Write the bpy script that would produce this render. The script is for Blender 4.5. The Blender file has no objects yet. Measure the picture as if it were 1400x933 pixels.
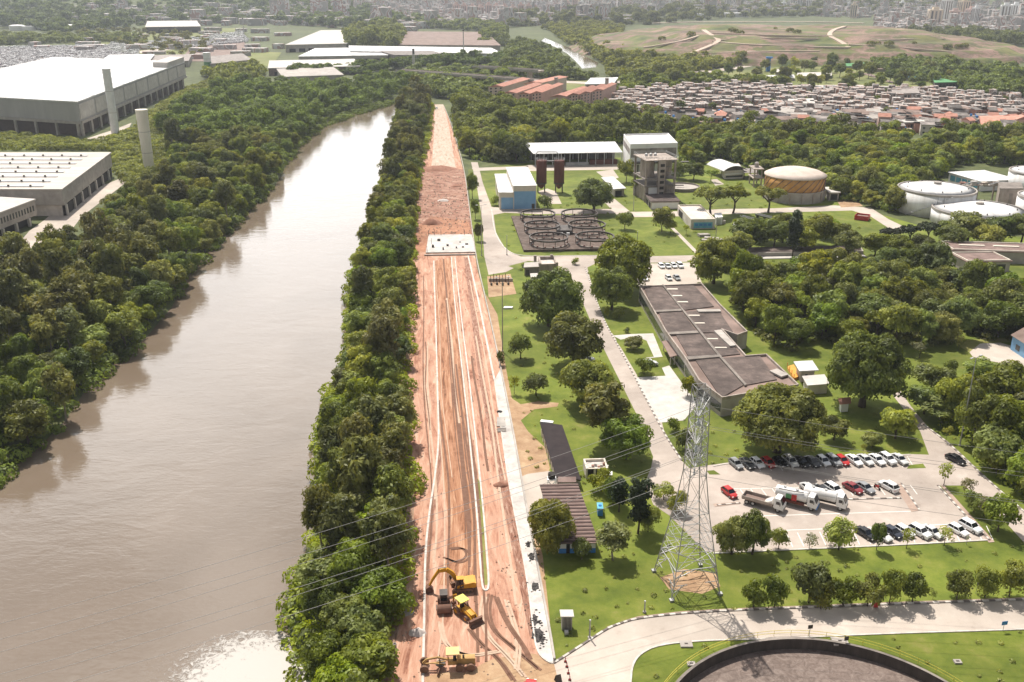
import bpy, math, random
import numpy as np
from mathutils import Vector, Matrix
from math import radians as R, sin, cos, tan, pi, atan2, hypot
random.seed(7); RNG = np.random.default_rng(7)
SC = bpy.context.scene; COL = SC.collection
# ---------------------------------------------------------------- camera geometry: turns a photo pixel into a point on the ground
F, CX, CY, PT, H = 1300.0, 700.0, 466.5, R(21.0), 97.0
def G(x, y, z=0.0):
    u = (x-CX)/F; v = (y-CY)/F
    dy = cos(PT)-v*sin(PT); dz = -sin(PT)-v*cos(PT)
    t = (z-H)/dz
    return Vector((u*t, dy*t, z))
def GS(pts, z=0.0): return [G(x, y, z) for x, y in pts]
def hgt(x, yb, yt, z=0.0):
    """height of an upright thing standing at pixel (x, yb) whose top shows at row yt"""
    D = G(x, yb, z).y; v = (yt-CY)/F
    return H + D*(-sin(PT)-v*cos(PT))/(cos(PT)-v*sin(PT)) - z
def scl(y): return F*(sin(PT)+(y-CY)/F*cos(PT))/H        # pixels per metre at ground row y
# ---------------------------------------------------------------- materials
def mat(name, cols, scale=0.3, rough=0.9, bump=0.0, coord='pos', stretch=(1, 1, 1), detail=6, pos=None, rnd=0.0,
        big=0.0, bigscale=0.02, metal=0.0, spec=0.25, objcol=False, bscale=None, nrough=0.6, dist=0.0):
    m = bpy.data.materials.new(name); m.use_nodes = True
    nt = m.node_tree; N = nt.nodes; L = nt.links
    b = N['Principled BSDF']
    b.inputs['Roughness'].default_value = rough; b.inputs['Metallic'].default_value = metal
    b.inputs['Specular IOR Level'].default_value = spec
    if isinstance(cols[0], (int, float)): cols = [cols]
    if coord == 'pos': src = N.new('ShaderNodeNewGeometry').outputs['Position']
    else: src = N.new('ShaderNodeTexCoord').outputs['UV' if coord == 'uv' else 'Object']
    mp = N.new('ShaderNodeMapping'); mp.inputs['Scale'].default_value = stretch
    L.new(src, mp.inputs['Vector'])
    no = N.new('ShaderNodeTexNoise'); no.inputs['Scale'].default_value = scale; no.inputs['Detail'].default_value = detail
    no.inputs['Roughness'].default_value = nrough; no.inputs['Distortion'].default_value = dist
    L.new(mp.outputs[0], no.inputs['Vector'])
    if objcol:
        oi = N.new('ShaderNodeObjectInfo'); col = oi.outputs['Color']
    elif len(cols) == 1:
        rg = N.new('ShaderNodeRGB'); rg.outputs[0].default_value = (*cols[0], 1); col = rg.outputs[0]
    else:
        cr = N.new('ShaderNodeValToRGB'); el = cr.color_ramp.elements
        n = len(cols); ps = pos or [0.3+0.4*i/(n-1) for i in range(n)]
        while len(el) < n: el.new(0.5)
        for i in range(n): el[i].position = ps[i]
        for i in range(n): el[i].color = (*cols[i], 1)
        L.new(no.outputs['Fac'], cr.inputs['Fac']); col = cr.outputs[0]
    def mul(col, fac, lo, hi):
        mr = N.new('ShaderNodeMapRange'); mr.inputs['To Min'].default_value = lo; mr.inputs['To Max'].default_value = hi
        L.new(fac, mr.inputs['Value'])
        mx = N.new('ShaderNodeVectorMath'); mx.operation = 'SCALE'
        L.new(col, mx.inputs[0]); L.new(mr.outputs[0], mx.inputs['Scale']); return mx.outputs[0], mr
    if big:
        n2 = N.new('ShaderNodeTexNoise'); n2.inputs['Scale'].default_value = bigscale; n2.inputs['Detail'].default_value = 4
        L.new(src, n2.inputs['Vector'])
        col, mr = mul(col, n2.outputs['Fac'], 1-big, 1+big); mr.inputs['From Min'].default_value = .3; mr.inputs['From Max'].default_value = .7
    if rnd:
        oi = N.new('ShaderNodeObjectInfo'); col, _ = mul(col, oi.outputs['Random'], 1-rnd, 1+rnd)
    L.new(col, b.inputs['Base Color'])
    if bump:
        bp = N.new('ShaderNodeBump'); bp.inputs['Strength'].default_value = min(1, bump); bp.inputs['Distance'].default_value = .3
        if bscale:
            n3 = N.new('ShaderNodeTexNoise'); n3.inputs['Scale'].default_value = bscale; n3.inputs['Detail'].default_value = 5
            L.new(mp.outputs[0], n3.inputs['Vector']); L.new(n3.outputs['Fac'], bp.inputs['Height'])
        else: L.new(no.outputs['Fac'], bp.inputs['Height'])
        L.new(bp.outputs[0], b.inputs['Normal'])
    return m
def leafmat(name, dark, light, trans=0.35, rnd=0.3, hue=0.03):
    m = bpy.data.materials.new(name); m.use_nodes = True
    nt = m.node_tree; N = nt.nodes; L = nt.links; N.remove(N['Principled BSDF'])
    out = N['Material Output']
    tc = N.new('ShaderNodeNewGeometry')
    no = N.new('ShaderNodeTexNoise'); no.inputs['Scale'].default_value = .45; no.inputs['Detail'].default_value = 5
    L.new(tc.outputs['Position'], no.inputs['Vector'])
    cr = N.new('ShaderNodeValToRGB'); e = cr.color_ramp.elements
    e[0].position = .32; e[0].color = (*dark, 1); e[1].position = .68; e[1].color = (*light, 1)
    L.new(no.outputs['Fac'], cr.inputs['Fac'])
    oi = N.new('ShaderNodeObjectInfo')
    hs = N.new('ShaderNodeHueSaturation')
    nb = N.new('ShaderNodeTexNoise'); nb.inputs['Scale'].default_value = .07; nb.inputs['Detail'].default_value = 2; L.new(tc.outputs['Position'], nb.inputs['Vector'])
    mb_ = N.new('ShaderNodeMapRange'); mb_.inputs['From Min'].default_value = .3; mb_.inputs['From Max'].default_value = .7; mb_.inputs['To Min'].default_value = .62; mb_.inputs['To Max'].default_value = 1.4; L.new(nb.outputs['Fac'], mb_.inputs['Value'])
    vs_ = N.new('ShaderNodeVectorMath'); vs_.operation = 'SCALE'; L.new(cr.outputs[0], vs_.inputs[0]); L.new(mb_.outputs[0], vs_.inputs['Scale'])
    def rng(sock, lo, hi, mulv):
        ma = N.new('ShaderNodeMath'); ma.operation = 'MULTIPLY'; ma.inputs[1].default_value = mulv; L.new(oi.outputs['Random'], ma.inputs[0])
        fr = N.new('ShaderNodeMath'); fr.operation = 'FRACT'; L.new(ma.outputs[0], fr.inputs[0])
        mr = N.new('ShaderNodeMapRange'); mr.inputs['To Min'].default_value = lo; mr.inputs['To Max'].default_value = hi
        L.new(fr.outputs[0], mr.inputs['Value']); L.new(mr.outputs[0], hs.inputs[sock])
    rng('Hue', .5-hue, .5+hue*.6, 1.0); rng('Value', 1-rnd, 1+rnd, 7.31); rng('Saturation', .82, 1.08, 13.7)
    L.new(vs_.outputs[0], hs.inputs['Color'])
    di = N.new('ShaderNodeBsdfDiffuse'); tr = N.new('ShaderNodeBsdfTranslucent'); gl = N.new('ShaderNodeBsdfGlossy'); gl.inputs['Roughness'].default_value = .5
    L.new(hs.outputs[0], di.inputs['Color'])
    yl = N.new('ShaderNodeMixRGB'); yl.blend_type = 'MULTIPLY'; yl.inputs[0].default_value = 1; yl.inputs[2].default_value = (1.5, 1.35, .6, 1)
    L.new(hs.outputs[0], yl.inputs[1]); L.new(yl.outputs[0], tr.inputs['Color'])
    mx = N.new('ShaderNodeMixShader'); mx.inputs[0].default_value = trans
    L.new(di.outputs[0], mx.inputs[1]); L.new(tr.outputs[0], mx.inputs[2])
    m2 = N.new('ShaderNodeMixShader'); m2.inputs[0].default_value = .02
    L.new(mx.outputs[0], m2.inputs[1]); L.new(gl.outputs[0], m2.inputs[2])
    L.new(m2.outputs[0], out.inputs['Surface'])
    return m
M = {}; HAZE = 0.00008; EXPO = 0.35; CLOUD = 42.0
def mm(key, *a, **k): M[key] = mat(key, *a, **k); return M[key]
mm('concrete', [(.30, .27, .24), (.44, .40, .36)], .35, big=.12, bigscale=.05, bump=.1)
mm('concrete_dark', [(.14, .12, .105), (.27, .235, .205)], .5, nrough=.7, big=.25, bigscale=.12)
mm('concrete_worn', [(.20, .165, .14), (.34, .285, .245), (.44, .38, .33)], .45, nrough=.7, big=.2, bigscale=.15, stretch=(1, 1, .3))
mm('concrete_pale', [(.42, .39, .355), (.55, .52, .48)], .4, big=.1, bigscale=.09)
mm('white_paint', [(.66, .65, .63), (.80, .79, .77)], .25, rough=.6, big=.05)
mm('white_roof', [(.40, .39, .375), (.56, .55, .535), (.70, .69, .675)], .30, rough=.6, big=.1, bigscale=.05, stretch=(1, .06, 1), nrough=.7)
mm('roof_beige', [(.33, .29, .25), (.46, .415, .365), (.54, .49, .44)], .30, rough=.7, big=.1, bigscale=.05, stretch=(.08, 1, 1), nrough=.7)
mm('tank_white', [(.50, .475, .44), (.68, .66, .635), (.76, .75, .735)], .5, rough=.6, stretch=(1, 1, .08), nrough=.65, pos=[.25, .42, .6], big=.06)
mm('basin_deck', [(.055, .036, .028), (.105, .075, .06), (.19, .15, .125)], .5, nrough=.75, detail=8, big=.2, bigscale=.1)
mm('cream', [(.56, .50, .41), (.68, .62, .53)], .4, big=.08)
mm('blue_paint', [(.17, .34, .55), (.24, .42, .62)], .2, big=.08, bigscale=.1)
mm('blue_deep', [(.05, .19, .48), (.08, .25, .55)], .6)
mm('blue_teal', [(.10, .34, .47), (.18, .45, .56)], .6, stretch=(1, 1, .3))
mm('rust_brown', [(.085, .028, .02), (.17, .06, .042)], .5, rough=.7, stretch=(1, 1, .25))
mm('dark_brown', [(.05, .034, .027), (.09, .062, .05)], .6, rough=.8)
mm('roof_dark', [(.06, .046, .040), (.105, .08, .07), (.17, .13, .112)], .35, big=.3, detail=8, bigscale=.08, nrough=.7)
mm('roof_black', [(.020, .014, .015), (.036, .026, .026)], .4, big=.15, bigscale=.1)
mm('roof_brown', [(.155, .105, .09), (.245, .175, .152)], .4, big=.12, bigscale=.2, coord='obj')
mm('roof_ridge', [(.07, .045, .04), (.12, .08, .07)], .6)
mm('roof_warm', [(.15, .105, .085), (.27, .195, .165)], .15, big=.15, bigscale=.08)
mm('roof_grey', [(.125, .11, .10), (.25, .22, .20)], .3, rnd=.55, big=.15, bigscale=.15)
mm('roof_tile', [(.36, .16, .115), (.50, .26, .195)], .35, rnd=.2, big=.1)
mm('brick', [(.27, .135, .095), (.40, .22, .165)], .5, rnd=.3)
mm('render_wall', [(.40, .35, .31), (.58, .53, .49)], .3, rnd=.4, big=.1)
mm('salmon', [(.48, .32, .26), (.58, .41, .345)], .3, rnd=.1)
mm('apartment_cream', [(.52, .43, .34), (.60, .51, .42)], .3, rnd=.1)
mm('dark_window', [(.02, .024, .03), (.05, .055, .06)], .8, rough=.2, spec=.5)
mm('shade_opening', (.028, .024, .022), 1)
mm('steel', [(.36, .36, .36), (.52, .52, .51)], .6, rough=.55, metal=.35)
mm('steel_dark', [(.05, .042, .037), (.10, .085, .075)], .5, rough=.6, metal=.2)
mm('galvanised', [(.27, .27, .268), (.42, .418, .41)], .9, rough=.5, metal=.5)
mm('yellow_machine', [(.50, .235, .015), (.64, .33, .03)], .9, rough=.5, coord='obj', big=.15, bigscale=.6)
mm('yellow_dusty', [(.36, .21, .075), (.50, .32, .13)], .9, rough=.7, coord='obj', big=.2, bigscale=.6)
mm('yellow_canopy', [(.66, .60, .13), (.74, .68, .20)], .9, coord='obj')
mm('tan_canopy', [(.60, .43, .19), (.68, .51, .25)], .9, coord='obj')
mm('yellow_rail', (.55, .45, .08), 1)
mm('tank_yellow', [(.50, .255, .08), (.62, .35, .13)], .4, big=.12, bigscale=.12, stretch=(1, 1, .3))
mm('tank_top', [(.50, .41, .34), (.62, .53, .46)], .3, big=.1)
mm('rubber', [(.02, .018, .017), (.045, .038, .034)], .9, rough=.9, coord='obj')
mm('dusty_tyre', [(.13, .075, .05), (.22, .13, .09)], .9, coord='obj')
mm('car_paint', (.5, .5, .5), 1, rough=.25, spec=.5, objcol=True)
mm('glass_dark', (.012, .014, .018), 1, rough=.08, spec=.6)
mm('lamp_white', (.8, .8, .78), 1, rough=.2)
mm('lamp_red', (.45, .02, .02), 1, rough=.3)
mm('red_paint', [(.42, .03, .025), (.50, .05, .04)], .9, rough=.5)
mm('green_paint', [(.08, .22, .09), (.12, .30, .13)], .9)
mm('brown_bucket', [(.12, .065, .045), (.22, .12, .085)], .9, coord='obj')
mm('bark', [(.06, .045, .033), (.13, .10, .075)], 1.5, coord='obj', stretch=(1, 1, .2))
mm('bark_pale', [(.20, .17, .13), (.32, .28, .22)], 1.5, coord='obj', stretch=(1, 1, .2))
mm('basin_wall_dark', [(.05, .04, .034), (.10, .082, .07)], .8, stretch=(1, 1, .2), nrough=.7)  # very dark concrete tone with upright streaks, for the basin's inner wall
mm('sludge', [(.085, .06, .048), (.16, .12, .10), (.25, .20, .17)], .8, nrough=.75, detail=8, bump=.3, dist=1.5, big=.12, bigscale=.2, rough=.7)
mm('black_rubble', [(.03, .028, .027), (.09, .08, .075)], 2)
mm('orange_paint', [(.60, .27, .05), (.68, .33, .08)], 1)
mm('wire', (.24, .23, .22), 1, rough=.5, metal=.3)
mm('insulator', (.22, .25, .25), 1, rough=.2)
mm('dirt_heap', [(.22, .10, .065), (.36, .19, .13)], .6, bump=.4, nrough=.7)
mm('rubble_pale', [(.42, .36, .32), (.62, .57, .53)], 1.2)
M['leaf_dark'] = leafmat('leaf_dark', (.058, .084, .012), (.210, .258, .038), .36)
M['leaf_mid'] = leafmat('leaf_mid', (.088, .118, .013), (.29, .33, .044), .36)
M['leaf_light'] = leafmat('leaf_light', (.108, .150, .015), (.275, .330, .042), .36)
M['leaf_olive'] = leafmat('leaf_olive', (.076, .092, .020), (.215, .225, .056), .32)
M['leaf_pale'] = leafmat('leaf_pale', (.11, .12, .055), (.25, .245, .13), .35)
M['leaf_conifer'] = leafmat('leaf_conifer', (.016, .028, .010), (.045, .062, .02), .2, .15)
M['leaf_yellow'] = leafmat('leaf_yellow', (.30, .22, .02), (.45, .33, .03), .3)
# ---------------------------------------------------------------- mesh builder
class MB:
    def __init__(s): s.v = []; s.f = []
    def add(s, vs, fs):
        o = len(s.v); s.v += [tuple(p) for p in vs]; s.f += [tuple(i+o for i in q) for q in fs]; return s
    def box(s, x0, x1, y0, y1, z0, z1):
        return s.add([(x0, y0, z0), (x1, y0, z0), (x1, y1, z0), (x0, y1, z0), (x0, y0, z1), (x1, y0, z1), (x1, y1, z1), (x0, y1, z1)],
                     [(3, 2, 1, 0), (4, 5, 6, 7), (0, 1, 5, 4), (1, 2, 6, 5), (2, 3, 7, 6), (3, 0, 4, 7)])
    def hexa(s, b, t):
        return s.add(list(b)+list(t), [(3, 2, 1, 0), (4, 5, 6, 7), (0, 1, 5, 4), (1, 2, 6, 5), (2, 3, 7, 6), (3, 0, 4, 7)])
    def prism(s, pts, z0, z1):
        a = sum(pts[i-1][0]*pts[i][1]-pts[i][0]*pts[i-1][1] for i in range(len(pts)))
        if a < 0: pts = pts[::-1]
        n = len(pts)
        return s.add([(p[0], p[1], z0) for p in pts]+[(p[0], p[1], z1) for p in pts],
                     [tuple(range(n-1, -1, -1)), tuple(range(n, 2*n))]+[(i, (i+1) % n, n+(i+1) % n, n+i) for i in range(n)])
    def xprism(s, pts, y0, y1):          # profile in x,z swept along y
        n = len(pts)
        return s.add([(p[0], y0, p[1]) for p in pts]+[(p[0], y1, p[1]) for p in pts],
                     [tuple(range(n)), tuple(range(2*n-1, n-1, -1))]+[(i, n+i, n+(i+1) % n, (i+1) % n) for i in range(n)])
    def quad(s, a, b, c, d): return s.add([a, b, c, d], [(0, 1, 2, 3)])
    def tube(s, p0, p1, r0, r1=None, n=6, cap=True):
        r1 = r0 if r1 is None else r1
        p0 = Vector(p0); p1 = Vector(p1); d = p1-p0
        if d.length < 1e-6: return s
        d.normalize(); a = d.orthogonal().normalized(); b = d.cross(a)
        vs = [p0+(a*cos(2*pi*i/n)+b*sin(2*pi*i/n))*r0 for i in range(n)]+[p1+(a*cos(2*pi*i/n)+b*sin(2*pi*i/n))*r1 for i in range(n)]
        fs = [(i, (i+1) % n, n+(i+1) % n, n+i) for i in range(n)]
        if cap: fs += [tuple(range(n-1, -1, -1)), tuple(range(n, 2*n))]
        return s.add(vs, fs)
    def path(s, pts, r, n=5):
        for a, b in zip(pts[:-1], pts[1:]): s.tube(a, b, r, r, n)
        return s
    def lathe(s, prof, n=32, c=(0, 0), cap=True):
        vs = []; fs = []; k = len(prof)
        for r, z in prof:
            for i in range(n): vs.append((c[0]+r*cos(2*pi*i/n), c[1]+r*sin(2*pi*i/n), z))
        for j in range(k-1):
            for i in range(n): fs.append((j*n+i, j*n+(i+1) % n, (j+1)*n+(i+1) % n, (j+1)*n+i))
        if cap: fs += [tuple(range(n-1, -1, -1)), tuple(range((k-1)*n, k*n))]
        return s.add(vs, fs)
    def beam(s, p0, p1, w, h):           # bar of width w and height h lying along p0-p1 (bottom on the points)
        p0 = Vector(p0); p1 = Vector(p1); d = (p1-p0); d.z = 0
        if d.length < 1e-6: return s
        q = Vector((-d.y, d.x, 0)).normalized()*w/2; u = Vector((0, 0, h))
        return s.hexa([p0-q, p1-q, p1+q, p0+q], [p0-q+u, p1-q+u, p1+q+u, p0+q+u])
    def strip(s, pts, w, h):             # continuous kerb along a polyline
        n = len(pts); L = []; Rr = []
        for i in range(n):
            d = Vector(pts[min(i+1, n-1)])-Vector(pts[max(i-1, 0)]); d.z = 0; d.normalize()
            q = Vector((-d.y, d.x, 0))*w/2; L.append(Vector(pts[i])+q); Rr.append(Vector(pts[i])-q)
        u = Vector((0, 0, h)); o = []
        for i in range(n): o += [L[i], Rr[i], L[i]+u, Rr[i]+u]
        fs = [(0, 1, 3, 2)]+[((n-1)*4+1, (n-1)*4, (n-1)*4+2, (n-1)*4+3)]
        for i in range(n-1):
            a, b = i*4, i*4+4
            fs += [(a+2, a+3, b+3, b+2), (a, a+2, b+2, b), (a+1, b+1, b+3, a+3)]
        return s.add(o, fs)
    def build(s, name, m, parent=None, loc=None, smooth=False):
        me = bpy.data.meshes.new(name); me.from_pydata(s.v, [], s.f); me.update()
        ms = m if isinstance(m, (list, tuple)) else [m]
        for x in ms: me.materials.append(M[x] if isinstance(x, str) else x)
        if smooth: me.shade_smooth()
        o = bpy.data.objects.new(name, me); COL.objects.link(o)
        if parent is not None: o.parent = parent
        if loc is not None: o.location = loc
        return o
def tag(o, label=None, cat=None, group=None, kind=None):
    if label: o['label'] = label
    if cat: o['category'] = cat
    if group: o['group'] = group
    if kind: o['kind'] = kind
    return o
def empty(name, loc, rz=0.0, label=None, cat=None, group=None):
    o = bpy.data.objects.new(name, None); COL.objects.link(o)
    o.location = loc; o.rotation_euler = (0, 0, rz); o.empty_display_size = .5
    return tag(o, label, cat, group)
KIDS = {}
def kids(o): return [c for c in COL.objects if c.parent == o] if o not in KIDS else KIDS[o]
def dup(o, loc, rz=0.0, scale=1.0, label=None, group=None, color=None, ch=None):
    def cp(x, par):
        c = x.copy(); COL.objects.link(c); c.parent = par
        if color and any(sl.material == M['car_paint'] for sl in c.material_slots): c.color = (*color, 1)
        for y in tree_of.get(x.name, ()): cp(y, c)
        return c
    r = o.copy(); COL.objects.link(r); r.location = loc; r.rotation_euler = (0, 0, rz)
    r.scale = scale if isinstance(scale, (tuple, list)) else (scale,)*3
    if label: r['label'] = label
    if group: r['group'] = group
    for y in tree_of.get(o.name, ()): cp(y, r)
    return r
tree_of = {}
def freeze(root):
    """remember the children below a prototype so that copies need no search"""
    for c in root.children:
        tree_of.setdefault(root.name, []).append(c); freeze(c)
def inpoly(P, X, Y):
    P = [(p[0], p[1]) for p in P]; c = np.zeros(np.shape(X), bool); n = len(P)
    for i in range(n):
        x1, y1 = P[i]; x2, y2 = P[i-1]
        with np.errstate(divide='ignore', invalid='ignore'):
            c ^= ((y1 > Y) != (y2 > Y)) & (X < (x2-x1)*(Y-y1)/(y2-y1+1e-12)+x1)
    return c
def pdist(P, X, Y, closed=True):
    P = [(p[0], p[1]) for p in P]; d = np.full(np.shape(X), 1e9); n = len(P)
    for i in range(0 if closed else 1, n):
        x1, y1 = P[i-1]; x2, y2 = P[i]; dx, dy = x2-x1, y2-y1
        t = np.clip(((X-x1)*dx+(Y-y1)*dy)/(dx*dx+dy*dy+1e-9), 0, 1)
        d = np.minimum(d, np.hypot(X-x1-t*dx, Y-y1-t*dy))
    return d
def smooth(pts, it=2):
    """Chaikin corner cutting of an open line"""
    for _ in range(it):
        q = [pts[0]]
        for a, b in zip(pts[:-1], pts[1:]):
            q += [tuple(a[i]*.75+b[i]*.25 for i in range(len(a))), tuple(a[i]*.25+b[i]*.75 for i in range(len(a)))]
        q.append(pts[-1]); pts = q
    return pts
SHEETS = {}
def sheet(name, pts_px, z, m, kind='structure', world=False, holes=()):
    P = [Vector((p[0], p[1], z)) for p in pts_px] if world else GS(pts_px, z)
    a = sum(P[i-1].x*P[i].y-P[i].x*P[i-1].y for i in range(len(P)))
    if a < 0: P = P[::-1]
    from mathutils.geometry import tessellate_polygon
    ho = [[Vector(q) for q in h] for h in holes]
    SHEETS.setdefault(name, []).append([(p.x, p.y) for p in P])
    tr = tessellate_polygon([P]+ho); mb = MB()
    mb.add(P+[q for h in ho for q in h], [tuple(t) for t in tr])
    o = mb.build(name, m); me = o.data
    if me.polygons and sum(p.normal.z for p in me.polygons) < 0: me.flip_normals()
    return tag(o, kind=kind)
def ribbon(name, left_px, right_px, z, m, n=60, kind='structure', zl=None):
    """strip between two pixel lines, with u across and v along (metres) for streaked materials"""
    def res(pts):
        P = [G(x, y, z) for x, y in pts]; d = [0]
        for a, b in zip(P[:-1], P[1:]): d.append(d[-1]+(b-a).length)
        out = []
        for k in range(n+1):
            t = d[-1]*k/n; i = max(j for j in range(len(d)) if d[j] <= t+1e-6); i = min(i, len(P)-2)
            f = (t-d[i])/(d[i+1]-d[i]+1e-9); out.append(P[i].lerp(P[i+1], f))
        return out, d[-1]
    Lp, ll = res(left_px); Rp, _ = res(right_px)
    mb = MB(); mb.v = [tuple(p) for ab in zip(Lp, Rp) for p in ab]
    mb.f = [(2*i, 2*i+1, 2*i+3, 2*i+2) for i in range(n)]
    o = mb.build(name, m); me = o.data
    uv = me.uv_layers.new(name='UVMap')
    for lo in me.loops:
        i = lo.vertex_index; uv.data[lo.index].uv = (i % 2, (i//2)/n*ll)
    if sum(p.normal.z for p in me.polygons) < 0: me.flip_normals()
    return tag(o, kind=kind)
# ================================================================ GROUND, RIVER, ROADS
mm('scrub', [(.040, .052, .018), (.075, .09, .03), (.12, .125, .05)], .12, big=.25, bigscale=.012, nrough=.7, detail=8)
mm('lawn', [(.068, .096, .012), (.108, .138, .016), (.145, .168, .024), (.22, .195, .06)], .16, pos=[.28, .45, .58, .74], big=.28, bigscale=.035, nrough=.7, detail=8, bump=.15, bscale=1.8)
mm('lawn_dry', [(.14, .145, .03), (.19, .19, .05), (.27, .23, .09)], .2, big=.15, bigscale=.05, nrough=.7, detail=8)
mm('field', [(.09, .115, .03), (.15, .165, .045), (.20, .185, .075)], .03, big=.2, bigscale=.01, nrough=.7, detail=8)
mm('asphalt', [(.26, .212, .178), (.37, .312, .268), (.405, .345, .298), (.46, .395, .345)], .22, pos=[.28, .40, .56, .70], big=.2, bigscale=.05, nrough=.7, detail=8)
mm('road_concrete', [(.33, .275, .228), (.42, .36, .305), (.45, .39, .332), (.51, .45, .39)], .22, pos=[.28, .40, .56, .70], big=.16, bigscale=.05, nrough=.7, detail=8)
mm('road_grey', [(.36, .32, .285), (.45, .405, .365)], .3, big=.12, bigscale=.06, nrough=.7, detail=8)
mm('paving', [(.30, .21, .165), (.42, .32, .26)], .5, big=.15, bigscale=.1, nrough=.7)
mm('paint_line', [(.66, .63, .58), (.80, .77, .72)], .8)
mm('kerb_white', [(.36, .32, .28), (.52, .48, .43), (.66, .62, .57)], .5, nrough=.75)
mm('kerb_dark', [(.12, .10, .09), (.2, .17, .15)], 1)
mm('bare_earth', [(0.240, 0.142, 0.080), (0.350, 0.225, 0.130), (0.460, 0.333, 0.206)], .25, big=.15, bigscale=.06, nrough=.75, detail=8, bump=.3)
mm('red_earth', [(0.200, 0.083, 0.046), (0.310, 0.147, 0.084), (0.420, 0.235, 0.143)], .3, big=.2, bigscale=.07, nrough=.75, detail=8, bump=.5)
def streaks(name, cols, su, sv, pos=None, patch=None):
    """earth ploughed by wheels: tracks run along v"""
    m = mat(name, cols, 1.0, coord='uv', stretch=(su, sv*2.2, 1), nrough=.74, detail=11, bump=.6, pos=pos, dist=.7)
    N = m.node_tree.nodes; L = m.node_tree.links; b = N['Principled BSDF']
    src = b.inputs['Base Color'].links[0].from_socket
    ge = N.new('ShaderNodeNewGeometry'); n2 = N.new('ShaderNodeTexNoise'); n2.inputs['Scale'].default_value = .2; n2.inputs['Detail'].default_value = 9; n2.inputs['Roughness'].default_value = .75
    L.new(ge.outputs['Position'], n2.inputs['Vector'])
    cr = N.new('ShaderNodeValToRGB'); e = cr.color_ramp.elements; e[0].position = .45; e[1].position = .62; e[0].color = (0, 0, 0, 1); e[1].color = (1, 1, 1, 1)
    L.new(n2.outputs['Fac'], cr.inputs['Fac'])
    mx = N.new('ShaderNodeMixRGB'); mx.inputs[2].default_value = (*(patch or (.50, .33, .23)), 1)
    ml = N.new('ShaderNodeMath'); ml.operation = 'MULTIPLY'; ml.inputs[1].default_value = .75
    L.new(cr.outputs[0], ml.inputs[0]); L.new(ml.outputs[0], mx.inputs[0]); L.new(src, mx.inputs[1]); L.new(mx.outputs[0], b.inputs['Base Color'])
    M[name] = m
streaks('tracks_orange', [(.14, .058, .030), (.29, .132, .068), (.385, .198, .112), (.50, .31, .20)], 7, .03, [.39, .465, .535, .61], (.39, .20, .118))
streaks('tracks_salmon', [(.20, .082, .05), (.38, .19, .122), (.46, .262, .178), (.56, .385, .285)], 12, .03, [.38, .465, .535, .62], (.455, .27, .188))
streaks('tracks_margin', [(0.141, 0.083, 0.050), (0.254, 0.157, 0.100), (0.348, 0.230, 0.159), (0.470, 0.337, 0.249)], 5, .12, [.36, .46, .55, .66], (0.376, 0.249, 0.178))
streaks('tracks_red', [(.12, .05, .032), (.225, .102, .066), (.33, .185, .13), (.52, .39, .31)], 4, .16, [.37, .47, .56, .66], (.34, .20, .14))
streaks('tracks_pale', [(.30, .215, .155), (.42, .325, .25), (.50, .405, .325), (.56, .47, .39)], 6, .05, [.38, .46, .54, .64], (.44, .34, .26))

WL = -3.0
river_left_px = [(-260, 780), (-90, 705), (0, 655), (50, 615), (90, 575), (118, 532), (152, 500), (200, 462), (235, 420), (262, 372), (300, 327), (340, 287), (375, 256), (392, 226), (418, 191), (452, 164), (500, 147), (536, 137), (566, 127)]
river_right_px = [(566, 131), (548, 142), (541, 170), (534, 205), (522, 245), (508, 300), (492, 342), (476, 385), (474, 450), (462, 505), (438, 560), (428, 605), (432, 660), (434, 715), (412, 770), (392, 810), (392, 860), (412, 915), (450, 960), (520, 1060)]
RIV_L = GS(river_left_px, WL); RIV_R = GS(river_right_px, WL)
RIVER = RIV_L+RIV_R+[Vector((-20, 30, WL)), Vector((-200, 30, WL))]
# far reach of the river beyond the bridge
river2_px = [(745, 52), (764, 60), (780, 66), (798, 76), (818, 86), (815, 92), (796, 94), (788, 85), (776, 74), (758, 64), (740, 56)]
def axis(a0, a1, step, g0, g1, grow=1.18):
    fine = list(np.arange(a0, a1+.1, step)); s = step; x = a0; lo = []
    while x > g0: s *= grow; x -= s; lo.append(x)
    s = step; x = a1; hi = []
    while x < g1: s *= grow; x += s; hi.append(x)
    return np.array(lo[::-1]+fine+hi)
XS = axis(-230, 74, 3.0, -4500, 4500); YS = axis(20, 800, 4.0, -60, 7000)
TX, TY = np.meshgrid(XS, YS)
ins = inpoly(RIVER, TX, TY); dr = pdist(RIVER, TX, TY)
TZ = np.where(ins, np.clip(WL-dr*.6, -6, WL), np.clip(WL+dr*.55, WL, 0))
TZ[(TY > 830)] = 0
def bump2(cx, cy, rx, ry, h, X=TX, Y=TY): return h*np.exp(-((X-cx)/rx)**2-((Y-cy)/ry)**2)
HILLS = [(-1250, 2900, 520, 380, 95), (-700, 3100, 420, 330, 85), (-1700, 2300, 420, 300, 45), (-250, 3500, 380, 300, 70), (1000, 3600, 500, 300, 85), (1900, 3300, 500, 400, 90), (2300, 2600, 400, 300, 60)]
def far_z(X, Y):
    z = 0
    for c in HILLS: z = z+bump2(*c, X=X, Y=Y)
    return z
TZ = TZ+np.where(TY > 1300, far_z(TX, TY), 0)*np.clip((TY-1300)/500, 0, 1)
nx, ny = len(XS), len(YS)
mb = MB(); mb.v = list(zip(TX.ravel().tolist(), TY.ravel().tolist(), TZ.ravel().tolist()))
pc = Vector((43.9, 97.3, 0)); RC = 24.4
PIT = np.hypot(TX-pc.x, TY-pc.y) < RC+.2
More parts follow.
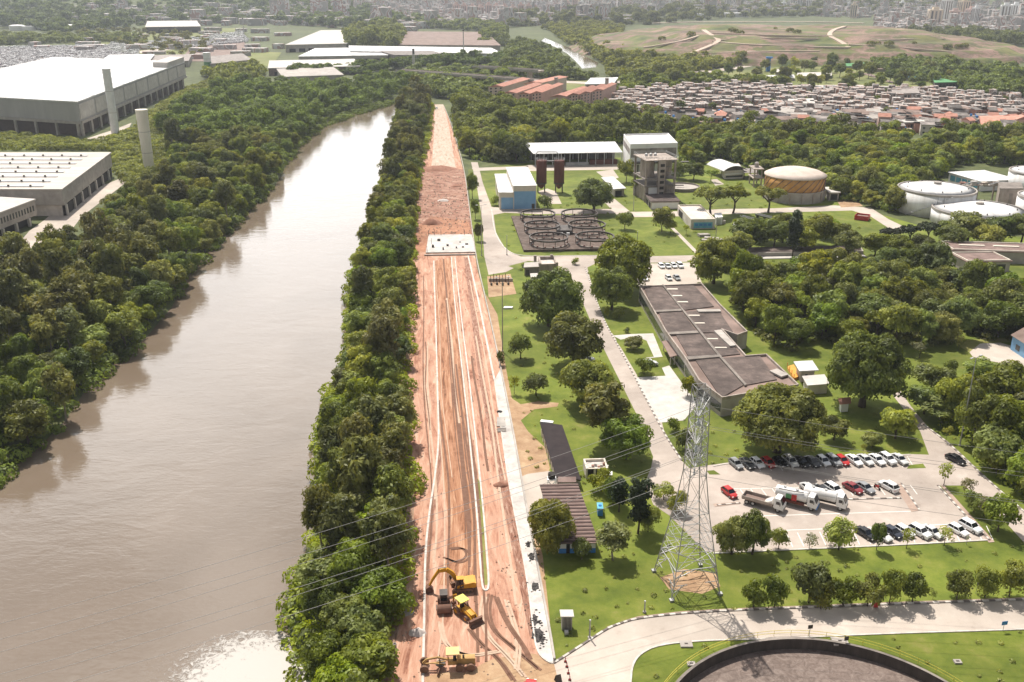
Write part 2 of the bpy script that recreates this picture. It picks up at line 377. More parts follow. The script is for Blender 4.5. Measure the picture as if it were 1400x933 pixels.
mb.f = [(j*nx+i, j*nx+i+1, (j+1)*nx+i+1, (j+1)*nx+i) for j in range(ny-1) for i in range(nx-1) if not (PIT[j, i] or PIT[j, i+1] or PIT[j+1, i] or PIT[j+1, i+1])]
tag(mb.build('ground', 'scrub', smooth=True), kind='structure')
def land_z(x, y):
    return float(far_z(np.float64(x), np.float64(y)))*min(1, max(0, (y-1300)/500)) if y > 1300 else 0.0
# water
wm = bpy.data.materials.new('river_water'); wm.use_nodes = True; N = wm.node_tree.nodes; L = wm.node_tree.links
b = N['Principled BSDF']; b.inputs['Base Color'].default_value = (.205, .15, .105, 1); b.inputs['Roughness'].default_value = .06; b.inputs['IOR'].default_value = 1.45; b.inputs['Specular IOR Level'].default_value = .5
ge = N.new('ShaderNodeNewGeometry'); prev = None
for sc_, st, strg, ds in ((.16, (.6, 1, 1), .12, .9), (.9, (.55, 1.3, 1), .10, .35)):
    mp = N.new('ShaderNodeMapping'); mp.inputs['Scale'].default_value = st; L.new(ge.outputs['Position'], mp.inputs[0])
    no = N.new('ShaderNodeTexNoise'); no.inputs['Scale'].default_value = sc_; no.inputs['Detail'].default_value = 4; no.inputs['Distortion'].default_value = .6; L.new(mp.outputs[0], no.inputs['Vector'])
    bp = N.new('ShaderNodeBump'); bp.inputs['Strength'].default_value = strg; bp.inputs['Distance'].default_value = ds; L.new(no.outputs['Fac'], bp.inputs['Height'])
    if prev: L.new(prev.outputs[0], bp.inputs['Normal'])
    prev = bp
L.new(prev.outputs[0], b.inputs['Normal'])
n4 = N.new('ShaderNodeTexNoise'); n4.inputs['Scale'].default_value = .012; n4.inputs['Detail'].default_value = 6; n4.inputs['Distortion'].default_value = 2; L.new(ge.outputs['Position'], n4.inputs['Vector'])
cr = N.new('ShaderNodeValToRGB'); e = cr.color_ramp.elements; e[0].position = .3; e[1].position = .7; e[0].color = (.140, .106, .076, 1); e[1].color = (.180, .140, .105, 1); L.new(n4.outputs['Fac'], cr.inputs['Fac']); L.new(cr.outputs[0], b.inputs['Base Color'])
M['river_water'] = wm
sheet('river', [(-300, 15), (60, 15), (60, 840), (-300, 840)], WL, 'river_water', world=True)
sheet('far_river', river2_px, .15, 'river_water')
# foam boiling out of the outfall
fm = bpy.data.materials.new('foam'); fm.use_nodes = True; N = fm.node_tree.nodes; L = fm.node_tree.links
b = N['Principled BSDF']; b.inputs['Specular IOR Level'].default_value = .05; b.inputs['Base Color'].default_value = (.46, .43, .395, 1); b.inputs['Roughness'].default_value = .9
ge = N.new('ShaderNodeNewGeometry'); no = N.new('ShaderNodeTexNoise'); no.inputs['Scale'].default_value = .8; no.inputs['Detail'].default_value = 12; no.inputs['Roughness'].default_value = .75; no.inputs['Distortion'].default_value = 1.2; L.new(ge.outputs['Position'], no.inputs['Vector'])
fc = Vector(G(350, 935, WL)); vd = N.new('ShaderNodeVectorMath'); vd.operation = 'DISTANCE'; vd.inputs[1].default_value = fc; L.new(ge.outputs['Position'], vd.inputs[0])
mr = N.new('ShaderNodeMapRange'); mr.inputs['From Min'].default_value = 5; mr.inputs['From Max'].default_value = 17; mr.inputs['To Min'].default_value = .26; mr.inputs['To Max'].default_value = -.14; L.new(vd.outputs['Value'], mr.inputs['Value'])
ad = N.new('ShaderNodeMath'); L.new(no.outputs['Fac'], ad.inputs[0]); L.new(mr.outputs[0], ad.inputs[1])
cr = N.new('ShaderNodeValToRGB'); cr.color_ramp.elements[0].position = .47; cr.color_ramp.elements[1].position = .62; L.new(ad.outputs[0], cr.inputs['Fac']); L.new(cr.outputs[0], b.inputs['Alpha'])
M['foam'] = fm
tag(sheet('foam', [(170, 990), (190, 910), (250, 880), (320, 862), (385, 862), (430, 900), (460, 990)], WL+.06, 'foam'), kind='stuff')

# --- the plant grounds
sheet('lawn', [(640, 232), (760, 218), (920, 214), (1010, 226), (1120, 262), (1200, 292), (1290, 318), (1500, 330), (1800, 600), (2000, 1000), (745, 1000), (757, 905), (718, 690), (684, 505), (660, 400), (646, 330)], .02, 'lawn', holes=[[(pc.x+(RC+.3)*cos(-2*pi*i/90), pc.y+(RC+.3)*sin(-2*pi*i/90), .02) for i in range(90)]])
# worksite: bands running along the new road
EDGE_L = [(593, 143), (589, 190), (578, 230), (571, 262), (567, 330), (564, 365), (563, 430), (558, 520), (562, 600), (566, 660), (566, 720), (556, 790), (548, 850), (528, 933), (505, 1020)]
EDGE_R = [(606, 143), (616, 170), (625, 200), (634, 235), (641, 290), (647, 335), (653, 370), (663, 410), (684, 505), (702, 598), (718, 690), (733, 770), (750, 860), (757, 905), (760, 933), (765, 1020)]
ribbon('earth_bank', [(x-22, y) for x, y in EDGE_L], [(x+4, y) for x, y in EDGE_L], .025, 'tracks_margin')
ribbon('earth_road', EDGE_L, EDGE_R, .03, 'tracks_salmon', 90)
KL = [(593, 357), (596, 450), (599, 560), (600, 605), (595, 650), (587, 700), (581, 760), (580, 850), (578, 933), (577, 990)]
KM1 = [(617, 352), (622, 420), (636, 540), (646, 640), (652, 700), (656, 760), (659, 803)]
KM2 = [(622, 352), (629, 420), (644, 540), (655, 640), (661, 700), (666, 760), (669, 803)]
KR = [(640, 350), (648, 385), (656, 420), (668, 480), (676, 520)]
ribbon('earth_lane', [(594, 357), (597, 450), (600, 560), (601, 605), (612, 700), (612, 760), (600, 800)], [(617, 352), (622, 420), (636, 540), (646, 640), (652, 700), (656, 760), (659, 803)], .04, 'tracks_orange', 70)
ribbon('ditch_and_kerb_shade', [(634, 352), (644, 430), (655, 520), (672, 610), (682, 660), (696, 730), (712, 810), (724, 870)], [(641, 352), (652, 430), (663, 520), (683, 610), (694, 660), (708, 730), (722, 810), (732, 870)], .04, 'tracks_red', 60)
ribbon('pale_road', [(595, 143), (593, 190), (590, 230)], [(606, 143), (613, 170), (618, 200), (623, 230)], .04, 'tracks_pale', 30)
ribbon('earth_cut', [(576, 228), (573, 262), (570, 300), (582, 322)], [(634, 232), (639, 262), (643, 290), (646, 322)], .045, 'tracks_red', 40)
sheet('red_earth_patch', [(567, 312), (590, 296), (640, 302), (645, 322), (586, 323), (583, 345), (566, 345)], .055, 'red_earth')
ribbon('ditch_and_kerb_shade', [(602, 600), (597, 650), (589, 700), (583, 760), (582, 850), (580, 905)], [(605, 600), (602, 650), (594, 700), (588, 760), (586, 850), (583, 905)], .045, 'tracks_red', 50)  # no ditch: shade on the stone line by the left kerb, painted dark
ribbon('grass_strip', [(652, 655), (656, 720), (659, 760), (662, 800)], [(656, 655), (660, 700), (664, 760), (667, 800)], .05, 'lawn_dry')
sheet('worksite_apron', smooth([(582, 925), (610, 918), (640, 922), (662, 905), (688, 897), (706, 901), (722, 893), (735, 895)], 2)+[(746, 905), (757, 906), (785, 940), (790, 1020), (576, 1020)], .042, 'bare_earth')
# pale new pavement beside the road
SWL = [(676, 520), (684, 580), (695, 660), (709, 730), (722, 800), (730, 870), (735, 893), (745, 903), (753, 907)]
SWR = [(684, 505), (702, 598), (718, 690), (733, 770), (750, 860), (755, 890), (756, 898), (757, 903), (757, 907)]
mm('new_pavement', [(.34, .31, .285), (.48, .445, .41), (.58, .55, .51)], .35, big=.15, bigscale=.12, nrough=.75, detail=8)
ribbon('pavement', SWL, SWR, .12, 'new_pavement', 60)
def kerb(name, px, w, h, m, z=.03, world=None):
    P = world or [tuple(G(x, y, z)) for x, y in px]
    return tag(MB().strip(smooth(P, 2), w, h).build(name, m), kind='structure')
kerb('kerb', KL, .38, .14, 'kerb_white'); kerb('kerb', KM1+[(664, 809)]+KM2[::-1], .34, .14, 'kerb_white'); kerb('kerb', KR, .5, .15, 'kerb_white')
kerb('kerb', SWL, .25, .16, 'kerb_white', .03)
# dirt beside the site on the plant side
sheet('bare_ground', [(664, 402), (684, 505), (702, 598), (718, 690), (736, 770), (748, 850), (752, 850), (742, 760), (724, 690), (740, 672), (752, 640), (745, 612), (722, 590), (712, 575), (730, 560), (762, 556), (764, 551), (735, 549), (712, 553), (700, 545), (692, 505), (680, 430)], .03, 'bare_earth')
sheet('yard_pad', [(705, 655), (722, 648), (752, 644), (766, 670), (742, 680), (722, 700), (716, 690)], .04, 'road_concrete')
# roads of the plant
Z = .05
sheet('plant_road', [(644, 222), (653, 222), (660, 250), (672, 283), (700, 286), (735, 286), (845, 286), (845, 292), (737, 293), (690, 291), (675, 294), (678, 318), (692, 342), (712, 351), (800, 349), (870, 351), (960, 349), (1000, 352), (1000, 358), (940, 358), (870, 360), (815, 360), (803, 366), (812, 400), (827, 440), (851, 482), (876, 530), (911, 597), (930, 628), (942, 640), (1000, 632), (1120, 627), (1245, 621), (1270, 622), (1258, 590), (1240, 565), (1224, 545), (1215, 530), (1228, 530), (1245, 555), (1267, 582), (1300, 607), (1342, 647), (1370, 672), (1420, 715), (1500, 790), (1440, 790), (1400, 742), (1362, 700), (1335, 678), (1318, 664), (1284, 664), (1306, 690), (1352, 738), (1280, 742), (1180, 747), (1060, 752), (965, 755), (945, 735), (915, 705), (893, 690), (882, 660), (890, 640), (893, 625), (872, 570), (842, 510), (812, 450), (795, 410), (778, 372), (745, 368), (712, 362), (692, 372), (668, 376), (662, 350), (659, 300), (652, 255)], Z, 'asphalt')
sheet('access_road', [(757, 906), (790, 885), (830, 859), (850, 851), (870, 845), (930, 838), (1000, 834), (1100, 830), (1200, 826), (1400, 819), (1600, 812), (1600, 855), (1400, 861), (1200, 867), (1060, 874), (960, 876), (900, 882), (875, 894), (864, 910), (862, 930), (866, 960), (870, 1020), (785, 1020)], Z, 'road_concrete')
ribbon('footpath', [(830, 857), (870, 843), (930, 836), (1000, 832), (1100, 828), (1200, 824), (1400, 817), (1550, 812)], [(830, 859), (870, 846), (930, 839), (1000, 835), (1100, 831), (1200, 827), (1400, 820), (1550, 815)], .11, 'paving')
def dashed(px, w, h, z=.05, seg=1.1):
    """black and white painted kerb: two continuous structures of alternating blocks"""
    P = smooth([tuple(G(x, y, z)) for x, y in px], 2); a, b_ = MB(), MB(); k = 0
    for p, q in zip(P[:-1], P[1:]):
        d = (Vector(q)-Vector(p)); n = max(1, round(d.length/seg))
        for i in range(n):
            (a if k % 2 else b_).beam(Vector(p)+d*(i/n), Vector(p)+d*((i+1)/n), w, h); k += 1
    tag(a.build('kerb', 'kerb_white'), kind='structure'); tag(b_.build('kerb', 'kerb_dark'), kind='structure')
dashed([(757, 907), (790, 886), (830, 859.5), (850, 852), (870, 846), (930, 839), (1000, 835), (1100, 831), (1200, 827), (1400, 820), (1500, 816)], .35, .16)
dashed([(800, 366), (812, 402), (826, 440), (850, 482), (875, 530), (910, 597), (932, 630)], .4, .15)
dashed([(1262, 580), (1300, 609), (1342, 649), (1370, 674), (1420, 717)], .4, .15)
dashed([(1282, 664), (1306, 690), (1330, 716), (1353, 739)], .4, .15)
kerb('kerb', [(862, 935), (864, 910), (875, 894), (900, 882), (960, 876), (1060, 874), (1200, 867), (1400, 861), (1500, 857)], .3, .12, 'kerb_white')
kerb('kerb', [(672, 286), (676, 318), (690, 342), (712, 351.5), (800, 349.5), (870, 351)], .4, .15, 'kerb_white')
kerb('kerb', [(975, 757), (1060, 753), (1180, 748), (1280, 743), (1350, 739)], .3, .13, 'kerb_white')
kerb('kerb', [(975, 638), (1000, 633), (1120, 628), (1245, 622)], .3, .13, 'kerb_white')
# pale courts by the long building
sheet('court', [(838, 459), (862, 457), (893, 456), (906, 488), (884, 490), (866, 474)], .07, 'concrete_pale')
sheet('court', [(867, 517), (884, 515), (910, 514), (905, 503), (915, 500), (948, 545), (951, 556), (935, 575), (903, 578)], .07, 'concrete_pale')
sheet('court', [(832, 452), (838, 457), (872, 515), (905, 578), (910, 597), (875, 530), (850, 482)], .065, 'road_concrete')
sheet('planted_bed', [(842, 466), (870, 460), (884, 466), (894, 488), (866, 491), (852, 480)], .08, 'lawn')
sheet('planted_bed', [(867, 505), (893, 502), (908, 514), (872, 516)], .09, 'lawn')
# upper yards
sheet('yard', [(826, 276), (840, 272), (862, 290), (930, 289), (990, 286), (1060, 285), (1140, 281), (1190, 284), (1215, 300), (1240, 312), (1218, 314), (1190, 296), (1165, 288), (1060, 291), (990, 293), (928, 296), (880, 297), (846, 297)], .06, 'road_concrete')
sheet('yard', [(735, 262), (748, 258), (760, 262), (768, 279), (752, 279)], .06, 'road_concrete')
sheet('yard', [(815, 235), (838, 232), (846, 243), (832, 248)], .06, 'road_concrete')
sheet('yard', [(1140, 268), (1165, 270), (1180, 282), (1150, 284)], .065, 'bare_earth')
sheet('shed_floor', [(720, 226), (850, 224), (850, 232), (720, 234)], .06, 'road_concrete')
sheet('shed_floor', [(645, 230), (722, 227), (722, 231), (648, 234)], .06, 'road_concrete')
sheet('footpath', [(917, 312), (921, 311), (955, 345), (950, 346)], .06, 'road_concrete')
sheet('footpath', [(972, 246), (980, 245), (990, 252), (978, 254)], .06, 'road_concrete')
sheet('works_pit', [(666, 378), (698, 375), (706, 402), (668, 407)], .06, 'bare_earth')
sheet('car_yard', [(870, 361), (948, 359), (960, 388), (872, 391)], .058, 'road_concrete')
sheet('dry_ground', [(902, 790), (935, 778), (978, 784), (985, 802), (960, 812), (915, 806)], .03, 'bare_earth')
sheet('planted_island', [(695, 364), (722, 357), (740, 358), (738, 366), (708, 369)], .07, 'lawn')
sheet('planted_island', [(966, 644), (976, 643), (985, 649), (970, 649)], .07, 'lawn')
sheet('planted_island', [(1243, 636), (1262, 634), (1266, 640), (1240, 641)], .07, 'lawn')
# left bank yard and clearings
sheet('factory_yard', [(18, 342), (40, 316), (62, 300), (90, 275), (120, 262), (150, 250), (168, 243), (172, 250), (146, 270), (112, 296), (92, 322), (76, 338)], .03, 'road_concrete')
sheet('factory_yard', [(118, 190), (160, 176), (180, 168), (176, 176), (140, 191)], .03, 'road_concrete')
sheet('clearing', [(240, 172), (270, 160), (292, 172), (272, 184)], .03, 'lawn')
sheet('clearing', [(0, 190), (60, 188), (110, 192), (140, 198), (40, 204), (0, 206)], .03, 'lawn')
# car-park stripes
st = MB()
def stripe(x0, y0, x1, y1, w=.14): st.beam(G(x0, y0, Z+.004), G(x1, y1, Z+.004), w, .004)
for i in range(17): x = 998+i*14.95; stripe(x+3, 629.5-i*.36, x+12, 645-i*.4)
for i in range(17): x = 1011+i*14.6; stripe(x, 668-i*.28, x+9.5, 680.5-i*.28)
for i in range(19): x = 1075+i*15.2; stripe(x, 729-i*.55, x+9, 748-i*.55)
stripe(985, 669, 1228, 663.5, .18); stripe(1000, 707, 1250, 699, .18); stripe(1050, 726, 1330, 716, .18)
tag(st.build('road_marking', 'paint_line'), kind='structure')
sheet('paved_strip', [(1222, 662), (1232, 661), (1257, 698), (1246, 700)], .1, 'paving')
sheet('paved_strip', [(975, 689), (1010, 686), (1012, 689), (977, 693)], .1, 'paving')
sheet('paved_strip', [(1286, 664), (1291, 664), (1360, 741), (1352, 742)], .08, 'paving')
dashed([(1158, 683), (1200, 682), (1232, 681.5)], .35, .14); dashed([(980, 691), (1012, 688)], .35, .14); dashed([(1232, 661), (1257, 698)], .35, .14)

# ruts and stones of the worksite
rr = random.Random(404); mm('rut_dark', [(.12, .058, .036), (.21, .115, .076)], .6, nrough=.75); mm('rut_pale', [(.40, .28, .20), (.52, .39, .29)], .6, nrough=.75)
def lerp_edge(E, y): return float(np.interp(y, [p[1] for p in E], [p[0] for p in E]))
for k in range(26):
    u = rr.uniform(.12, .86); y0 = rr.uniform(350, 640); y1 = min(905, y0+rr.uniform(120, 420)); pts = []
    for i in range(9):
        y = y0+(y1-y0)*i/8; a_, b_ = lerp_edge(EDGE_L, y), lerp_edge(EDGE_R, y); pts.append((a_+(b_-a_)*min(.9, max(.05, u+.008*sin(i*1.1+k)+rr.uniform(-.004, .004))), y))
    ww = rr.uniform(.18, .55); P_ = smooth([tuple(G(x, y, .052+.0008*k)) for x, y in pts], 2)
    tag(MB().strip(P_, ww, .02 if k % 3 else .06).build('wheel_rut', 'rut_dark' if k % 5 < 3 else 'rut_pale'), kind='structure')
for k, pts in enumerate(([(668, 812), (664, 835), (672, 862), (700, 885), (735, 915)], [(660, 815), (655, 842), (664, 870), (690, 895), (715, 925)], [(640, 860), (655, 880), (680, 900), (700, 930)], [(600, 850), (603, 870), (612, 886), (640, 897), (680, 890)], [(606, 762), (625, 770), (640, 760), (632, 748), (612, 750)], [(690, 820), (700, 850), (708, 880), (704, 915)], [(676, 815), (690, 850), (715, 885), (722, 900)])):
    for d_ in (0, 4.5):
        tag(MB().strip(smooth([tuple(G(x+d_, y+d_*.3, .076+.001*k)) for x, y in pts], 3), .42, .03).build('wheel_rut', 'rut_dark' if k % 2 == 0 else 'rut_pale'), kind='structure')
st2 = MB()
for k in range(1100):
    y = rr.choice((rr.uniform(232, 330), rr.uniform(240, 322), rr.uniform(330, 930))); a_, b_ = lerp_edge(EDGE_L, y)-14*(y > 350), lerp_edge(EDGE_R, y); u = rr.random() if y < 330 else rr.choice((rr.uniform(-.12, .16), rr.uniform(.74, .92), rr.random()))
    p = G(a_+(b_-a_)*u, y, .03); q = rr.uniform(.1, .32)*(1.7 if y < 330 else 1); w_ = [rr.uniform(.6, 1.2)*q for _ in range(4)]
    st2.add([(p.x-w_[0], p.y, .0), (p.x, p.y-w_[1], .0), (p.x+w_[2], p.y, .0), (p.x, p.y+w_[3], .0), (p.x, p.y, q*1.1)], [(0, 1, 4), (1, 2, 4), (2, 3, 4), (3, 0, 4)])
mm('stones', [(.22, .12, .08), (.40, .29, .22), (.62, .55, .48)], .4, nrough=.8)
tag(st2.build('rubble', 'stones'), kind='stuff')
# ================================================================ TREES
def cards(rng, clumps, per_area, size, asp=1.5, up=.25, fill=.35, droop=0.0):
    """leaf-sized faces spread through the volume of the clumps of a crown"""
    V = []; 
    for (cx, cy, cz, rx, ry, rz) in clumps:
        area = 4*pi*((rx*ry)**1.6/3+(rx*rz)**1.6/3+(ry*rz)**1.6/3)**(1/1.6)
        n = max(8, int(area*per_area))
        d = rng.normal(size=(n, 3)); d /= np.linalg.norm(d, axis=1)[:, None]
        d[:, 2] = np.where(d[:, 2] < -.35, -d[:, 2]*.8, d[:, 2]); d /= np.linalg.norm(d, axis=1)[:, None]
        r = np.where(rng.random(n) < fill, rng.uniform(.35, .9, n), rng.uniform(.86, 1.1, n))
        p = d*r[:, None]*np.array([rx, ry, rz])+np.array([cx, cy, cz])
        nn = d+rng.normal(size=(n, 3))*.38; nn[:, 2] += up; nn /= np.linalg.norm(nn, axis=1)[:, None]
        t = rng.normal(size=(n, 3)); t[:, 2] -= droop; t -= nn*(t*nn).sum(1)[:, None]; t /= np.linalg.norm(t, axis=1)[:, None]
        bt = np.cross(nn, t); s = (size*rng.uniform(.55, 1.35, n))[:, None]
        V.append(np.stack([p-t*s*asp*.5, p+bt*s*.5-t*s*.05, p+t*s*asp*.55, p-bt*s*.5+t*s*.05], 1).reshape(-1, 3))
    return np.concatenate(V)
def cardmesh(name, V, m):
    n = len(V)//4; me = bpy.data.meshes.new(name)
    me.vertices.add(4*n); me.vertices.foreach_set('co', V.astype(np.float32).ravel())
    me.loops.add(4*n); me.loops.foreach_set('vertex_index', np.arange(4*n, dtype=np.int32))
    me.polygons.add(n); me.polygons.foreach_set('loop_start', np.arange(0, 4*n, 4, dtype=np.int32))
    try: me.polygons.foreach_set('loop_total', np.full(n, 4, np.int32))
    except Exception: pass
    me.update(calc_edges=True); me.materials.append(M[m] if isinstance(m, str) else m)
    return me
def blob(rng, R0, Hc, zc, n, cr, flat=.8, lean=0.0):
    """n clumps filling an ellipsoid of radius R0 and height Hc centred at zc"""
    out = [(0, 0, zc, R0*.55, R0*.55, Hc*.32)]
    for i in range(n):
        a = i*2.39996+rng.uniform(-.4, .4); k = (i+.5)/n
        zz = rng.uniform(-.8, 1)*(1-k*.25); rr = math.sqrt(max(0, 1-zz*zz*.85))*rng.uniform(.55, .98)
        s = cr*rng.uniform(.5, 1.5)
        out.append((R0*rr*cos(a)*.82+lean*zz, R0*rr*sin(a)*.82, zc+Hc*.5*zz*.8, s, s, s*flat))
    return out
def trunk_mesh(rng, r, h, limbs, spread, m, top=None):
    mb = MB(); p = Vector((0, 0, -.3)); q = Vector((rng.uniform(-.1, .1)*h, rng.uniform(-.1, .1)*h, h))
    mid = p.lerp(q, .5)+Vector((rng.uniform(-.06, .06)*h, 0, 0))
    mb.tube(p, mid, r*1.25, r*.9, 7); mb.tube(mid, q, r*.9, r*.7, 7)
    for i in range(limbs):
        a = i*2.4+rng.uniform(-.3, .3); e = q+Vector((cos(a)*spread*rng.uniform(.6, 1), sin(a)*spread*rng.uniform(.6, 1), (top or h)*rng.uniform(.35, .75)))
        k = q.lerp(e, .5)+Vector((0, 0, -.12*h)); st_ = mid.lerp(q, rng.uniform(.4, 1))
        mb.tube(st_, k, r*.5, r*.36, 5); mb.tube(k, e, r*.36, r*.12, 5)
    me = bpy.data.meshes.new('trunk'); me.from_pydata(mb.v, [], mb.f); me.update(); me.shade_smooth(); me.materials.append(M[m])
    return me
KINDS = {}
def kind(key, R0, Hc, zc, n, cr, leaf, dens, size, tr=(.25, 3, 4, 3), bark='bark', variants=2, flat=.8, asp=1.5, up=.25, droop=0., fill=.35):
    KINDS[key] = (R0, zc+Hc/2, [])
    for v in range(variants):
        rng = np.random.default_rng(abs(hash(key)) % 1000 if False else sum(map(ord, key))*7+v)
        V = cards(rng, blob(rng, R0, Hc, zc, n, cr, flat), dens, size, asp, up, fill, droop)
        KINDS[key][2].append((cardmesh('crown', V, leaf), trunk_mesh(rng, *tr, bark)))
#      radius height centre clumps r  leaf density size
kind('broad', 6.0, 8.0, 4.4, 58, 1.4, 'leaf_dark', 10, .34, (.38, 3.0, 7, 4.2), variants=2)
kind('broad_green', 6.0, 7.8, 4.3, 58, 1.4, 'leaf_mid', 10, .34, (.36, 3.0, 7, 4.2), variants=2)
kind('giant', 9.5, 11.0, 6.3, 140, 1.5, 'leaf_mid', 8.5, .38, (.75, 3.2, 12, 7.2), variants=2)
kind('round', 2.6, 3.6, 2.4, 18, .95, 'leaf_mid', 11, .27, (.13, 1.4, 4, 1.6), variants=3)
kind('round_dark', 2.7, 3.6, 2.4, 18, 1.0, 'leaf_dark', 11, .28, (.14, 1.4, 4, 1.6), variants=2)
kind('sapling', 1.6, 2.4, 2.3, 9, .6, 'leaf_light', 9, .22, (.07, 1.5, 3, 1.0), variants=2)
kind('pale', 1.9, 2.4, 2.4, 9, .65, 'leaf_pale', 7, .24, (.08, 1.5, 4, 1.1), variants=2)
kind('bank', 4.0, 6.6, 4.7, 30, 1.25, 'leaf_dark', 9.5, .33, (.22, 3.0, 5, 2.6), variants=4)
kind('bank_green', 4.0, 6.4, 4.5, 34, 1.1, 'leaf_mid', 9.5, .33, (.22, 3.0, 5, 2.6), variants=4)
kind('vine', 3.4, 5.5, 3.2, 34, 1.0, 'leaf_light', 9, .36, (.2, 2.0, 4, 2.0), variants=2)
kind('olive', 3.6, 9.0, 7.2, 34, 1.15, 'leaf_olive', 5.0, .38, (.22, 5.0, 6, 2.4), 'bark_pale', variants=3, asp=2.0, droop=1.0, fill=.5)
kind('cypress', 1.25, 11.5, 6.4, 30, .85, 'leaf_conifer', 8, .32, (.16, 4.0, 2, .4), variants=1, flat=1.6)
kind('cone', 2.3, 10.5, 6.0, 34, 1.0, 'leaf_conifer', 7, .36, (.2, 4.0, 3, .9), variants=1)
kind('umbrella', 5.2, 3.0, 6.6, 26, 1.25, 'leaf_mid', 6, .42, (.3, 4.4, 8, 3.8), variants=2, flat=.55)
kind('pine', 4.0, 2.4, 8.0, 20, 1.05, 'leaf_conifer', 6, .40, (.22, 6.4, 7, 3.0), variants=2, flat=.5)
kind('shrub', 1.35, 1.9, .85, 8, .65, 'leaf_dark', 10, .26, (.06, .6, 3, .6), variants=2)
kind('shrub_light', 1.35, 1.8, .8, 8, .65, 'leaf_light', 10, .26, (.06, .6, 3, .6), variants=2)
def plant_tree(name, key, loc, width=None, height=None, label=None, cat='tree', group=None, rng=random):
    R0, top, vs = KINDS[key]; cme, tme = vs[rng.randrange(len(vs))]
    s = (width/2/R0/1.03) if width else 1.0; sz = (height/top) if height else s
    e = empty(name, loc, rng.uniform(0, 6.28), label, cat, group); e.scale = (s*rng.uniform(.95, 1.05), s*rng.uniform(.95, 1.05), sz)
    for nm, me in (('crown', cme), ('trunk', tme)):
        o = bpy.data.objects.new(nm, me); COL.objects.link(o); o.parent = e
    return e
def pxtree(name, key, x, y, w, h, label, cat='tree', group=None):
    """base pixel, crown width and height in photo pixels"""
    p = G(x, y); return plant_tree(name, key, p, w/scl(y), max(1.0, hgt(x, y, y-h)), label, cat, group)
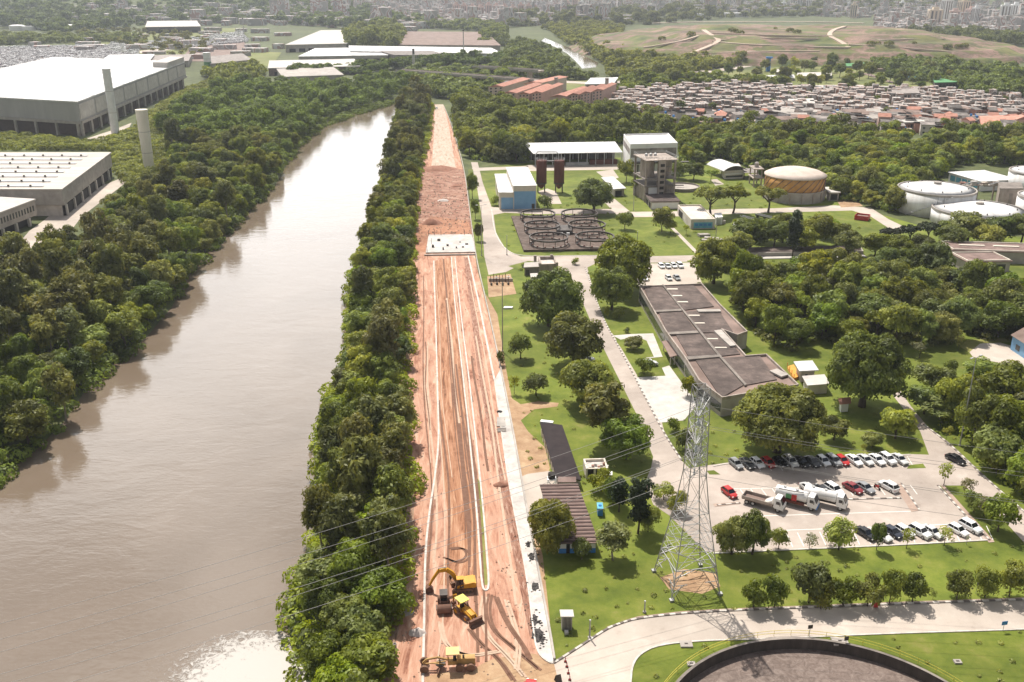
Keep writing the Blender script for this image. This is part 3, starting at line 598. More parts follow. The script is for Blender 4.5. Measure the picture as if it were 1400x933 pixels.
T = [
 ('shade_tree', 'broad', 751, 446, 92, 72, 'big dark round tree by the plant road just below the small concrete plant'),
 ('shade_tree', 'broad', 783, 500, 92, 68, 'big dark round tree standing over the lawn with a car parked under its crown'),
 ('shade_tree', 'broad_green', 802, 556, 88, 60, 'bright green broad tree just above the olive tree along the plant road'),
 ('shade_tree', 'broad', 850, 398, 86, 70, 'dense dark tree with wide crown at the top end of the dark-roofed long building'),
 ('shade_tree', 'broad', 836, 424, 62, 58, 'smaller dark tree huddled under the dense tree at the bend of the plant road'),
 ('olive_tree', 'olive', 826, 608, 70, 88, 'tall olive-brown feathery tree by the plant road above the roofless hut'),
 ('shade_tree', 'broad', 855, 628, 74, 56, 'low dark spreading tree leaning over the plant road below the olive tree'),
 ('lawn_tree', 'round_dark', 712, 491, 34, 30, 'small round tree standing alone on the lawn beside the worksite'),
 ('lawn_tree', 'round_dark', 733, 541, 37, 26, 'small wide-crowned tree on the lawn by the curved dirt path'),
 ('sapling', 'sapling', 703, 539, 17, 24, 'thin sparse sapling on the lawn next to the wide-crowned small tree'),
 ('shade_tree', 'broad_green', 750, 752, 72, 62, 'bright green leafy tree hiding the corner of the brown-roofed house'),
 ('lawn_tree', 'olive', 838, 766, 50, 52, 'grey-green loose tree on the lawn beside the end of the brown-roofed house'),
 ('conifer', 'cone', 872, 730, 32, 82, 'tall dark conifer in the garden between house and pylon'),
 ('conifer', 'cone', 846, 700, 24, 50, 'shorter dark conifer among the garden shrubs behind the brown-roofed house'),
 ('garden_tree', 'round', 822, 672, 34, 28, 'low green tree beside the roofless hut'),
 ('garden_tree', 'broad_green', 838, 690, 34, 34, 'green garden tree behind the blue tank'),
 ('garden_tree', 'round', 907, 684, 32, 24, 'small round green tree at the edge of the wide road by the pylon'),
 ('garden_tree', 'round', 886, 727, 34, 30, 'round green tree next to the tall dark conifer'),
 ('garden_tree', 'round', 925, 700, 30, 26, 'round green tree half behind the pylon lattice'),
 ('garden_tree', 'round_dark', 795, 765, 26, 26, 'small dark tree in front of the blue-based house wall'),
 ('shade_tree', 'broad_green', 975, 388, 76, 58, 'big green tree standing between the small car yard and the lawn'),
 ('shade_tree', 'giant', 1178, 556, 126, 98, 'huge spreading tree with bare limbs showing, largest crown on the plant grounds'),
 ('shade_tree', 'giant', 1062, 618, 142, 86, 'huge wide tree casting shade over the middle of the upper row of cars'),
 ('garden_tree', 'vine', 1224, 600, 50, 44, 'yellow-green bushy tree beside the diagonal road above the car park'),
 ('garden_tree', 'bank', 1140, 602, 40, 30, 'mixed leafy tree between the two huge trees'),
 ('garden_tree', 'vine', 1192, 612, 30, 22, 'low light-green bush tree near the upper end of the diagonal road'),
 ('garden_tree', 'olive', 1286, 578, 56, 36, 'grey-green rounded tree beside the diagonal road'),
 ('garden_tree', 'bank', 1263, 566, 54, 36, 'dark low tree just above the grey-green tree by the diagonal road'),
 ('garden_tree', 'bank', 1272, 535, 56, 34, 'dark bushy tree on the lawn among small specimen trees'),
 ('garden_tree', 'bank', 1378, 562, 74, 60, 'dark broad tree mass below the blue-walled house'),
 ('garden_tree', 'bank_green', 1340, 525, 56, 34, 'pale-topped tree beside the tall lamp post'),
 ('garden_tree', 'bank', 1376, 622, 66, 56, 'dark leafy tree beyond the tall lamp post'),
 ('garden_tree', 'bank', 1400, 600, 60, 60, 'dark tree cut by the picture edge below the blue-walled house'),
 ('garden_tree', 'vine', 1400, 650, 46, 36, 'light-green leafy tree beyond the diagonal road'),
 ('garden_tree', 'round', 1362, 648, 30, 30, 'small tree on the verge of the diagonal road'),
 ('garden_tree', 'bank_green', 1412, 690, 40, 44, 'green tree standing at the outer edge of the diagonal road'),
 ('lawn_tree', 'round_dark', 1298, 514, 17, 20, 'tiny round specimen tree alone on the small upper lawn'),
 ('lawn_tree', 'pale', 1257, 490, 26, 22, 'pale whitish flowering tree under the wood edge'),
 ('lawn_tree', 'sapling', 1310, 480, 16, 20, 'yellow-green sapling by the bare earth bank'),
 ('lawn_tree', 'sapling', 1293, 604, 14, 22, 'thin grey sapling beside the upper diagonal road'),
 ('bare_tree', 'sapling', 1179, 624, 8, 18, 'thin almost bare little tree above the row of cars'),
 ('parking_tree', 'broad_green', 1000, 758, 56, 48, 'dense green tree at the car park corner nearest the pylon'),
 ('parking_tree', 'broad_green', 1028, 758, 54, 56, 'tallest dense green tree along the car park edge, beside the pylon pair'),
 ('parking_tree', 'round', 1064, 752, 27, 28, 'small round green tree next to the dense pair by the car park'),
 ('parking_tree', 'pale', 1106, 751, 22, 20, 'sparse whitish little tree on the car park edge'),
 ('parking_tree', 'round', 1146, 752, 43, 36, 'big round-headed tree on the car park edge before the black car'),
 ('parking_tree', 'round_dark', 1198, 752, 21, 34, 'slim dark two-tiered tree in front of the lower cars'),
 ('parking_tree', 'sapling', 1239, 750, 22, 26, 'bright yellow-green young tree in front of the lower cars'),
 ('parking_tree', 'sapling', 1291, 746, 27, 24, 'wide bright green young tree in front of the lower white cars'),
 ('hedge_tree', 'round_dark', 1030, 831, 36, 32, 'low dark tree, first of the roadside row on the pylon side'),
 ('hedge_tree', 'round', 1058, 832, 38, 40, 'tall rounded tree, second of the roadside row from the pylon'),
 ('hedge_tree', 'round_dark', 1105, 824, 54, 48, 'largest tree of the roadside row above the round basin'),
 ('hedge_tree', 'round', 1122, 833, 40, 32, 'low tree growing before the largest tree of the roadside row'),
 ('hedge_tree', 'round_dark', 1152, 828, 40, 34, 'dark tree just right of the largest in the roadside row'),
 ('hedge_tree', 'round', 1186, 829, 38, 40, 'tall tree in the middle of the roadside row'),
 ('hedge_tree', 'round', 1216, 826, 36, 42, 'tallest slender tree in the middle of the roadside row'),
 ('hedge_tree', 'round_dark', 1247, 824, 36, 36, 'rounded tree closing the middle group of the roadside row'),
 ('sapling', 'sapling', 1275, 820, 11, 12, 'tiny sapling in the gap of the roadside row'),
 ('hedge_tree', 'round', 1308, 819, 38, 34, 'rounded tree right after the tiny sapling in the roadside row'),
 ('hedge_tree', 'round', 1346, 817, 38, 38, 'second tree from the picture edge in the roadside row'),
 ('hedge_tree', 'round', 1380, 816, 44, 44, 'large tree of the roadside row at the picture edge'),
 ('verge_tree', 'sapling', 1290, 664, 24, 30, 'thin light-green tree on the tip of the green wedge by the car park'),
 ('verge_tree', 'pale', 1318, 680, 26, 26, 'sparse pale tree on the green wedge between car park and diagonal road'),
 ('verge_tree', 'round', 1331, 700, 30, 28, 'green tree in the middle of the green wedge'),
 ('verge_tree', 'pale', 1345, 706, 30, 28, 'pale-leaved shrubby tree low on the green wedge'),
 ('verge_tree', 'round_dark', 1364, 727, 46, 46, 'largest tree on the green wedge, over the lower end of the car park'),
 ('verge_tree', 'bank', 1428, 712, 44, 44, 'dark tree beyond the diagonal road at the picture edge'),
 ('dome_tree', 'broad', 811, 290, 60, 44, 'dark dome-shaped tree beside the ring basins and twin silos'),
 ('round_bush', 'round_dark', 854, 314, 25, 22, 'round dark bush alone on the lawn right of the ring basins'),
 ('lawn_tree', 'round', 905, 317, 32, 32, 'two-tiered green tree on the lawn in front of the concrete tower'),
 ('lawn_tree', 'round_dark', 917, 319, 16, 16, 'small round tree hugging the two-tiered tree on the lawn'),
 ('lawn_tree', 'sapling', 938, 321, 12, 14, 'slim sapling by the little blue building'),
 ('umbrella_tree', 'umbrella', 972, 296, 58, 40, 'flat umbrella-crowned tree behind the little blue building'),
 ('umbrella_tree', 'umbrella', 1002, 292, 46, 36, 'flat-crowned tree between umbrella trees in front of the yellow tank yard'),
 ('umbrella_tree', 'umbrella', 1050, 291, 50, 34, 'flat umbrella-crowned tree in front of the yellow tank'),
 ('lawn_tree', 'sapling', 1011, 262, 12, 14, 'small tree on the lawn below the little gabled pavilion'),
 ('conifer', 'cypress', 1083, 354, 15, 66, 'slim black-green cypress standing above all around it'),
 ('garden_tree', 'bank_green', 1112, 338, 52, 46, 'olive-green tree next to the slim cypress'),
 ('garden_tree', 'vine', 1143, 337, 38, 36, 'light-green tree on the lawn edge right of the cypress'),
 ('garden_tree', 'bank', 1025, 342, 58, 40, 'dark green tree mass by the broken concrete slabs'),
 ('garden_tree', 'bank', 1058, 340, 40, 38, 'dark tree close left of the slim cypress'),
 ('pine', 'pine', 1215, 345, 38, 32, 'flat-topped dark pine, first of three by the white tanks'),
 ('pine', 'pine', 1240, 345, 36, 36, 'flat-topped dark pine, middle of three by the white tanks'),
 ('pine', 'pine', 1265, 343, 36, 38, 'flat-topped dark pine, last of three closest to the white tanks'),
 ('garden_tree', 'bank', 1322, 333, 62, 40, 'broad tree in front of the nearest white tank'),
 ('garden_tree', 'bank', 1366, 333, 56, 36, 'dark tree right of the broad one in front of the white tanks'),
 ('garden_tree', 'bank', 1290, 335, 36, 30, 'low dark tree between the pines and the nearest white tank'),
 ('garden_tree', 'round_dark', 888, 258, 0, 0, ''),
 ('garden_tree', 'round_dark', 856, 250, 24, 30, 'tree between the white shed and the concrete tower'),
 ('garden_tree', 'bank', 948, 247, 30, 24, 'dark round tree beyond the small round basin'),
 ('garden_tree', 'round', 928, 245, 24, 26, 'green tree beside the concrete tower'),
 ('garden_tree', 'sapling', 972, 249, 20, 18, 'light tree beside the path to the pavilion'),
 ('palm', 'sapling', 868, 268, 13, 24, 'thin tuft-headed tree beside the concrete tower'),
 ('shrub', 'shrub_light', 829, 434, 9, 14, 'upright shrub in the bed by the long building'),
 ('shrub', 'shrub', 846, 436, 15, 14, 'spiky round shrub on the lawn by the long building'),
 ('shrub', 'shrub', 857, 455, 8, 6, 'tiny clipped shrub at the lawn corner by the pale court'),
 ('shrub', 'vine', 866, 478, 28, 18, 'bushy shrub filling the bed beside the plant road'),
 ('garden_tree', 'round', 880, 512, 26, 24, 'small spreading tree on the little lawn by the parked pickup'),
 ('garden_tree', 'round', 940, 542, 22, 26, 'dense little tree by the wall end of the long building'),
 ('shrub', 'shrub', 920, 590, 18, 14, 'shrub beside the pylon top at the road corner'),
 ('shrub', 'shrub', 936, 615, 24, 22, 'large shrub at the road corner behind the pylon'),
 ('shrub', 'shrub', 677, 288, 0, 0, ''),
 ('shrub', 'shrub', 692, 259, 0, 0, ''),
 ('shrub', 'shrub', 678, 281, 13, 11, 'dark round shrub at the corner of the big blue building'),
 ('shrub', 'shrub_light', 716, 366, 8, 5, 'small shrub on the road island by the concrete plant'),
 ('shrub', 'shrub', 787, 362, 10, 8, 'dark shrub at the fork of the plant road'),
 ('shrub', 'shrub', 744, 285, 20, 14, 'wild shrub clump between blue building and ring basins'),
 ('garden_tree', 'bank', 646, 272, 16, 34, 'tall shrubby tree on the verge above the worksite wall'),
 ('garden_tree', 'bank', 650, 300, 14, 26, 'shrubby tree on the verge between wall and plant road'),
 ('garden_tree', 'bank', 654, 330, 14, 24, 'shrubby tree on the verge opposite the white slab'),
 ('shrub', 'shrub', 684, 500, 12, 16, 'dark shrub against the worksite wall on the lawn'),
]
for t in T:
    if t[4]: pxtree(t[0], t[1], *t[2:6], t[6])
# ---------------------------------------------------------------- woods: trees placed one by one over an area
def scatter(poly_px, spacing, n, jitter=.85, z=0.0, seed=1, world=None):
    P = world or GS(poly_px, z); rng = random.Random(seed)
    x0, x1 = min(p.x for p in P), max(p.x for p in P); y0, y1 = min(p.y for p in P), max(p.y for p in P)
    pts = []; cell = {}; tries = 0
    X = np.array([rng.uniform(x0, x1) for _ in range(60000)]); Y = np.array([rng.uniform(y0, y1) for _ in range(60000)])
    ok = inpoly(P, X, Y)
    for x, y in zip(X[ok], Y[ok]):
        sp = spacing(y) if callable(spacing) else spacing
        k = (int(x//sp), int(y//sp)); bad = False
        for i in (-1, 0, 1):
            for j in (-1, 0, 1):
                for q in cell.get((k[0]+i, k[1]+j), ()):
                    if (q[0]-x)**2+(q[1]-y)**2 < (sp*jitter)**2: bad = True
        if bad: continue
        cell.setdefault(k, []).append((x, y)); pts.append((float(x), float(y)))
        if len(pts) >= n: break
    return sorted(pts, key=lambda p: p[1])
def gz(x, y):
    """height of the bank at a point"""
    i = inpoly(RIVER, np.array([x]), np.array([y]))[0]; d = float(pdist(RIVER, np.array([x]), np.array([y]))[0])
    return WL-.5 if i else min(0, WL+d*.55)
def wood(name, pts, mix, sizes, label, group, cat='tree', seed=3, bank=False):
    rng = random.Random(seed)
    for x, y in pts:
        key = rng.choices([m_[0] for m_ in mix], [m_[1] for m_ in mix])[0]
        w = rng.uniform(*sizes); R0, top, _ = KINDS[key]
        lb = label[key] if isinstance(label, dict) else label
        plant_tree(name, key, (x, y, gz(x, y) if bank else 0), w, w/(2*R0)*top*rng.uniform(.75, 1.35), lb, cat, group, rng)
RB = [(568, 131), (553, 145), (546, 170), (540, 205), (530, 245), (516, 300), (503, 342), (490, 385), (492, 450), (486, 505), (464, 560), (452, 605), (456, 660), (456, 715), (436, 770), (420, 808), (420, 850), (440, 905), (470, 960), (500, 1040), (520, 1040), (528, 960), (538, 850), (550, 790), (556, 720), (556, 660), (552, 600), (548, 520), (553, 430), (554, 365), (558, 330), (562, 262), (570, 228), (578, 190), (585, 143)]
pr = scatter(RB, lambda y: 5.4, 292, seed=5)
mixr = lambda y: [('bank', 3), ('bank_green', 3), ('vine', 2), ('olive', .7)]
LB_R = {'bank': 'dark leafy tree packed in the strip between the river and the red earth road', 'bank_green': 'mid-green leafy tree packed in the strip between the river and the red earth road', 'vine': 'light-green creeper-covered tree in the strip between the river and the red earth road', 'olive': 'olive feathery tree rising from the strip between the river and the red earth road'}
far_olive = [p for p in pr if p[1] > 520]; near_r = [p for p in pr if p[1] <= 520]
near_olive = [p for p in near_r if 135 < p[1] < 190 and p[0] > -34]; near_r = [p for p in near_r if p not in near_olive]
wood('riverside_tree', near_r, mixr(0), (6.5, 10), LB_R, 'trees of the strip between river and worksite', seed=11, bank=True)
wood('riverside_tree', near_olive, [('olive', 3), ('bank_green', 1)], (6.5, 9), LB_R, 'trees of the strip between river and worksite', seed=12, bank=True)
wood('riverside_tree', far_olive, [('olive', 2), ('bank', 1), ('bank_green', 1)], (7, 10), LB_R, 'trees of the strip between river and worksite', seed=13, bank=True)
LB = [(-40, 655), (0, 640), (45, 607), (84, 567), (112, 526), (146, 494), (194, 456), (229, 414), (256, 368), (294, 322), (334, 282), (368, 252), (386, 222), (412, 188), (446, 161), (500, 143), (536, 133), (560, 124), (562, 112), (520, 112), (440, 122), (380, 120), (340, 118), (300, 124), (270, 138), (250, 150), (215, 180), (232, 200), (240, 250), (210, 268), (184, 280), (160, 298), (134, 324), (114, 347), (95, 364), (55, 374), (0, 368), (-80, 380), (-160, 440)]
pl = scatter(LB, lambda y: 6.4+max(0, y-330)*.006, 700, seed=8)
LB_L = {'bank': 'dark dense tree in the forest between the river and the white factories', 'bank_green': 'mid-green dense tree in the forest between the river and the white factories', 'vine': 'light-green creeper-draped tree in the forest between the river and the white factories', 'olive': 'tall olive feathery tree in the forest between the river and the white factories'}
pl = [p for p in pl if p[0]/max(p[1], 1) > -.62]
big_ol = [p for p in pl if p[1] < 330 and p[0] < -120 and p[1] > 215]
rest = [p for p in pl if p not in big_ol]
print('forest left', len(pl), len(big_ol))
keep = rest[:max(0, 298-len(big_ol))]; LEFT_FAR = rest[len(keep):]
wood('forest_tree', big_ol, [('olive', 3), ('bank', 1)], (8, 11), LB_L, 'trees of the river forest below the factories', seed=21, bank=True)
wood('forest_tree', keep, [('bank', 3), ('bank_green', 3), ('vine', 2), ('olive', .6)], (6, 12), LB_L, 'trees of the river forest below the factories', seed=22, bank=True)
p = G(195, 375); plant_tree('flowering_tree', 'sapling', (p.x, p.y, 5.0), 4, 5, 'tree top with yellow blossom in the dark river forest', 'tree')
for o in bpy.data.objects['flowering_tree'].children:
    if o.name.startswith('crown'): o.data = o.data.copy(); o.data.materials[0] = M['leaf_yellow']
# inner woodland of the plant, right of the long building
W1 = [(1002, 412), (1030, 400), (1060, 390), (1120, 386), (1180, 381), (1258, 383), (1285, 399), (1320, 409), (1420, 413), (1480, 430), (1460, 470), (1370, 466), (1330, 462), (1260, 476), (1200, 470), (1110, 468), (1080, 482), (1050, 470), (1020, 440)]
p1 = scatter(W1, 7.4, 190, seed=31)
LW = {'bank': 'dark leafy tree in the grove beyond the dark-roofed long building', 'bank_green': 'mid-green leafy tree in the grove beyond the dark-roofed long building', 'vine': 'light-green leafy tree in the grove beyond the dark-roofed long building', 'pale': 'pale-topped tree in the grove beyond the dark-roofed long building', 'umbrella': 'flat-crowned tree in the grove beyond the dark-roofed long building', 'broad_green': 'broad green tree in the grove beyond the dark-roofed long building'}
wood('grove_tree', p1, [('bank', 3), ('bank_green', 3), ('umbrella', 1), ('broad_green', 1.5), ('vine', .5)], (8, 13), LW, 'trees of the grove beyond the long building', seed=32)
W1b = [(1285, 575), (1318, 604), (1358, 644), (1390, 672), (1440, 708), (1480, 690), (1420, 640), (1420, 560), (1330, 560)]
# belt of wood behind the plant
for k_, (x, y, wd, ht, ky) in enumerate(((1095, 347, 44, 38, 'bank_green'), (1070, 332, 44, 36, 'bank'), (1040, 330, 40, 32, 'bank_green'), (1008, 352, 42, 32, 'bank'), (1000, 368, 44, 36, 'bank_green'), (1128, 326, 34, 30, 'vine'), (1195, 352, 42, 32, 'bank'), (1228, 356, 46, 32, 'bank_green'), (1160, 350, 40, 32, 'bank'), (1302, 342, 44, 32, 'bank'), (1350, 340, 50, 34, 'bank_green'), (1395, 335, 50, 40, 'bank'), (1258, 352, 40, 30, 'bank'))):
    pxtree('garden_tree', ky, x, y, wd, ht, {'bank': 'dark', 'bank_green': 'mid-green', 'vine': 'light-green'}[ky]+' tree of the loose clump between cypress and white tanks', 'tree', 'loose clump between cypress and white tanks')
wood('garden_tree', scatter(W1b, 8.5, 45, seed=35), [('bank', 2), ('bank_green', 2), ('vine', .7)], (6, 11), {'bank': 'dark tree of the garden beyond the diagonal road', 'bank_green': 'mid-green tree of the garden beyond the diagonal road', 'vine': 'light-green tree of the garden beyond the diagonal road'}, 'trees of the garden beyond the diagonal road', seed=36)
W2 = [(622, 150), (628, 190), (640, 214), (660, 222), (718, 222), (722, 206), (846, 196), (860, 190), (930, 192), (938, 226), (985, 216), (1018, 226), (1040, 240), (1128, 256), (1136, 270), (1190, 283), (1222, 290), (1300, 225), (1420, 226), (1440, 200), (1300, 192), (1250, 210), (1238, 196), (1180, 192), (1100, 190), (1040, 184), (960, 182), (900, 178), (830, 160), (740, 158), (680, 148), (640, 140)]
p2 = scatter(W2, lambda y: 8.2, 900, seed=41)
LW2 = {k: v+' in the woodland belt behind the plant buildings' for k, v in {'bank': 'dark leafy tree', 'bank_green': 'mid-green leafy tree', 'vine': 'light-green bushy tree', 'olive': 'olive feathery tree', 'broad': 'broad dark tree'}.items()}
d2 = [p for p in p2 if p[0] < 95]; l2 = [p for p in p2 if p[0] >= 95]
print('belt', len(d2), len(l2))
n2 = sorted(p2, key=lambda p: p[1])[:298]; BELT_FAR = [p for p in p2 if p not in set(n2)]
nd = [p for p in n2 if p[0] < 95]; nl = [p for p in n2 if p[0] >= 95]
ol2 = [p for p in nd if p[0] < 15 and p[1] > 585]; nd = [p for p in nd if p not in ol2]
wood('woodland_tree', ol2, [('olive', 3), ('bank', 1)], (9, 12), LW2, 'trees of the woodland belt', seed=42)
wood('woodland_tree', nd, [('broad', 3), ('bank', 3), ('bank_green', 1.5)], (11, 15), LW2, 'trees of the woodland belt', seed=43)
wood('woodland_tree', nl, [('vine', 3.5), ('bank_green', 2), ('bank', .8)], (8.5, 12), LW2, 'trees of the woodland belt', seed=44)
# ---------------------------------------------------------------- undergrowth and far woods (nobody could count them)
def lumps(name, pts, r, dens, size, m, seed, flat=.6, zf=None):
    rng = np.random.default_rng(seed); cl = []
    for x, y in pts:
        k = r*rng.uniform(.6, 1.35); z = zf(x, y) if zf else 0
        if flat < 1: cl.append((x, y, z+k*.35, k, k, k*flat)); continue
        ht = k*rng.uniform(.5, 1.5)*flat                       # a tree of several clumps
        cl.append((x, y, z+ht*.6, k*.6, k*.6, ht*.6))
        for j in range(5):
            a_ = rng.uniform(0, 6.28); q = k*rng.uniform(.3, .5); cl.append((x+cos(a_)*k*.6, y+sin(a_)*k*.6, z+ht*rng.uniform(.35, 1.1), q, q, q*.8))
    me = cardmesh(name, cards(rng, cl, dens, size, fill=.05), m); o = bpy.data.objects.new(name, me); COL.objects.link(o)
    return tag(o, kind='stuff')
RBU = [(x-5, y) for x, y in ((566, 131), (550, 143), (544, 170), (537, 205), (526, 245), (512, 300), (497, 342), (481, 385), (478, 450), (467, 505), (443, 560), (433, 605), (437, 660), (439, 715), (417, 770), (397, 810), (397, 860), (417, 912), (456, 960))]+[(x-2, y) for x, y in EDGE_L[::-1]]
lumps('undergrowth', scatter(RBU, 3.4, 1600, seed=51), 2.3, 3.2, .5, 'leaf_mid', 52, zf=gz)
LBU = [(x-3, y+7) for x, y in LB]
lumps('undergrowth', scatter(LBU, 4.6, 2200, seed=53), 2.9, 2.4, .6, 'leaf_dark', 54, zf=gz)
lumps('undergrowth', scatter([(-60, 212), (-60, 182), (0, 185), (112, 196), (150, 190), (185, 178), (215, 150), (258, 122), (300, 108), (345, 118), (270, 140), (240, 165), (225, 200), (236, 250), (170, 252), (158, 215), (150, 206), (0, 206)], 5.2, 900, seed=153), 3.2, 2.0, .7, 'leaf_mid', 154)
lumps('undergrowth', scatter(W2, 6.5, 1500, seed=55), 3.2, 1.8, .8, 'leaf_mid', 56)
lumps('undergrowth', scatter(W1, 5.0, 500, seed=57), 2.2, 2.6, .55, 'leaf_dark', 58)
lumps('undergrowth', scatter(W1b, 4.2, 300, seed=59), 2.0, 3, .5, 'leaf_mid', 60)
lumps('woodland', LEFT_FAR, 5.6, 1.6, .8, 'leaf_dark', 61, flat=1.3)
lumps('woodland', BELT_FAR, 6.0, 1.5, .85, 'leaf_dark', 62, flat=1.3)
def offroad(pts):
    X = np.array([p[0] for p in pts]); Y = np.array([p[1] for p in pts]); ok = np.hypot(X-pc.x, Y-pc.y) > RC+2.5
    for k_ in ('plant_road', 'access_road', 'court', 'yard', 'car_yard', 'paved_strip', 'yard_pad', 'footpath', 'works_pit'):
        for P_ in SHEETS.get(k_, ()): ok &= ~inpoly(P_, X, Y)
    ok &= ~inpoly([(p.x, p.y) for p in GS([(699, 297), (812, 296), (846, 346), (714, 348)])], X, Y)
    return [p for p, o in zip(pts, ok) if o]
LAWN = [(700, 430), (770, 400), (830, 470), (960, 580), (1260, 560), (1420, 700), (1460, 900), (1300, 960), (870, 960), (760, 890), (730, 700)]
lumps('weeds', offroad(scatter(LAWN, 3.6, 420, .55, seed=171)), .42, 12, .24, 'leaf_mid', 172, .5)
lumps('weeds', offroad(scatter([(690, 300), (840, 250), (1000, 250), (1150, 300), (1250, 340), (1000, 400), (700, 440)], 5.0, 260, seed=173)), .6, 9, .3, 'leaf_mid', 174, .5)
rg = random.Random(71)
# ================================================================ BUILDINGS AND WORKS OF THE PLANT
class Bld:
    """a building standing on a ground outline; everything is made in its own local frame"""
    def __init__(s, name, label, cat, px, z=0.0, group=None, para=True, world=None):
        P = world or [G(x, y, z) for x, y in px]
        if para and len(P) == 3: P = [P[0], P[1], P[1]+(P[2]-P[0]), P[2]]
        s.o = Vector((P[0].x, P[0].y, 0)); d = P[1]-P[0]; s.a = atan2(d.y, d.x)
        s.root = empty(name, s.o, s.a, label, cat, group)
        s.P = [s.loc(p) for p in P]; s.L = s.P[1][0]; s.W = s.P[-1][1]
    def loc(s, p):
        d = Vector((p.x, p.y, 0))-s.o; return (d.x*cos(s.a)+d.y*sin(s.a), -d.x*sin(s.a)+d.y*cos(s.a))
    def off(s, k, P=None):
        P = P or s.P; cx = sum(p[0] for p in P)/len(P); cy = sum(p[1] for p in P)/len(P); o = []
        n = len(P)
        for i in range(n):
            a, b, c = (Vector(P[j % n]) for j in (i-1, i, i+1)); e = (b-a).normalized(); f = (c-b).normalized()
            na, nb = Vector((e.y, -e.x)), Vector((f.y, -f.x)); m_ = na+nb; m_ = m_/max(.2, m_.length_squared)*2
            o.append(tuple(b+m_*k))
        return o
    def wall(s, h, m='render_wall', z0=0, name='wall', P=None): return MB().prism(P or s.P, z0-(.2 if z0 == 0 else 0), h).build(name, m, s.root)
    def flat(s, z, m='roof_grey', t=.3, over=.3, name='roof', P=None): return MB().prism(s.off(over, P), z, z+t).build(name, m, s.root)
    def parapet(s, z, h=.6, w=.3, m='concrete', P=None, name='parapet'):
        Q = P or s.P; I = s.off(-w, Q); n = len(Q); mb = MB()
        mb.add([(*q, z) for q in Q]+[(*q, z) for q in I]+[(*q, z+h) for q in Q]+[(*q, z+h) for q in I],
               [(i, (i+1) % n, 2*n+(i+1) % n, 2*n+i) for i in range(n)]+[(n+(i+1) % n, n+i, 3*n+i, 3*n+(i+1) % n) for i in range(n)]+[(2*n+i, 2*n+(i+1) % n, 3*n+(i+1) % n, 3*n+i) for i in range(n)])
        return mb.build(name, m, s.root)
    def face(s, edge, u0, u1, z0, z1, m='dark_window', name='window', d=.06, dep=.05, parent=None):
        """a panel set on the wall of an edge; u from 0 to 1 along the edge"""
        n = len(s.P); a = Vector(s.P[edge]); b = Vector(s.P[(edge+1) % n]); e = b-a; q = Vector((e.y, -e.x)).normalized()
        p0, p1 = a+e*u0, a+e*u1; i = -q*dep; o = q*d
        mb = MB().hexa([(*(p0+o), z0), (*(p1+o), z0), (*(p1+i), z0), (*(p0+i), z0)], [(*(p0+o), z1), (*(p1+o), z1), (*(p1+i), z1), (*(p0+i), z1)])
        return mb.build(name, m, parent or s.root)
    def gable(s, z, rise, m='roof_tile', over=.5, along='x', name='roof', P=None):
        A, B, C, D = [Vector(p) for p in s.off(over, P)]
        if along == 'x': r0, r1 = (A+D)/2, (B+C)/2
        else: r0, r1 = (A+B)/2, (D+C)/2
        V = [(*A, z), (*B, z), (*C, z), (*D, z), (*r0, z+rise), (*r1, z+rise)]
        f = [(0, 1, 5, 4), (2, 3, 4, 5), (1, 2, 5), (3, 0, 4), (3, 2, 1, 0)] if along == 'x' else [(3, 0, 4, 5), (1, 2, 5, 4), (0, 1, 4), (2, 3, 5), (3, 2, 1, 0)]
        return MB().add(V, f).build(name, m, s.root)
    def shed(s, z0, z1, m, over=.4, t=.25, name='roof', P=None):
        """single slope rising from the front edge to the back one"""
        A, B, C, D = s.off(over, P)
        return MB().hexa([(*A, z0), (*B, z0), (*C, z1), (*D, z1)], [(*A, z0+t), (*B, z0+t), (*C, z1+t), (*D, z1+t)]).build(name, m, s.root)
def part(mb, name, m, root, smooth=False): return mb.build(name, m, root, smooth=smooth)
# --- big blue building (two heights)
h1, h2 = hgt(690, 287, 263), hgt(715, 287, 254)
b = Bld('workshop_building', 'tall pale building with blue-painted front and stepped white roof, beside the twin silos', 'building', [(702, 287), (733, 286.5), (692.5, 260.3)])
fr = b.P
low = [b.loc(G(683, 287)), b.loc(G(702, 287)), b.P[3], b.loc(G(677.5, 260.5))]
b.wall(h2-.3, 'cream'); b.shed(h2-.3, h2, 'white_roof', .25)
b.wall(h1-.3, 'cream', P=[(p[0]-.02, p[1]) for p in low]); b.shed(h1-.3, h1-.1, 'white_roof', .2, P=[(p[0]-.25, p[1]) for p in low])
b.face(0, 0.03, .97, .3, h2-2.6, 'blue_paint', 'painted_panel')
s_ = Bld.__new__(Bld); s_.P = low; s_.root = b.root
s_.face(0, .12, .98, .3, h1-2.4, 'blue_paint', 'painted_panel')
for k in range(3): s_.face(3, .15+k*.3, .28+k*.3, 2, 4.5, 'dark_window', 'window')
b.face(0, .80, .93, 0, 2.6, 'steel_dark', 'door', .09)
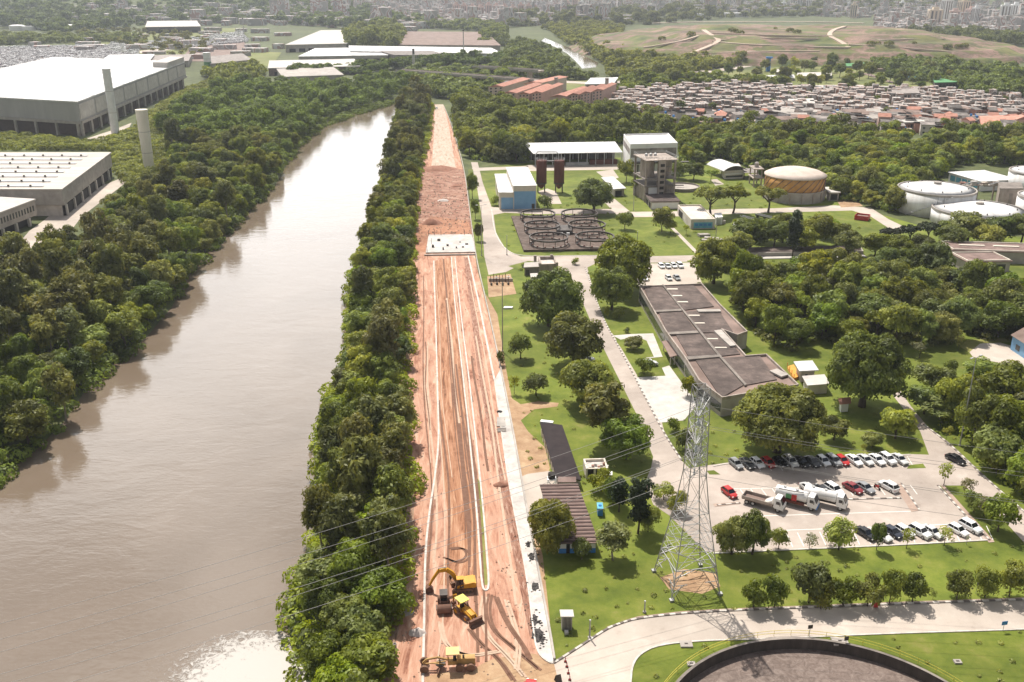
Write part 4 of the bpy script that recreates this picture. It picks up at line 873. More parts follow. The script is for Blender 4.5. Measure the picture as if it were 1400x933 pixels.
# --- twin brown silos
def silo(px, label):
    p = G(px, 263); e = empty('silo', p, 0, label, 'silo', 'twin brown silos'); s = scl(263); r = 14/2/s
    top, bot = hgt(px, 263, 219.5), hgt(px, 263, 250.5)
    part(MB().lathe([(r, bot), (r, top-.1), (r*.98, top), (.3, top+.35)], 28), 'shell', 'rust_brown', e, True)
    part(MB().lathe([(r*.98, bot), (r*.25, bot-2.6)], 20, cap=True), 'hopper', 'rust_brown', e)
    for i in range(4):
        a = pi/4+i*pi/2; part(MB().box(r*.92*cos(a)-.22, r*.92*cos(a)+.22, r*.92*sin(a)-.22, r*.92*sin(a)+.22, 0, bot+.3), 'leg', 'steel_dark', e)
    part(MB().lathe([(r+.12, bot-.2), (r+.12, bot+.35), (r-.1, bot+.35), (r-.1, bot-.2)], 28, cap=False), 'ring_beam', 'steel_dark', e)
    rl = MB()
    for z in (.55, 1.1):
        for i in range(20): a, c = 2*pi*i/20, 2*pi*(i+1)/20; rl.tube((r*cos(a), r*sin(a), top+z), (r*cos(c), r*sin(c), top+z), .05, n=4)
    for i in range(10): a = 2*pi*i/10; rl.tube((r*cos(a), r*sin(a), top), (r*cos(a), r*sin(a), top+1.1), .05, n=4)
    part(rl, 'railing', 'steel', e)
    return p, r, top
pa, r, tp = silo(740, 'brown round silo on legs, the one nearer the blue building')
pb, _, _ = silo(764, 'brown round silo on legs, the one nearer the dome-shaped tree')
mb = MB(); y0 = pa.y
for dy in (-1.0, 1.0):
    mb.path([(pa.x-3, y0+dy, tp+.5), (pa.x-3, y0+dy, tp+2.6), (pa.x-2, y0+dy, tp+4.0), (pb.x-1.4, y0+dy, tp+4.0), (pb.x-.4, y0+dy, tp+2.8), (pb.x-.4, y0+dy, tp+.4)], .14)
gx = empty('pipe_gantry', (0, 0, 0), 0, 'pale pipe frame bridging the tops of the two brown silos', 'frame'); part(mb, 'pipe', 'steel', gx)
mb = MB().box(pa.x+r, pb.x-r, y0-1.2, y0+1.2, tp-.5, tp-.15); part(mb, 'walkway', 'steel_dark', gx)
# --- long white open shed
A, B = G(731, 228), G(850, 224); zs = hgt(731, 228, 209.5); za = hgt(850, 224, 209)
b = Bld('open_shed', 'long open shed under a bright white roof, joined to the white block building', 'shed', [(731, 228), (850, 226), (729, 218.5)])
L_, W_ = b.L, b.W; hs = hgt(731, 228, 210.5)
MB().hexa([(-1, -1, hs), (L_, -1, hs), (L_, W_, hs+2.2), (-1-3, W_, hs+2.2)], [(-1, -1, hs+.3), (L_, -1, hs+.3), (L_, W_, hs+2.5), (-1-3, W_, hs+2.5)]).build('roof', 'white_roof', b.root)
for i in range(11):
    x = .3+i*(L_-.6)/10; MB().box(x-.17, x+.17, -.2, .14, 0, hs+.02).build('post', 'steel', b.root)
    MB().box(x-.17, x+.17, W_-1.2, W_-.9, 0, hs+1.7).build('post', 'steel', b.root)
MB().box(0, L_, W_-.85, W_-.55, 0, hs+1.4).build('back_wall', 'dark_brown', b.root)
MB().box(L_*.36, L_*.62, .6, 2.6, 0, 1.6).build('stored_bin', 'steel', b.root)
MB().box(L_*.64, L_*.96, 3, 5, 0, 2.6).build('stored_heap', 'rust_brown', b.root)
# --- white block building
b = Bld('block_building', 'white cubic building with grey louvred bands, tallest white block behind the concrete tower', 'building', [(860, 240), (924, 238), (851, 224)])
hb = hgt(860, 240, 198)-.6
b.wall(hb, 'white_paint'); b.flat(hb, 'white_roof', .2, -.35); b.parapet(hb, .9, .35, 'white_paint')
b.face(0, .02, .98, hb*.60, hb*.90, 'roof_grey', 'louvre'); b.face(3, .04, .96, hb*.68, hb*.88, 'roof_grey', 'louvre')
b.face(0, .02, .98, hb*.44, hb*.475, 'steel', 'band', .3); b.face(0, .90, .93, hb*.455, hb*.56, 'dark_window', 'door', .1)
for k in range(4): b.face(0, .04+k*.06, .08+k*.06, hb*.1, hb*.36, 'roof_grey', 'louvre')
MB().box(-.3, b.L+6, -3.0, -.1, hb*.42, hb*.44).build('gallery', 'steel_dark', b.root)
# --- concrete tower with annex
b = Bld('concrete_tower', 'weathered brown concrete process tower with stacked landings and round bins', 'tower', [(881, 277), (922, 275), (884, 266)])
ht = hgt(882, 277, 219); L_, W_ = b.L, b.W
zt = [ht*.10, ht*.36, ht*.53, ht]
for x in (.3, L_-.5): 
    for y in (.2, W_-.6): MB().box(x-.4, x+.4, y-.35, y+.4, 0, ht*.97).build('column', 'concrete_worn', b.root)
for z in (ht*.36, ht*.53): MB().box(-.4, L_+.3, -.3, W_+.3, z, z+.5).build('floor_slab', 'concrete_dark', b.root)
MB().box(.8, L_-.9, .7, W_-.4, .1, ht*.355).build('lower_storey', 'concrete_worn', b.root)
MB().box(L_*.12, L_*.42, .1, .6, ht*.16, ht*.34).build('wall_panel', 'white_paint', b.root)
for cx in (L_*.21, L_*.79): MB().lathe([(L_*.225, ht*.545), (L_*.225, ht*.95), (L_*.2, ht*.975)], 24, (cx, W_*.42)).build('bin', 'concrete_worn', b.root, smooth=False)
MB().box(L_*.40, L_*.62, -1.0, 1.2, 0, ht*1.0).build('stair_shaft', 'concrete_worn', b.root)
for k in range(7): MB().box(L_*.45, L_*.585, -1.07, -.9, ht*(.04+k*.132), ht*(.04+k*.132)+1.3).build('window', 'shade_opening', b.root)
for k in range(6): MB().box(L_*.62+.05, L_*.80, -.9, .5, ht*(.12+k*.14), ht*(.12+k*.14)+.2).build('landing', 'concrete_dark', b.root)
MB().box(-.6, L_+.6, -.8, W_+.4, ht*.975, ht*.975+.35).build('roof', 'concrete_worn', b.root)
rl = MB()
for z in (.6, 1.1): rl.path([(-.5, -.7, ht+z), (L_+.5, -.7, ht+z), (L_+.5, W_, ht+z), (-.5, W_, ht+z), (-.5, -.7, ht+z)], .06, 4)
for i in range(9): rl.tube((-.5+i*(L_+1)/8, -.7, ht), (-.5+i*(L_+1)/8, -.7, ht+1.1), .05, n=4)
rl.build('railing', 'steel', b.root)
for x in (L_*.15, L_*.3, L_*.45): MB().lathe([(.7, ht+.5), (.7, ht+1.6), (.3, ht+1.9)], 10, (x, W_*.4)).build('vent', 'steel', b.root)
b = Bld('annex_building', 'low flat-roofed annex with stained white front at the foot of the concrete tower', 'building', [(890, 287), (928, 286), (882, 276.6)])
hA = hgt(891, 287, 275)-.5; b.wall(hA, 'render_wall'); b.flat(hA, 'roof_dark', .35, .5)
b.face(0, .03, .97, .3, hA-.5, 'white_paint', 'painted_panel'); b.face(3, .15, .5, .1, hA-.9, 'shade_opening', 'door'); b.face(3, .6, .92, .1, hA-.9, 'shade_opening', 'door')
# --- white shed, front
b = Bld('storage_shed', 'small shed with one white sloping roof beside the dome-shaped tree', 'shed', [(840, 269), (853, 268), (824, 254)])
hA = hgt(842, 268, 257.5); b.wall(hA-.2, 'render_wall'); b.shed(hA-.15, hA+.1, 'white_roof', .8); b.face(0, .08, .75, 0, hA-1, 'shade_opening', 'door')
# --- small round basin
def ring(name, label, px, py, rpx, h, mw, mwater, cat='basin', lvl=.55):
    p = G(px, py); r = rpx/scl(py); e = empty(name, p, 0, label, cat)
    part(MB().lathe([(r, -.2), (r, h), (r-.35, h), (r-.35, h*.3)], 56, cap=False), 'wall', mw, e)
    part(MB().lathe([(r-.34, 0), (r-.34, h*lvl)], 56), 'contents', mwater, e)
    return p, r, e
p, r, e = ring('settling_basin', 'small round concrete basin behind the concrete tower', 932, 258.5, 24, 1.6, 'concrete_dark', 'concrete')
part(MB().box(-r, r*.1, -.5, .5, 1.62, 2.0), 'bridge', 'steel_dark', e)
# --- gabled pavilion
b = Bld('pavilion', 'little two-storey pavilion with curved white gable roof by the wood edge', 'building', [(990, 245.5), (1016, 244), (984, 236)])
hA = hgt(990, 245, 233); L_, W_ = b.L, b.W
b.wall(hA*.95, 'render_wall'); pts = [(-1.2+(L_+2.4)*i/12, hA+2.4*sin(pi*i/12)**.8) for i in range(13)]
MB().xprism(pts+[(x, z-.25) for x, z in pts[::-1]], -1.2, W_+1).build('roof', 'white_roof', b.root)
b.face(0, .02, .98, hA*.93, hA+1.9, 'steel_dark', 'gable', -.1, .3) if False else MB().xprism([(.6, hA*.96)]+[(-.3+(L_+.6)*i/8, hA-.3+2.4*sin(pi*i/8)**.8) for i in range(1, 8)]+[(L_-.6, hA*.96)], -.05, .3).build('gable', 'steel_dark', b.root)
b.face(0, .08, .95, .8, hA*.38, 'dark_window', 'window'); b.face(3, .2, .45, .2, hA*.5, 'dark_window', 'door')
b.face(0, .0, 1, hA*.50, hA*.62, 'white_paint', 'band', .3)
# --- yellow gas tank
p = G(1084, 271); s = scl(271); r = 83/2/s; e = empty('gas_tank', p, 0, 'wide yellow-orange tank with slanting ribs and pale domed top', 'tank')
zt_, zm = hgt(1084, 279, 245), hgt(1084, 279, 265)
part(MB().lathe([(r*.97, -.2), (r*.97, zm)], 64), 'base_wall', 'concrete', e, False)
part(MB().lathe([(r*.95, zm), (r*.95, zt_-.2)], 64), 'shell', 'tank_yellow', e, True)
part(MB().lathe([(r*.99, zt_-.5), (r*.99, zt_), (r*.8, zt_+1.3), (r*.5, zt_+2.4), (r*.2, zt_+2.9), (.2, zt_+3)], 64), 'dome', 'tank_top', e, True)
part(MB().lathe([(r*.99, zm-.1), (r*.99, zm+.4)], 64), 'ring_beam', 'concrete', e)
for i in range(24):
    a, c = 2*pi*i/24, 2*pi*(i+1.6)/24; mb = MB()
    for k in range(5):
        a0, a1 = a+(c-a)*k/5, a+(c-a)*(k+1)/5; z0, z1 = zm+.4+(zt_-zm-1)*k/5, zm+.4+(zt_-zm-1)*(k+1)/5
        mb.tube((r*.965*cos(a0), r*.965*sin(a0), z0), (r*.965*cos(a1), r*.965*sin(a1), z1), .17, n=4)
    part(mb, 'rib', 'roof_brown', e)
for i in range(16): a = 2*pi*i/16; part(MB().box(r*.985*cos(a)-.25, r*.985*cos(a)+.25, r*.985*sin(a)-.25, r*.985*sin(a)+.25, 0, zm), 'column', 'concrete_worn', e)
# control hut beside
b = Bld('control_hut', 'small pale flat-roofed hut beside the yellow tank', 'hut', [(1133, 275), (1146, 275), (1127, 268)])
hA = hgt(1133, 275, 264); b.wall(hA, 'render_wall'); b.flat(hA, 'concrete_pale', .4, .6); b.face(0, .15, .85, .5, hA-.6, 'shade_opening', 'door')
b = Bld('pipe_tower', 'skeletal concrete pipe frame standing left of the yellow tank', 'frame', [(1030, 256), (1040, 256), (1030, 251)])
for x in (0, b.L):
    for y in (0, b.W): MB().box(x-.3, x+.3, y-.3, y+.3, 0, 9).build('post', 'concrete_worn', b.root)
for z in (4.2, 8.6): MB().box(-.8, b.L+.8, -.8, b.W+.8, z, z+.4).build('platform', 'concrete_worn', b.root)
MB().lathe([(1.1, 9), (1.1, 11), (.4, 11.6)], 12, (b.L/2, b.W/2)).build('drum', 'concrete', b.root)
b = Bld('canopy_shed', 'low dark open canopy between pavilion and yellow tank', 'shed', [(1017, 246), (1035, 246), (1014, 240)])
b.flat(3.4, 'roof_grey', .25, .3)
for i in range(3): MB().box(b.L*i/2-.2, b.L*i/2+.2, 0, .4, 0, 3.4).build('post', 'steel_dark', b.root)
# --- little blue building
h0 = hgt(945, 313, 301)
b = Bld('pump_house', 'low building with brown flat roof and bright blue front on the lawn', 'building', [(944, 313.5), (977, 313), (926, 293)])
b.wall(h0-.1, 'render_wall'); b.flat(h0-.6, 'roof_brown', .2, -.4); b.parapet(h0-.1, .55, .4, 'cream')
b.face(0, .12, .9, .4, h0-.9, 'blue_teal', 'painted_panel'); b.face(3, .1, .4, .2, h0-.8, 'shade_opening', 'door')
for k in range(4): b.face(0, .17+k*.18, .30+k*.18, h0*.35, h0*.62, 'blue_deep', 'window', .1)
# small tanks
def boxlet(name, label, cat, px, h, mw, mr, extra=None):
    b = Bld(name, label, cat, px); b.wall(h, mw); b.flat(h, mr, .2, .15); return b
b = boxlet('equipment_cabinet', 'white boxy cabinet on the lawn next to the little blue building', 'cabinet', [(978, 308), (987, 307), (976, 302)], 3.0, 'white_paint', 'white_paint')
MB().box(b.L+.2, b.L+2, .2, 1.6, 0, 1.4).build('side_unit', 'concrete', b.root); b.face(0, .2, .8, .2, 2.4, 'steel', 'door')
p = G(1014, 314); e = empty('horizontal_tank', p, R(14), 'white horizontal cylinder tank on cradles near the broken slabs', 'tank')
mb = MB(); n = 20; prof = [(-3.9, .2), (-3.6, 1.0), (-3, 1.4), (3, 1.4), (3.6, 1.0), (3.9, .2)]
vs = [(x, rr*cos(2*pi*i/n), 2+rr*sin(2*pi*i/n)) for x, rr in prof for i in range(n)]
fs = [(j*n+i, j*n+(i+1) % n, (j+1)*n+(i+1) % n, (j+1)*n+i) for j in range(5) for i in range(n)]+[tuple(range(n)), tuple(range(5*n, 6*n))]
part(mb.add(vs, fs), 'shell', 'white_paint', e, True)
for x in (-2.2, 2.2): part(MB().box(x-.3, x+.3, -1.1, 1.1, 0, 1.2), 'cradle', 'concrete_dark', e)
part(MB().lathe([(.35, 3.3), (.35, 3.8)], 12), 'hatch', 'steel', e)
for q, lb in (((1024, 303), 'dark bench-like conveyor leaning on the lawn by the horizontal tank'), ((1045, 300), 'long dark trough lying on the lawn right of the horizontal tank')):
    p = G(*q); e = empty('conveyor_trough', p, R(-55), lb, 'trough'); part(MB().box(-4.5, 4.5, -.9, .9, .9, 1.3), 'tray', 'steel_dark', e)
    part(MB().box(-4.5, 4.5, -.95, -.8, 1.3, 1.7), 'side', 'steel', e); part(MB().box(-4.5, 4.5, .8, .95, 1.3, 1.7), 'side', 'steel', e)
    for x in (-3.8, 0, 3.8): part(MB().box(x-.12, x+.12, -.7, .7, 0, .9), 'trestle', 'steel_dark', e)
for i, (q, sz, a) in enumerate((((962, 323), (5, 2.4), 20), ((973, 328), (6, 2.6), -8), ((984, 330), (4.6, 2.2), 15), ((966, 331), (4, 2), -18))):
    p = G(*q); e = MB().prism([(-sz[0]/2, -sz[1]/2), (sz[0]/2, -sz[1]/2*.8), (sz[0]/2*.9, sz[1]/2), (-sz[0]/2*.95, sz[1]/2*.9)], 0, .9).build('broken_slab', 'concrete', None, p); e.rotation_euler = (0, R(4), R(a))
    tag(e, ['pale broken slab nearest the little blue building', 'largest pale broken slab in the heap on the lawn', 'pale broken slab at the tree side of the heap', 'pale broken slab at the lower corner of the heap'][i], 'slab', 'broken slabs on the lawn')
# --- ring basins platform
b = Bld('basin_platform', 'raised concrete platform carrying six ring-topped basins', 'platform', [(716, 345), (842, 343), (699, 298)])
hp = hgt(716, 345, 342); b.wall(hp, 'basin_deck', name='deck'); 
for i in range(22): pass
RINGS = [((735, 301), 48, 'back-row ring basin on the blue-building side'), ((792, 300.5), 50, 'back-row ring basin on the dome-tree side'), ((741, 317), 49, 'middle-row ring basin on the blue-building side'), ((802, 316), 51, 'middle-row ring basin on the dome-tree side'), ((750, 334), 53, 'front-row ring basin on the small-plant side'), ((813, 333), 53, 'front-row ring basin on the lawn-tree side')]
for (q, w, lb) in RINGS:
    p = G(q[0], q[1], hp); s = scl(q[1]); r = w/2/s; e = empty('ring_basin', p, 0, 'dark iron '+lb, 'basin', 'ring basins on the platform')
    z1 = 3.1
    part(MB().lathe([(r, z1-.6), (r+.05, z1), (r-.45, z1), (r-.45, z1-.6), (r, z1-.6)], 48, cap=False), 'ring', 'steel_dark', e)
    for i in range(10): a = 2*pi*i/10; part(MB().box((r-.2)*cos(a)-.11, (r-.2)*cos(a)+.11, (r-.2)*sin(a)-.11, (r-.2)*sin(a)+.11, 0, z1-.4), 'post', 'steel_dark', e)
    part(MB().lathe([(r*.97, 0), (r*.97, .45), (r*.9, .45), (r*.9, .25)], 40, cap=False), 'lower_wall', 'concrete_dark', e)
    part(MB().lathe([(r*.9, .02), (r*.9, .12)], 40), 'contents', 'basin_deck', e)
    for i in range(14):
        a = 2*pi*i/14; part(MB().box(r*.94*cos(a)-.3, r*.94*cos(a)+.3, r*.94*sin(a)-.2, r*.94*sin(a)+.2, .1, .8), 'valve', 'rust_brown', e)
p = G(771, 317, hp); e = MB().box(-3, 3, -4.5, 4.5, 0, 1.7).build('pump_block', 'steel_dark', None, p); tag(e, 'dark machinery block between the six ring basins', 'machinery')
MB().box(-2, -.8, -5.6, -4.52, 0, .9).build('tank_cap', 'white_paint', e); MB().box(.8, 2, -5.6, -4.52, 0, .9).build('tank_cap', 'white_paint', e)
# --- little concrete plant at the fork
b = Bld('concrete_plant', 'small roofless concrete tank house on the road island below the ring basins', 'building', [(738, 375), (761, 374), (736, 364)])
hA = hgt(738, 375, 364); b.wall(hA-.6, 'concrete_worn'); b.parapet(hA-.6, 1.2, .5, 'concrete_worn'); b.flat(hA-.6, 'rubble_pale', .15, -.6)
for x, y in ((0, 0), (b.L, 0), (b.L, b.W), (0, b.W)): MB().box(x-.45, x+.45, y-.45, y+.45, 0, hA+1.1).build('corner_post', 'concrete_worn', b.root)
b = Bld('switch_house', 'small grey flat box building in front of the little concrete plant', 'building', [(717, 377), (736, 376), (718, 371)])
hA = hgt(717, 377, 366.5); b.wall(hA, 'concrete_dark'); b.flat(hA, 'concrete', .3, .3); b.face(0, .1, .35, .2, hA-.8, 'steel_dark', 'door')
b = Bld('plinth', 'low pale concrete plinth below the grey box building', 'plinth', [(726, 386), (736, 385.5), (725, 381)]); b.wall(1.6, 'concrete'); b.flat(1.6, 'concrete_pale', .2, .1)
# works pit frames
p = G(684, 392); e = empty('rebar_frame', p, 0, 'rusty upright bars and forms in the small works pit beside the white slab road', 'frame')
for k in range(7): part(MB().box(-3.4+k*1.0, -3.2+k*1.0, 4+.4*(k % 3), 4.2+.4*(k % 3), 0, 2.6+.5*(k % 2)), 'bar', 'rust_brown', e)
for k in range(4): part(MB().lathe([(.35, 0), (.35, .9)], 10, (-3+k*1.9, 1.2+.5*(k % 2))), 'pile_head', 'steel_dark', e)
part(MB().box(-4, 4.2, 5.4, 5.7, 0, 1.1), 'form_board', 'concrete', e)
p = G(695, 422); e = MB().prism([(-1.6, -.7), (1.2, -.6), (1.5, .6), (-1.1, .8)], 0, .5).build('cement_bags', 'white_paint', None, p); e.name = 'white_tarpaulin'; tag(e, 'small white tarpaulin lying on the lawn edge', 'tarpaulin')
# --- white slab bridge over the culvert
sl = empty('culvert_slab', G(583, 347, 0), 0, 'pale new concrete slab across the red earth road', 'slab')
PS = [G(582, 347), G(651, 346), G(645, 322), G(586, 322.5)]; o0 = G(583, 347)
part(MB().prism([(q.x-o0.x, q.y-o0.y) for q in PS], -.2, .45), 'deck', 'new_pavement', sl)
for (x, y) in ((586, 324), (594, 323), (603, 322.8), (635, 322.5), (644, 322.5), (584, 346), (590, 335)):
    q = G(x, y)-o0; part(MB().tube((q.x, q.y, .4), (q.x, q.y, 2.6), .1, n=4), 'rebar_post', 'steel_dark', sl)
for k, (x, y) in enumerate(((629, 333), (633, 340), (638, 336), (624, 341), (612, 338), (600, 331), (606, 343), (592, 340))):
    q = G(x, y)-o0; w_ = .25+.16*(k % 3); part(MB().box(q.x-w_, q.x+w_, q.y-.3, q.y+.3+.3*(k % 2), .45, .7+.1*k), 'form_block', 'steel_dark', sl)
a, c = G(580, 350)-o0, G(650, 349)-o0; part(MB().beam((a.x, a.y, 0), (c.x, c.y, 0), .7, .5), 'edge_beam', 'concrete', sl)
# worksite wall on the plant side (thin pale kerb wall)
WPX = [(607, 146), (617, 170), (626, 200), (635, 233), (642, 288), (648, 333), (654, 368), (664, 410), (685, 505), (703, 598), (719, 690), (734, 770), (751, 860), (758, 904)]
wl = MB().strip(smooth([tuple(G(x, y, 0)) for x, y in WPX], 2), .35, .55).build('site_wall', 'concrete'); tag(wl, 'long thin concrete kerb wall dividing the red earth road from the plant', 'wall')
# --- houses by the site
def corrug(root, A, B, C, D, n, m='roof_brown', t=.12, ridge='roof_ridge'):
    """ribbed sheet roof: A,B lower edge, D,C upper edge"""
    A, B, C, D = map(Vector, (A, B, C, D)); u = Vector((0, 0, t))
    r = MB().hexa([A, B, C, D], [A+u, B+u, C+u, D+u]).build('roof', m, root)
    mb = MB()
    for i in range(n):
        f = (i+.5)/n; p, q = A.lerp(D, f), B.lerp(C, f); w = (D-A).normalized()*((D-A).length/n*.2)
        mb.hexa([p+u-w, q+u-w, q+u+w, p+u+w], [p+u*2-w, q+u*2-w, q+u*2+w, p+u*2+w])
    mb.build('roof_rib', ridge, r)
    return r
hh = 3.2
b = Bld('brown_roof_house', 'white house with blue base and long ribbed brown roof behind a leafy tree', 'house', [(764, 757), (814, 756), (741, 681)])
h0 = hgt(790, 757, 742); b.wall(h0, 'white_paint'); corrug(b.root, (-.5, -.6, h0+.05), (b.L+.5, -.6, h0+.05), (b.P[2][0]+.5, b.P[2][1]+.5, h0+.4), (b.P[3][0]-.5, b.P[3][1]+.5, h0+.4), 17)
b.face(0, .0, 1, .05, 1.0, 'blue_deep', 'painted_base', .05); b.face(0, .62, .75, 1.1, 2.1, 'dark_window', 'window'); b.face(0, .2, .3, 0.05, 2.1, 'shade_opening', 'door', .08)
b = Bld('black_roof_shed', 'long narrow shed with a near-black felt roof on the lawn beside the curved dirt path', 'shed', [(762, 664), (792, 668), (740, 592)])
h0 = hgt(762, 664, 652); b.wall(h0-.1, 'render_wall'); b.shed(h0-.1, h0+.2, 'roof_black', .3)
for i in range(9): b.face(3, .06+i*.105, .09+i*.105, 0, h0-.3, 'cream', 'pilaster', .25)
MB().box(b.P[3][0]-.4, b.P[3][0]+b.L*.55, b.P[3][1]+.45, b.P[3][1]+1.5, h0+.1, h0+.6).build('gutter_box', 'white_paint', b.root)
p = G(754, 668); e = empty('water_stand', p, 0, 'white crossed trestle with black drum between the two sheds', 'stand')
part(MB().box(-.9, .9, -.8, .8, 2.2, 2.4), 'table', 'white_paint', e); part(MB().lathe([(.75, 2.4), (.75, 3.5)], 14), 'drum', 'rubber', e)
for s1 in (-1, 1):
    part(MB().tube((-.85*s1, -.75, 0), (.85*s1, -.75, 2.2), .12, n=4), 'brace', 'white_paint', e); part(MB().box(.8*s1-.1, .8*s1+.1, -.8, -.6, 0, 2.2), 'leg', 'white_paint', e)
b = Bld('lean_to', 'small dark ribbed lean-to between black-roofed shed and brown-roofed house', 'shed', [(764, 672), (786, 672), (764, 666)]); b.wall(2.1, 'render_wall'); b.flat(2.1, 'roof_brown', .15, .2)
b = Bld('roofless_hut', 'little white hut with rubble on its flat roof beside the olive tree', 'hut', [(801, 655), (831, 654), (797, 641)])
h0 = hgt(802, 655, 643); b.wall(h0-.3, 'cream'); b.flat(h0-.35, 'rubble_pale', .12, -.4); b.parapet(h0-.3, .6, .35, 'cream')
b.face(0, .08, .34, .1, 2.2, 'shade_opening', 'door'); b.face(0, .45, .7, .4, 2.2, 'shade_opening', 'window')
for k in range(7): MB().box(.8+k*.6, 1.3+k*.6, 1.0+(k*37 % 11)*.12, 1.5+(k*37 % 11)*.12, h0-.2, h0+.1+.1*(k % 3)).build('debris_block', 'brick' if k % 2 else 'concrete_pale', b.root)
b = boxlet('white_chest', 'small white chest outside the roofless hut', 'chest', [(826, 657), (836, 656), (826, 653)], 1.0, 'white_paint', 'white_paint')
b = Bld('blue_tank', 'bright blue water tank box on the lawn behind the brown-roofed house', 'tank', [(817, 706), (824, 706), (816, 698)]); b.wall(1.6, 'blue_deep'); b.flat(1.6, 'blue_teal', .12, .08); MB().lathe([(.3, 1.7), (.3, 1.9)], 12, (b.L/2, b.W/2)).build('lid', 'blue_deep', b.root)
b = Bld('utility_kiosk', 'little concrete kiosk with overhanging slab roof alone on the lawn by the pavement', 'kiosk', [(768, 862), (782, 862), (767, 855)])
h0 = hgt(769, 862, 843); b.wall(h0, 'concrete'); b.flat(h0, 'concrete_pale', .16, .25); b.face(0, .1, .9, .15, h0-.15, 'steel_dark', 'door', .04)
for k in range(6): b.face(0, .12+k*.13, .17+k*.13, .2, h0-.2, 'concrete', 'slat', .08)
MB().box(.4, 1.0, -1.2, -.5, 0, .5).build('step', 'concrete_pale', b.root)
# --- long building with dark roofs
ROOF = [(874, 393), (960, 389.5), (984, 416), (958, 417), (1020, 455), (1006, 460), (988, 454), (1019, 487), (1046, 486), (1092, 528), (987, 546)]
hL = 4.6
Pm = [G(874, 393, hL), G(910, 455, hL), G(937, 492, hL), G(956, 522, hL), G(976, 545.5, hL)]
b = Bld('long_building', 'long low building with stepped dark roof fields between pale parapets', 'building', [(987, 546), (1092, 528), (1048, 486), (1020, 488), (989, 453), (1008, 460), (1022, 455), (984, 417), (960, 389.5), (874, 393), (910, 455), (937, 492), (955, 522)], hL)
b.wall(hL-.3, 'render_wall'); b.flat(hL-.28, 'roof_warm', .15, -.35); b.parapet(hL-.3, .8, .35, 'concrete_worn')
def onroof(name, px, z, m, t=.12, zz=None):
    Q = [b.loc(G(x, y, zz or z)) for x, y in px]; return MB().prism(Q, z, z+t).build(name, m, b.root)
for q in ([(880, 393), (904, 391), (931, 424), (893, 426)], [(901, 429), (931, 426), (953, 455), (913, 457)], [(924, 459), (955, 456), (981, 488), (942, 490)], [(951, 494), (982, 490), (1016, 528), (986, 545)],
          [(907, 391), (948, 390.5), (976, 420), (936, 425)], [(935, 427), (983, 426), (1002, 455), (959, 456)], [(958, 458), (987, 455), (1012, 485), (986, 488)], [(986, 491), (1038, 487), (1062, 520), (1018, 528)]):
    onroof('roof_field', q, hL-.12, 'roof_dark', .25)
for q in ([(905, 391), (907, 391), (985, 488), (1021, 528), (1018, 529), (982, 489)], [(893, 426.5), (931, 424.5), (932, 427), (895, 429)], [(912, 456.5), (953, 454.5), (955, 457.5), (914, 459.5)], [(938, 490), (981, 487.5), (983, 490.5), (941, 494)]):
    onroof('roof_beam', q, hL-.05, 'concrete_dark', .5)
for (x, y) in ((910, 395), (916, 404), (924, 412.5), (940, 431), (947, 441.5), (965, 463), (977, 475)):
    onroof('skylight', [(x, y), (x+16, y), (x+17, y+1.3), (x+1, y+1.3)], hL+.14, 'cream', .1)
for q in ([(952, 424.5), (984, 424.5), (986, 427.5), (955, 428)], [(1052, 509), (1062, 506), (1078, 514), (1068, 517)], [(976, 454), (986, 452.5), (1006, 474), (998, 475)]): onroof('roof_slab', q, hL+.2, 'concrete', .4)
n = len(b.P); b.face(n-1, 0.02, .98, 1.2, hL-1.2, 'dark_window', 'window'); b.face(n-2, .02, .98, .9, hL-1.2, 'dark_window', 'window'); b.face(n-3, .02, .98, .9, hL-1.2, 'dark_window', 'window'); b.face(n-4, .02, .98, .9, hL-1.2, 'dark_window', 'window')
b2 = Bld('porch_roof', 'low pinkish canopy slab along the front of the long building', 'canopy', [(916, 501), (924, 499), (905, 480)]); b2.flat(2.6, 'roof_warm', .2, .2)
for x in (.3, b2.L-.3): MB().box(x-.1, x+.1, .2, .4, 0, 2.6).build('post', 'cream', b2.root); MB().box(b2.P[3][0]+x-.1, b2.P[3][0]+x+.1, b2.W-.4, b2.W-.2, 0, 2.6).build('post', 'cream', b2.root)
b = Bld('garden_kiosk', 'small hut with flat white roof beside the huge spreading tree', 'hut', [(1094, 523), (1112, 522), (1088, 513)]); h0 = 3.3; b.wall(h0, 'render_wall'); b.flat(h0, 'white_roof', .25, .8); b.face(0, .3, .5, 0.1, 2.2, 'dark_window', 'door')
b = Bld('orange_ramp', 'orange-painted terrace with rails next to the small white-roofed hut', 'terrace', [(1085, 521), (1094, 518), (1076, 505)]); b.wall(.8, 'orange_paint', name='deck')
for k in range(4): MB().box(b.P[3][0]*k/3-.06, b.P[3][0]*k/3+.06, b.W*k/3-.06, b.W*k/3+.06, .8, 1.9).build('rail_post', 'orange_paint', b.root)
b = Bld('low_roof', 'pale flat roof half under the huge spreading tree', 'shed', [(1104, 540), (1130, 538), (1098, 529)]); b.wall(2.6, 'render_wall'); b.flat(2.6, 'concrete_pale', .2, .5)
b = Bld('gate_hut', 'tiny white hut with red pitched roof in the shade of the huge tree', 'hut', [(1149, 564), (1159, 563), (1147, 558)]); b.wall(2.3, 'white_paint'); b.gable(2.3, .9, 'roof_tile', .5)
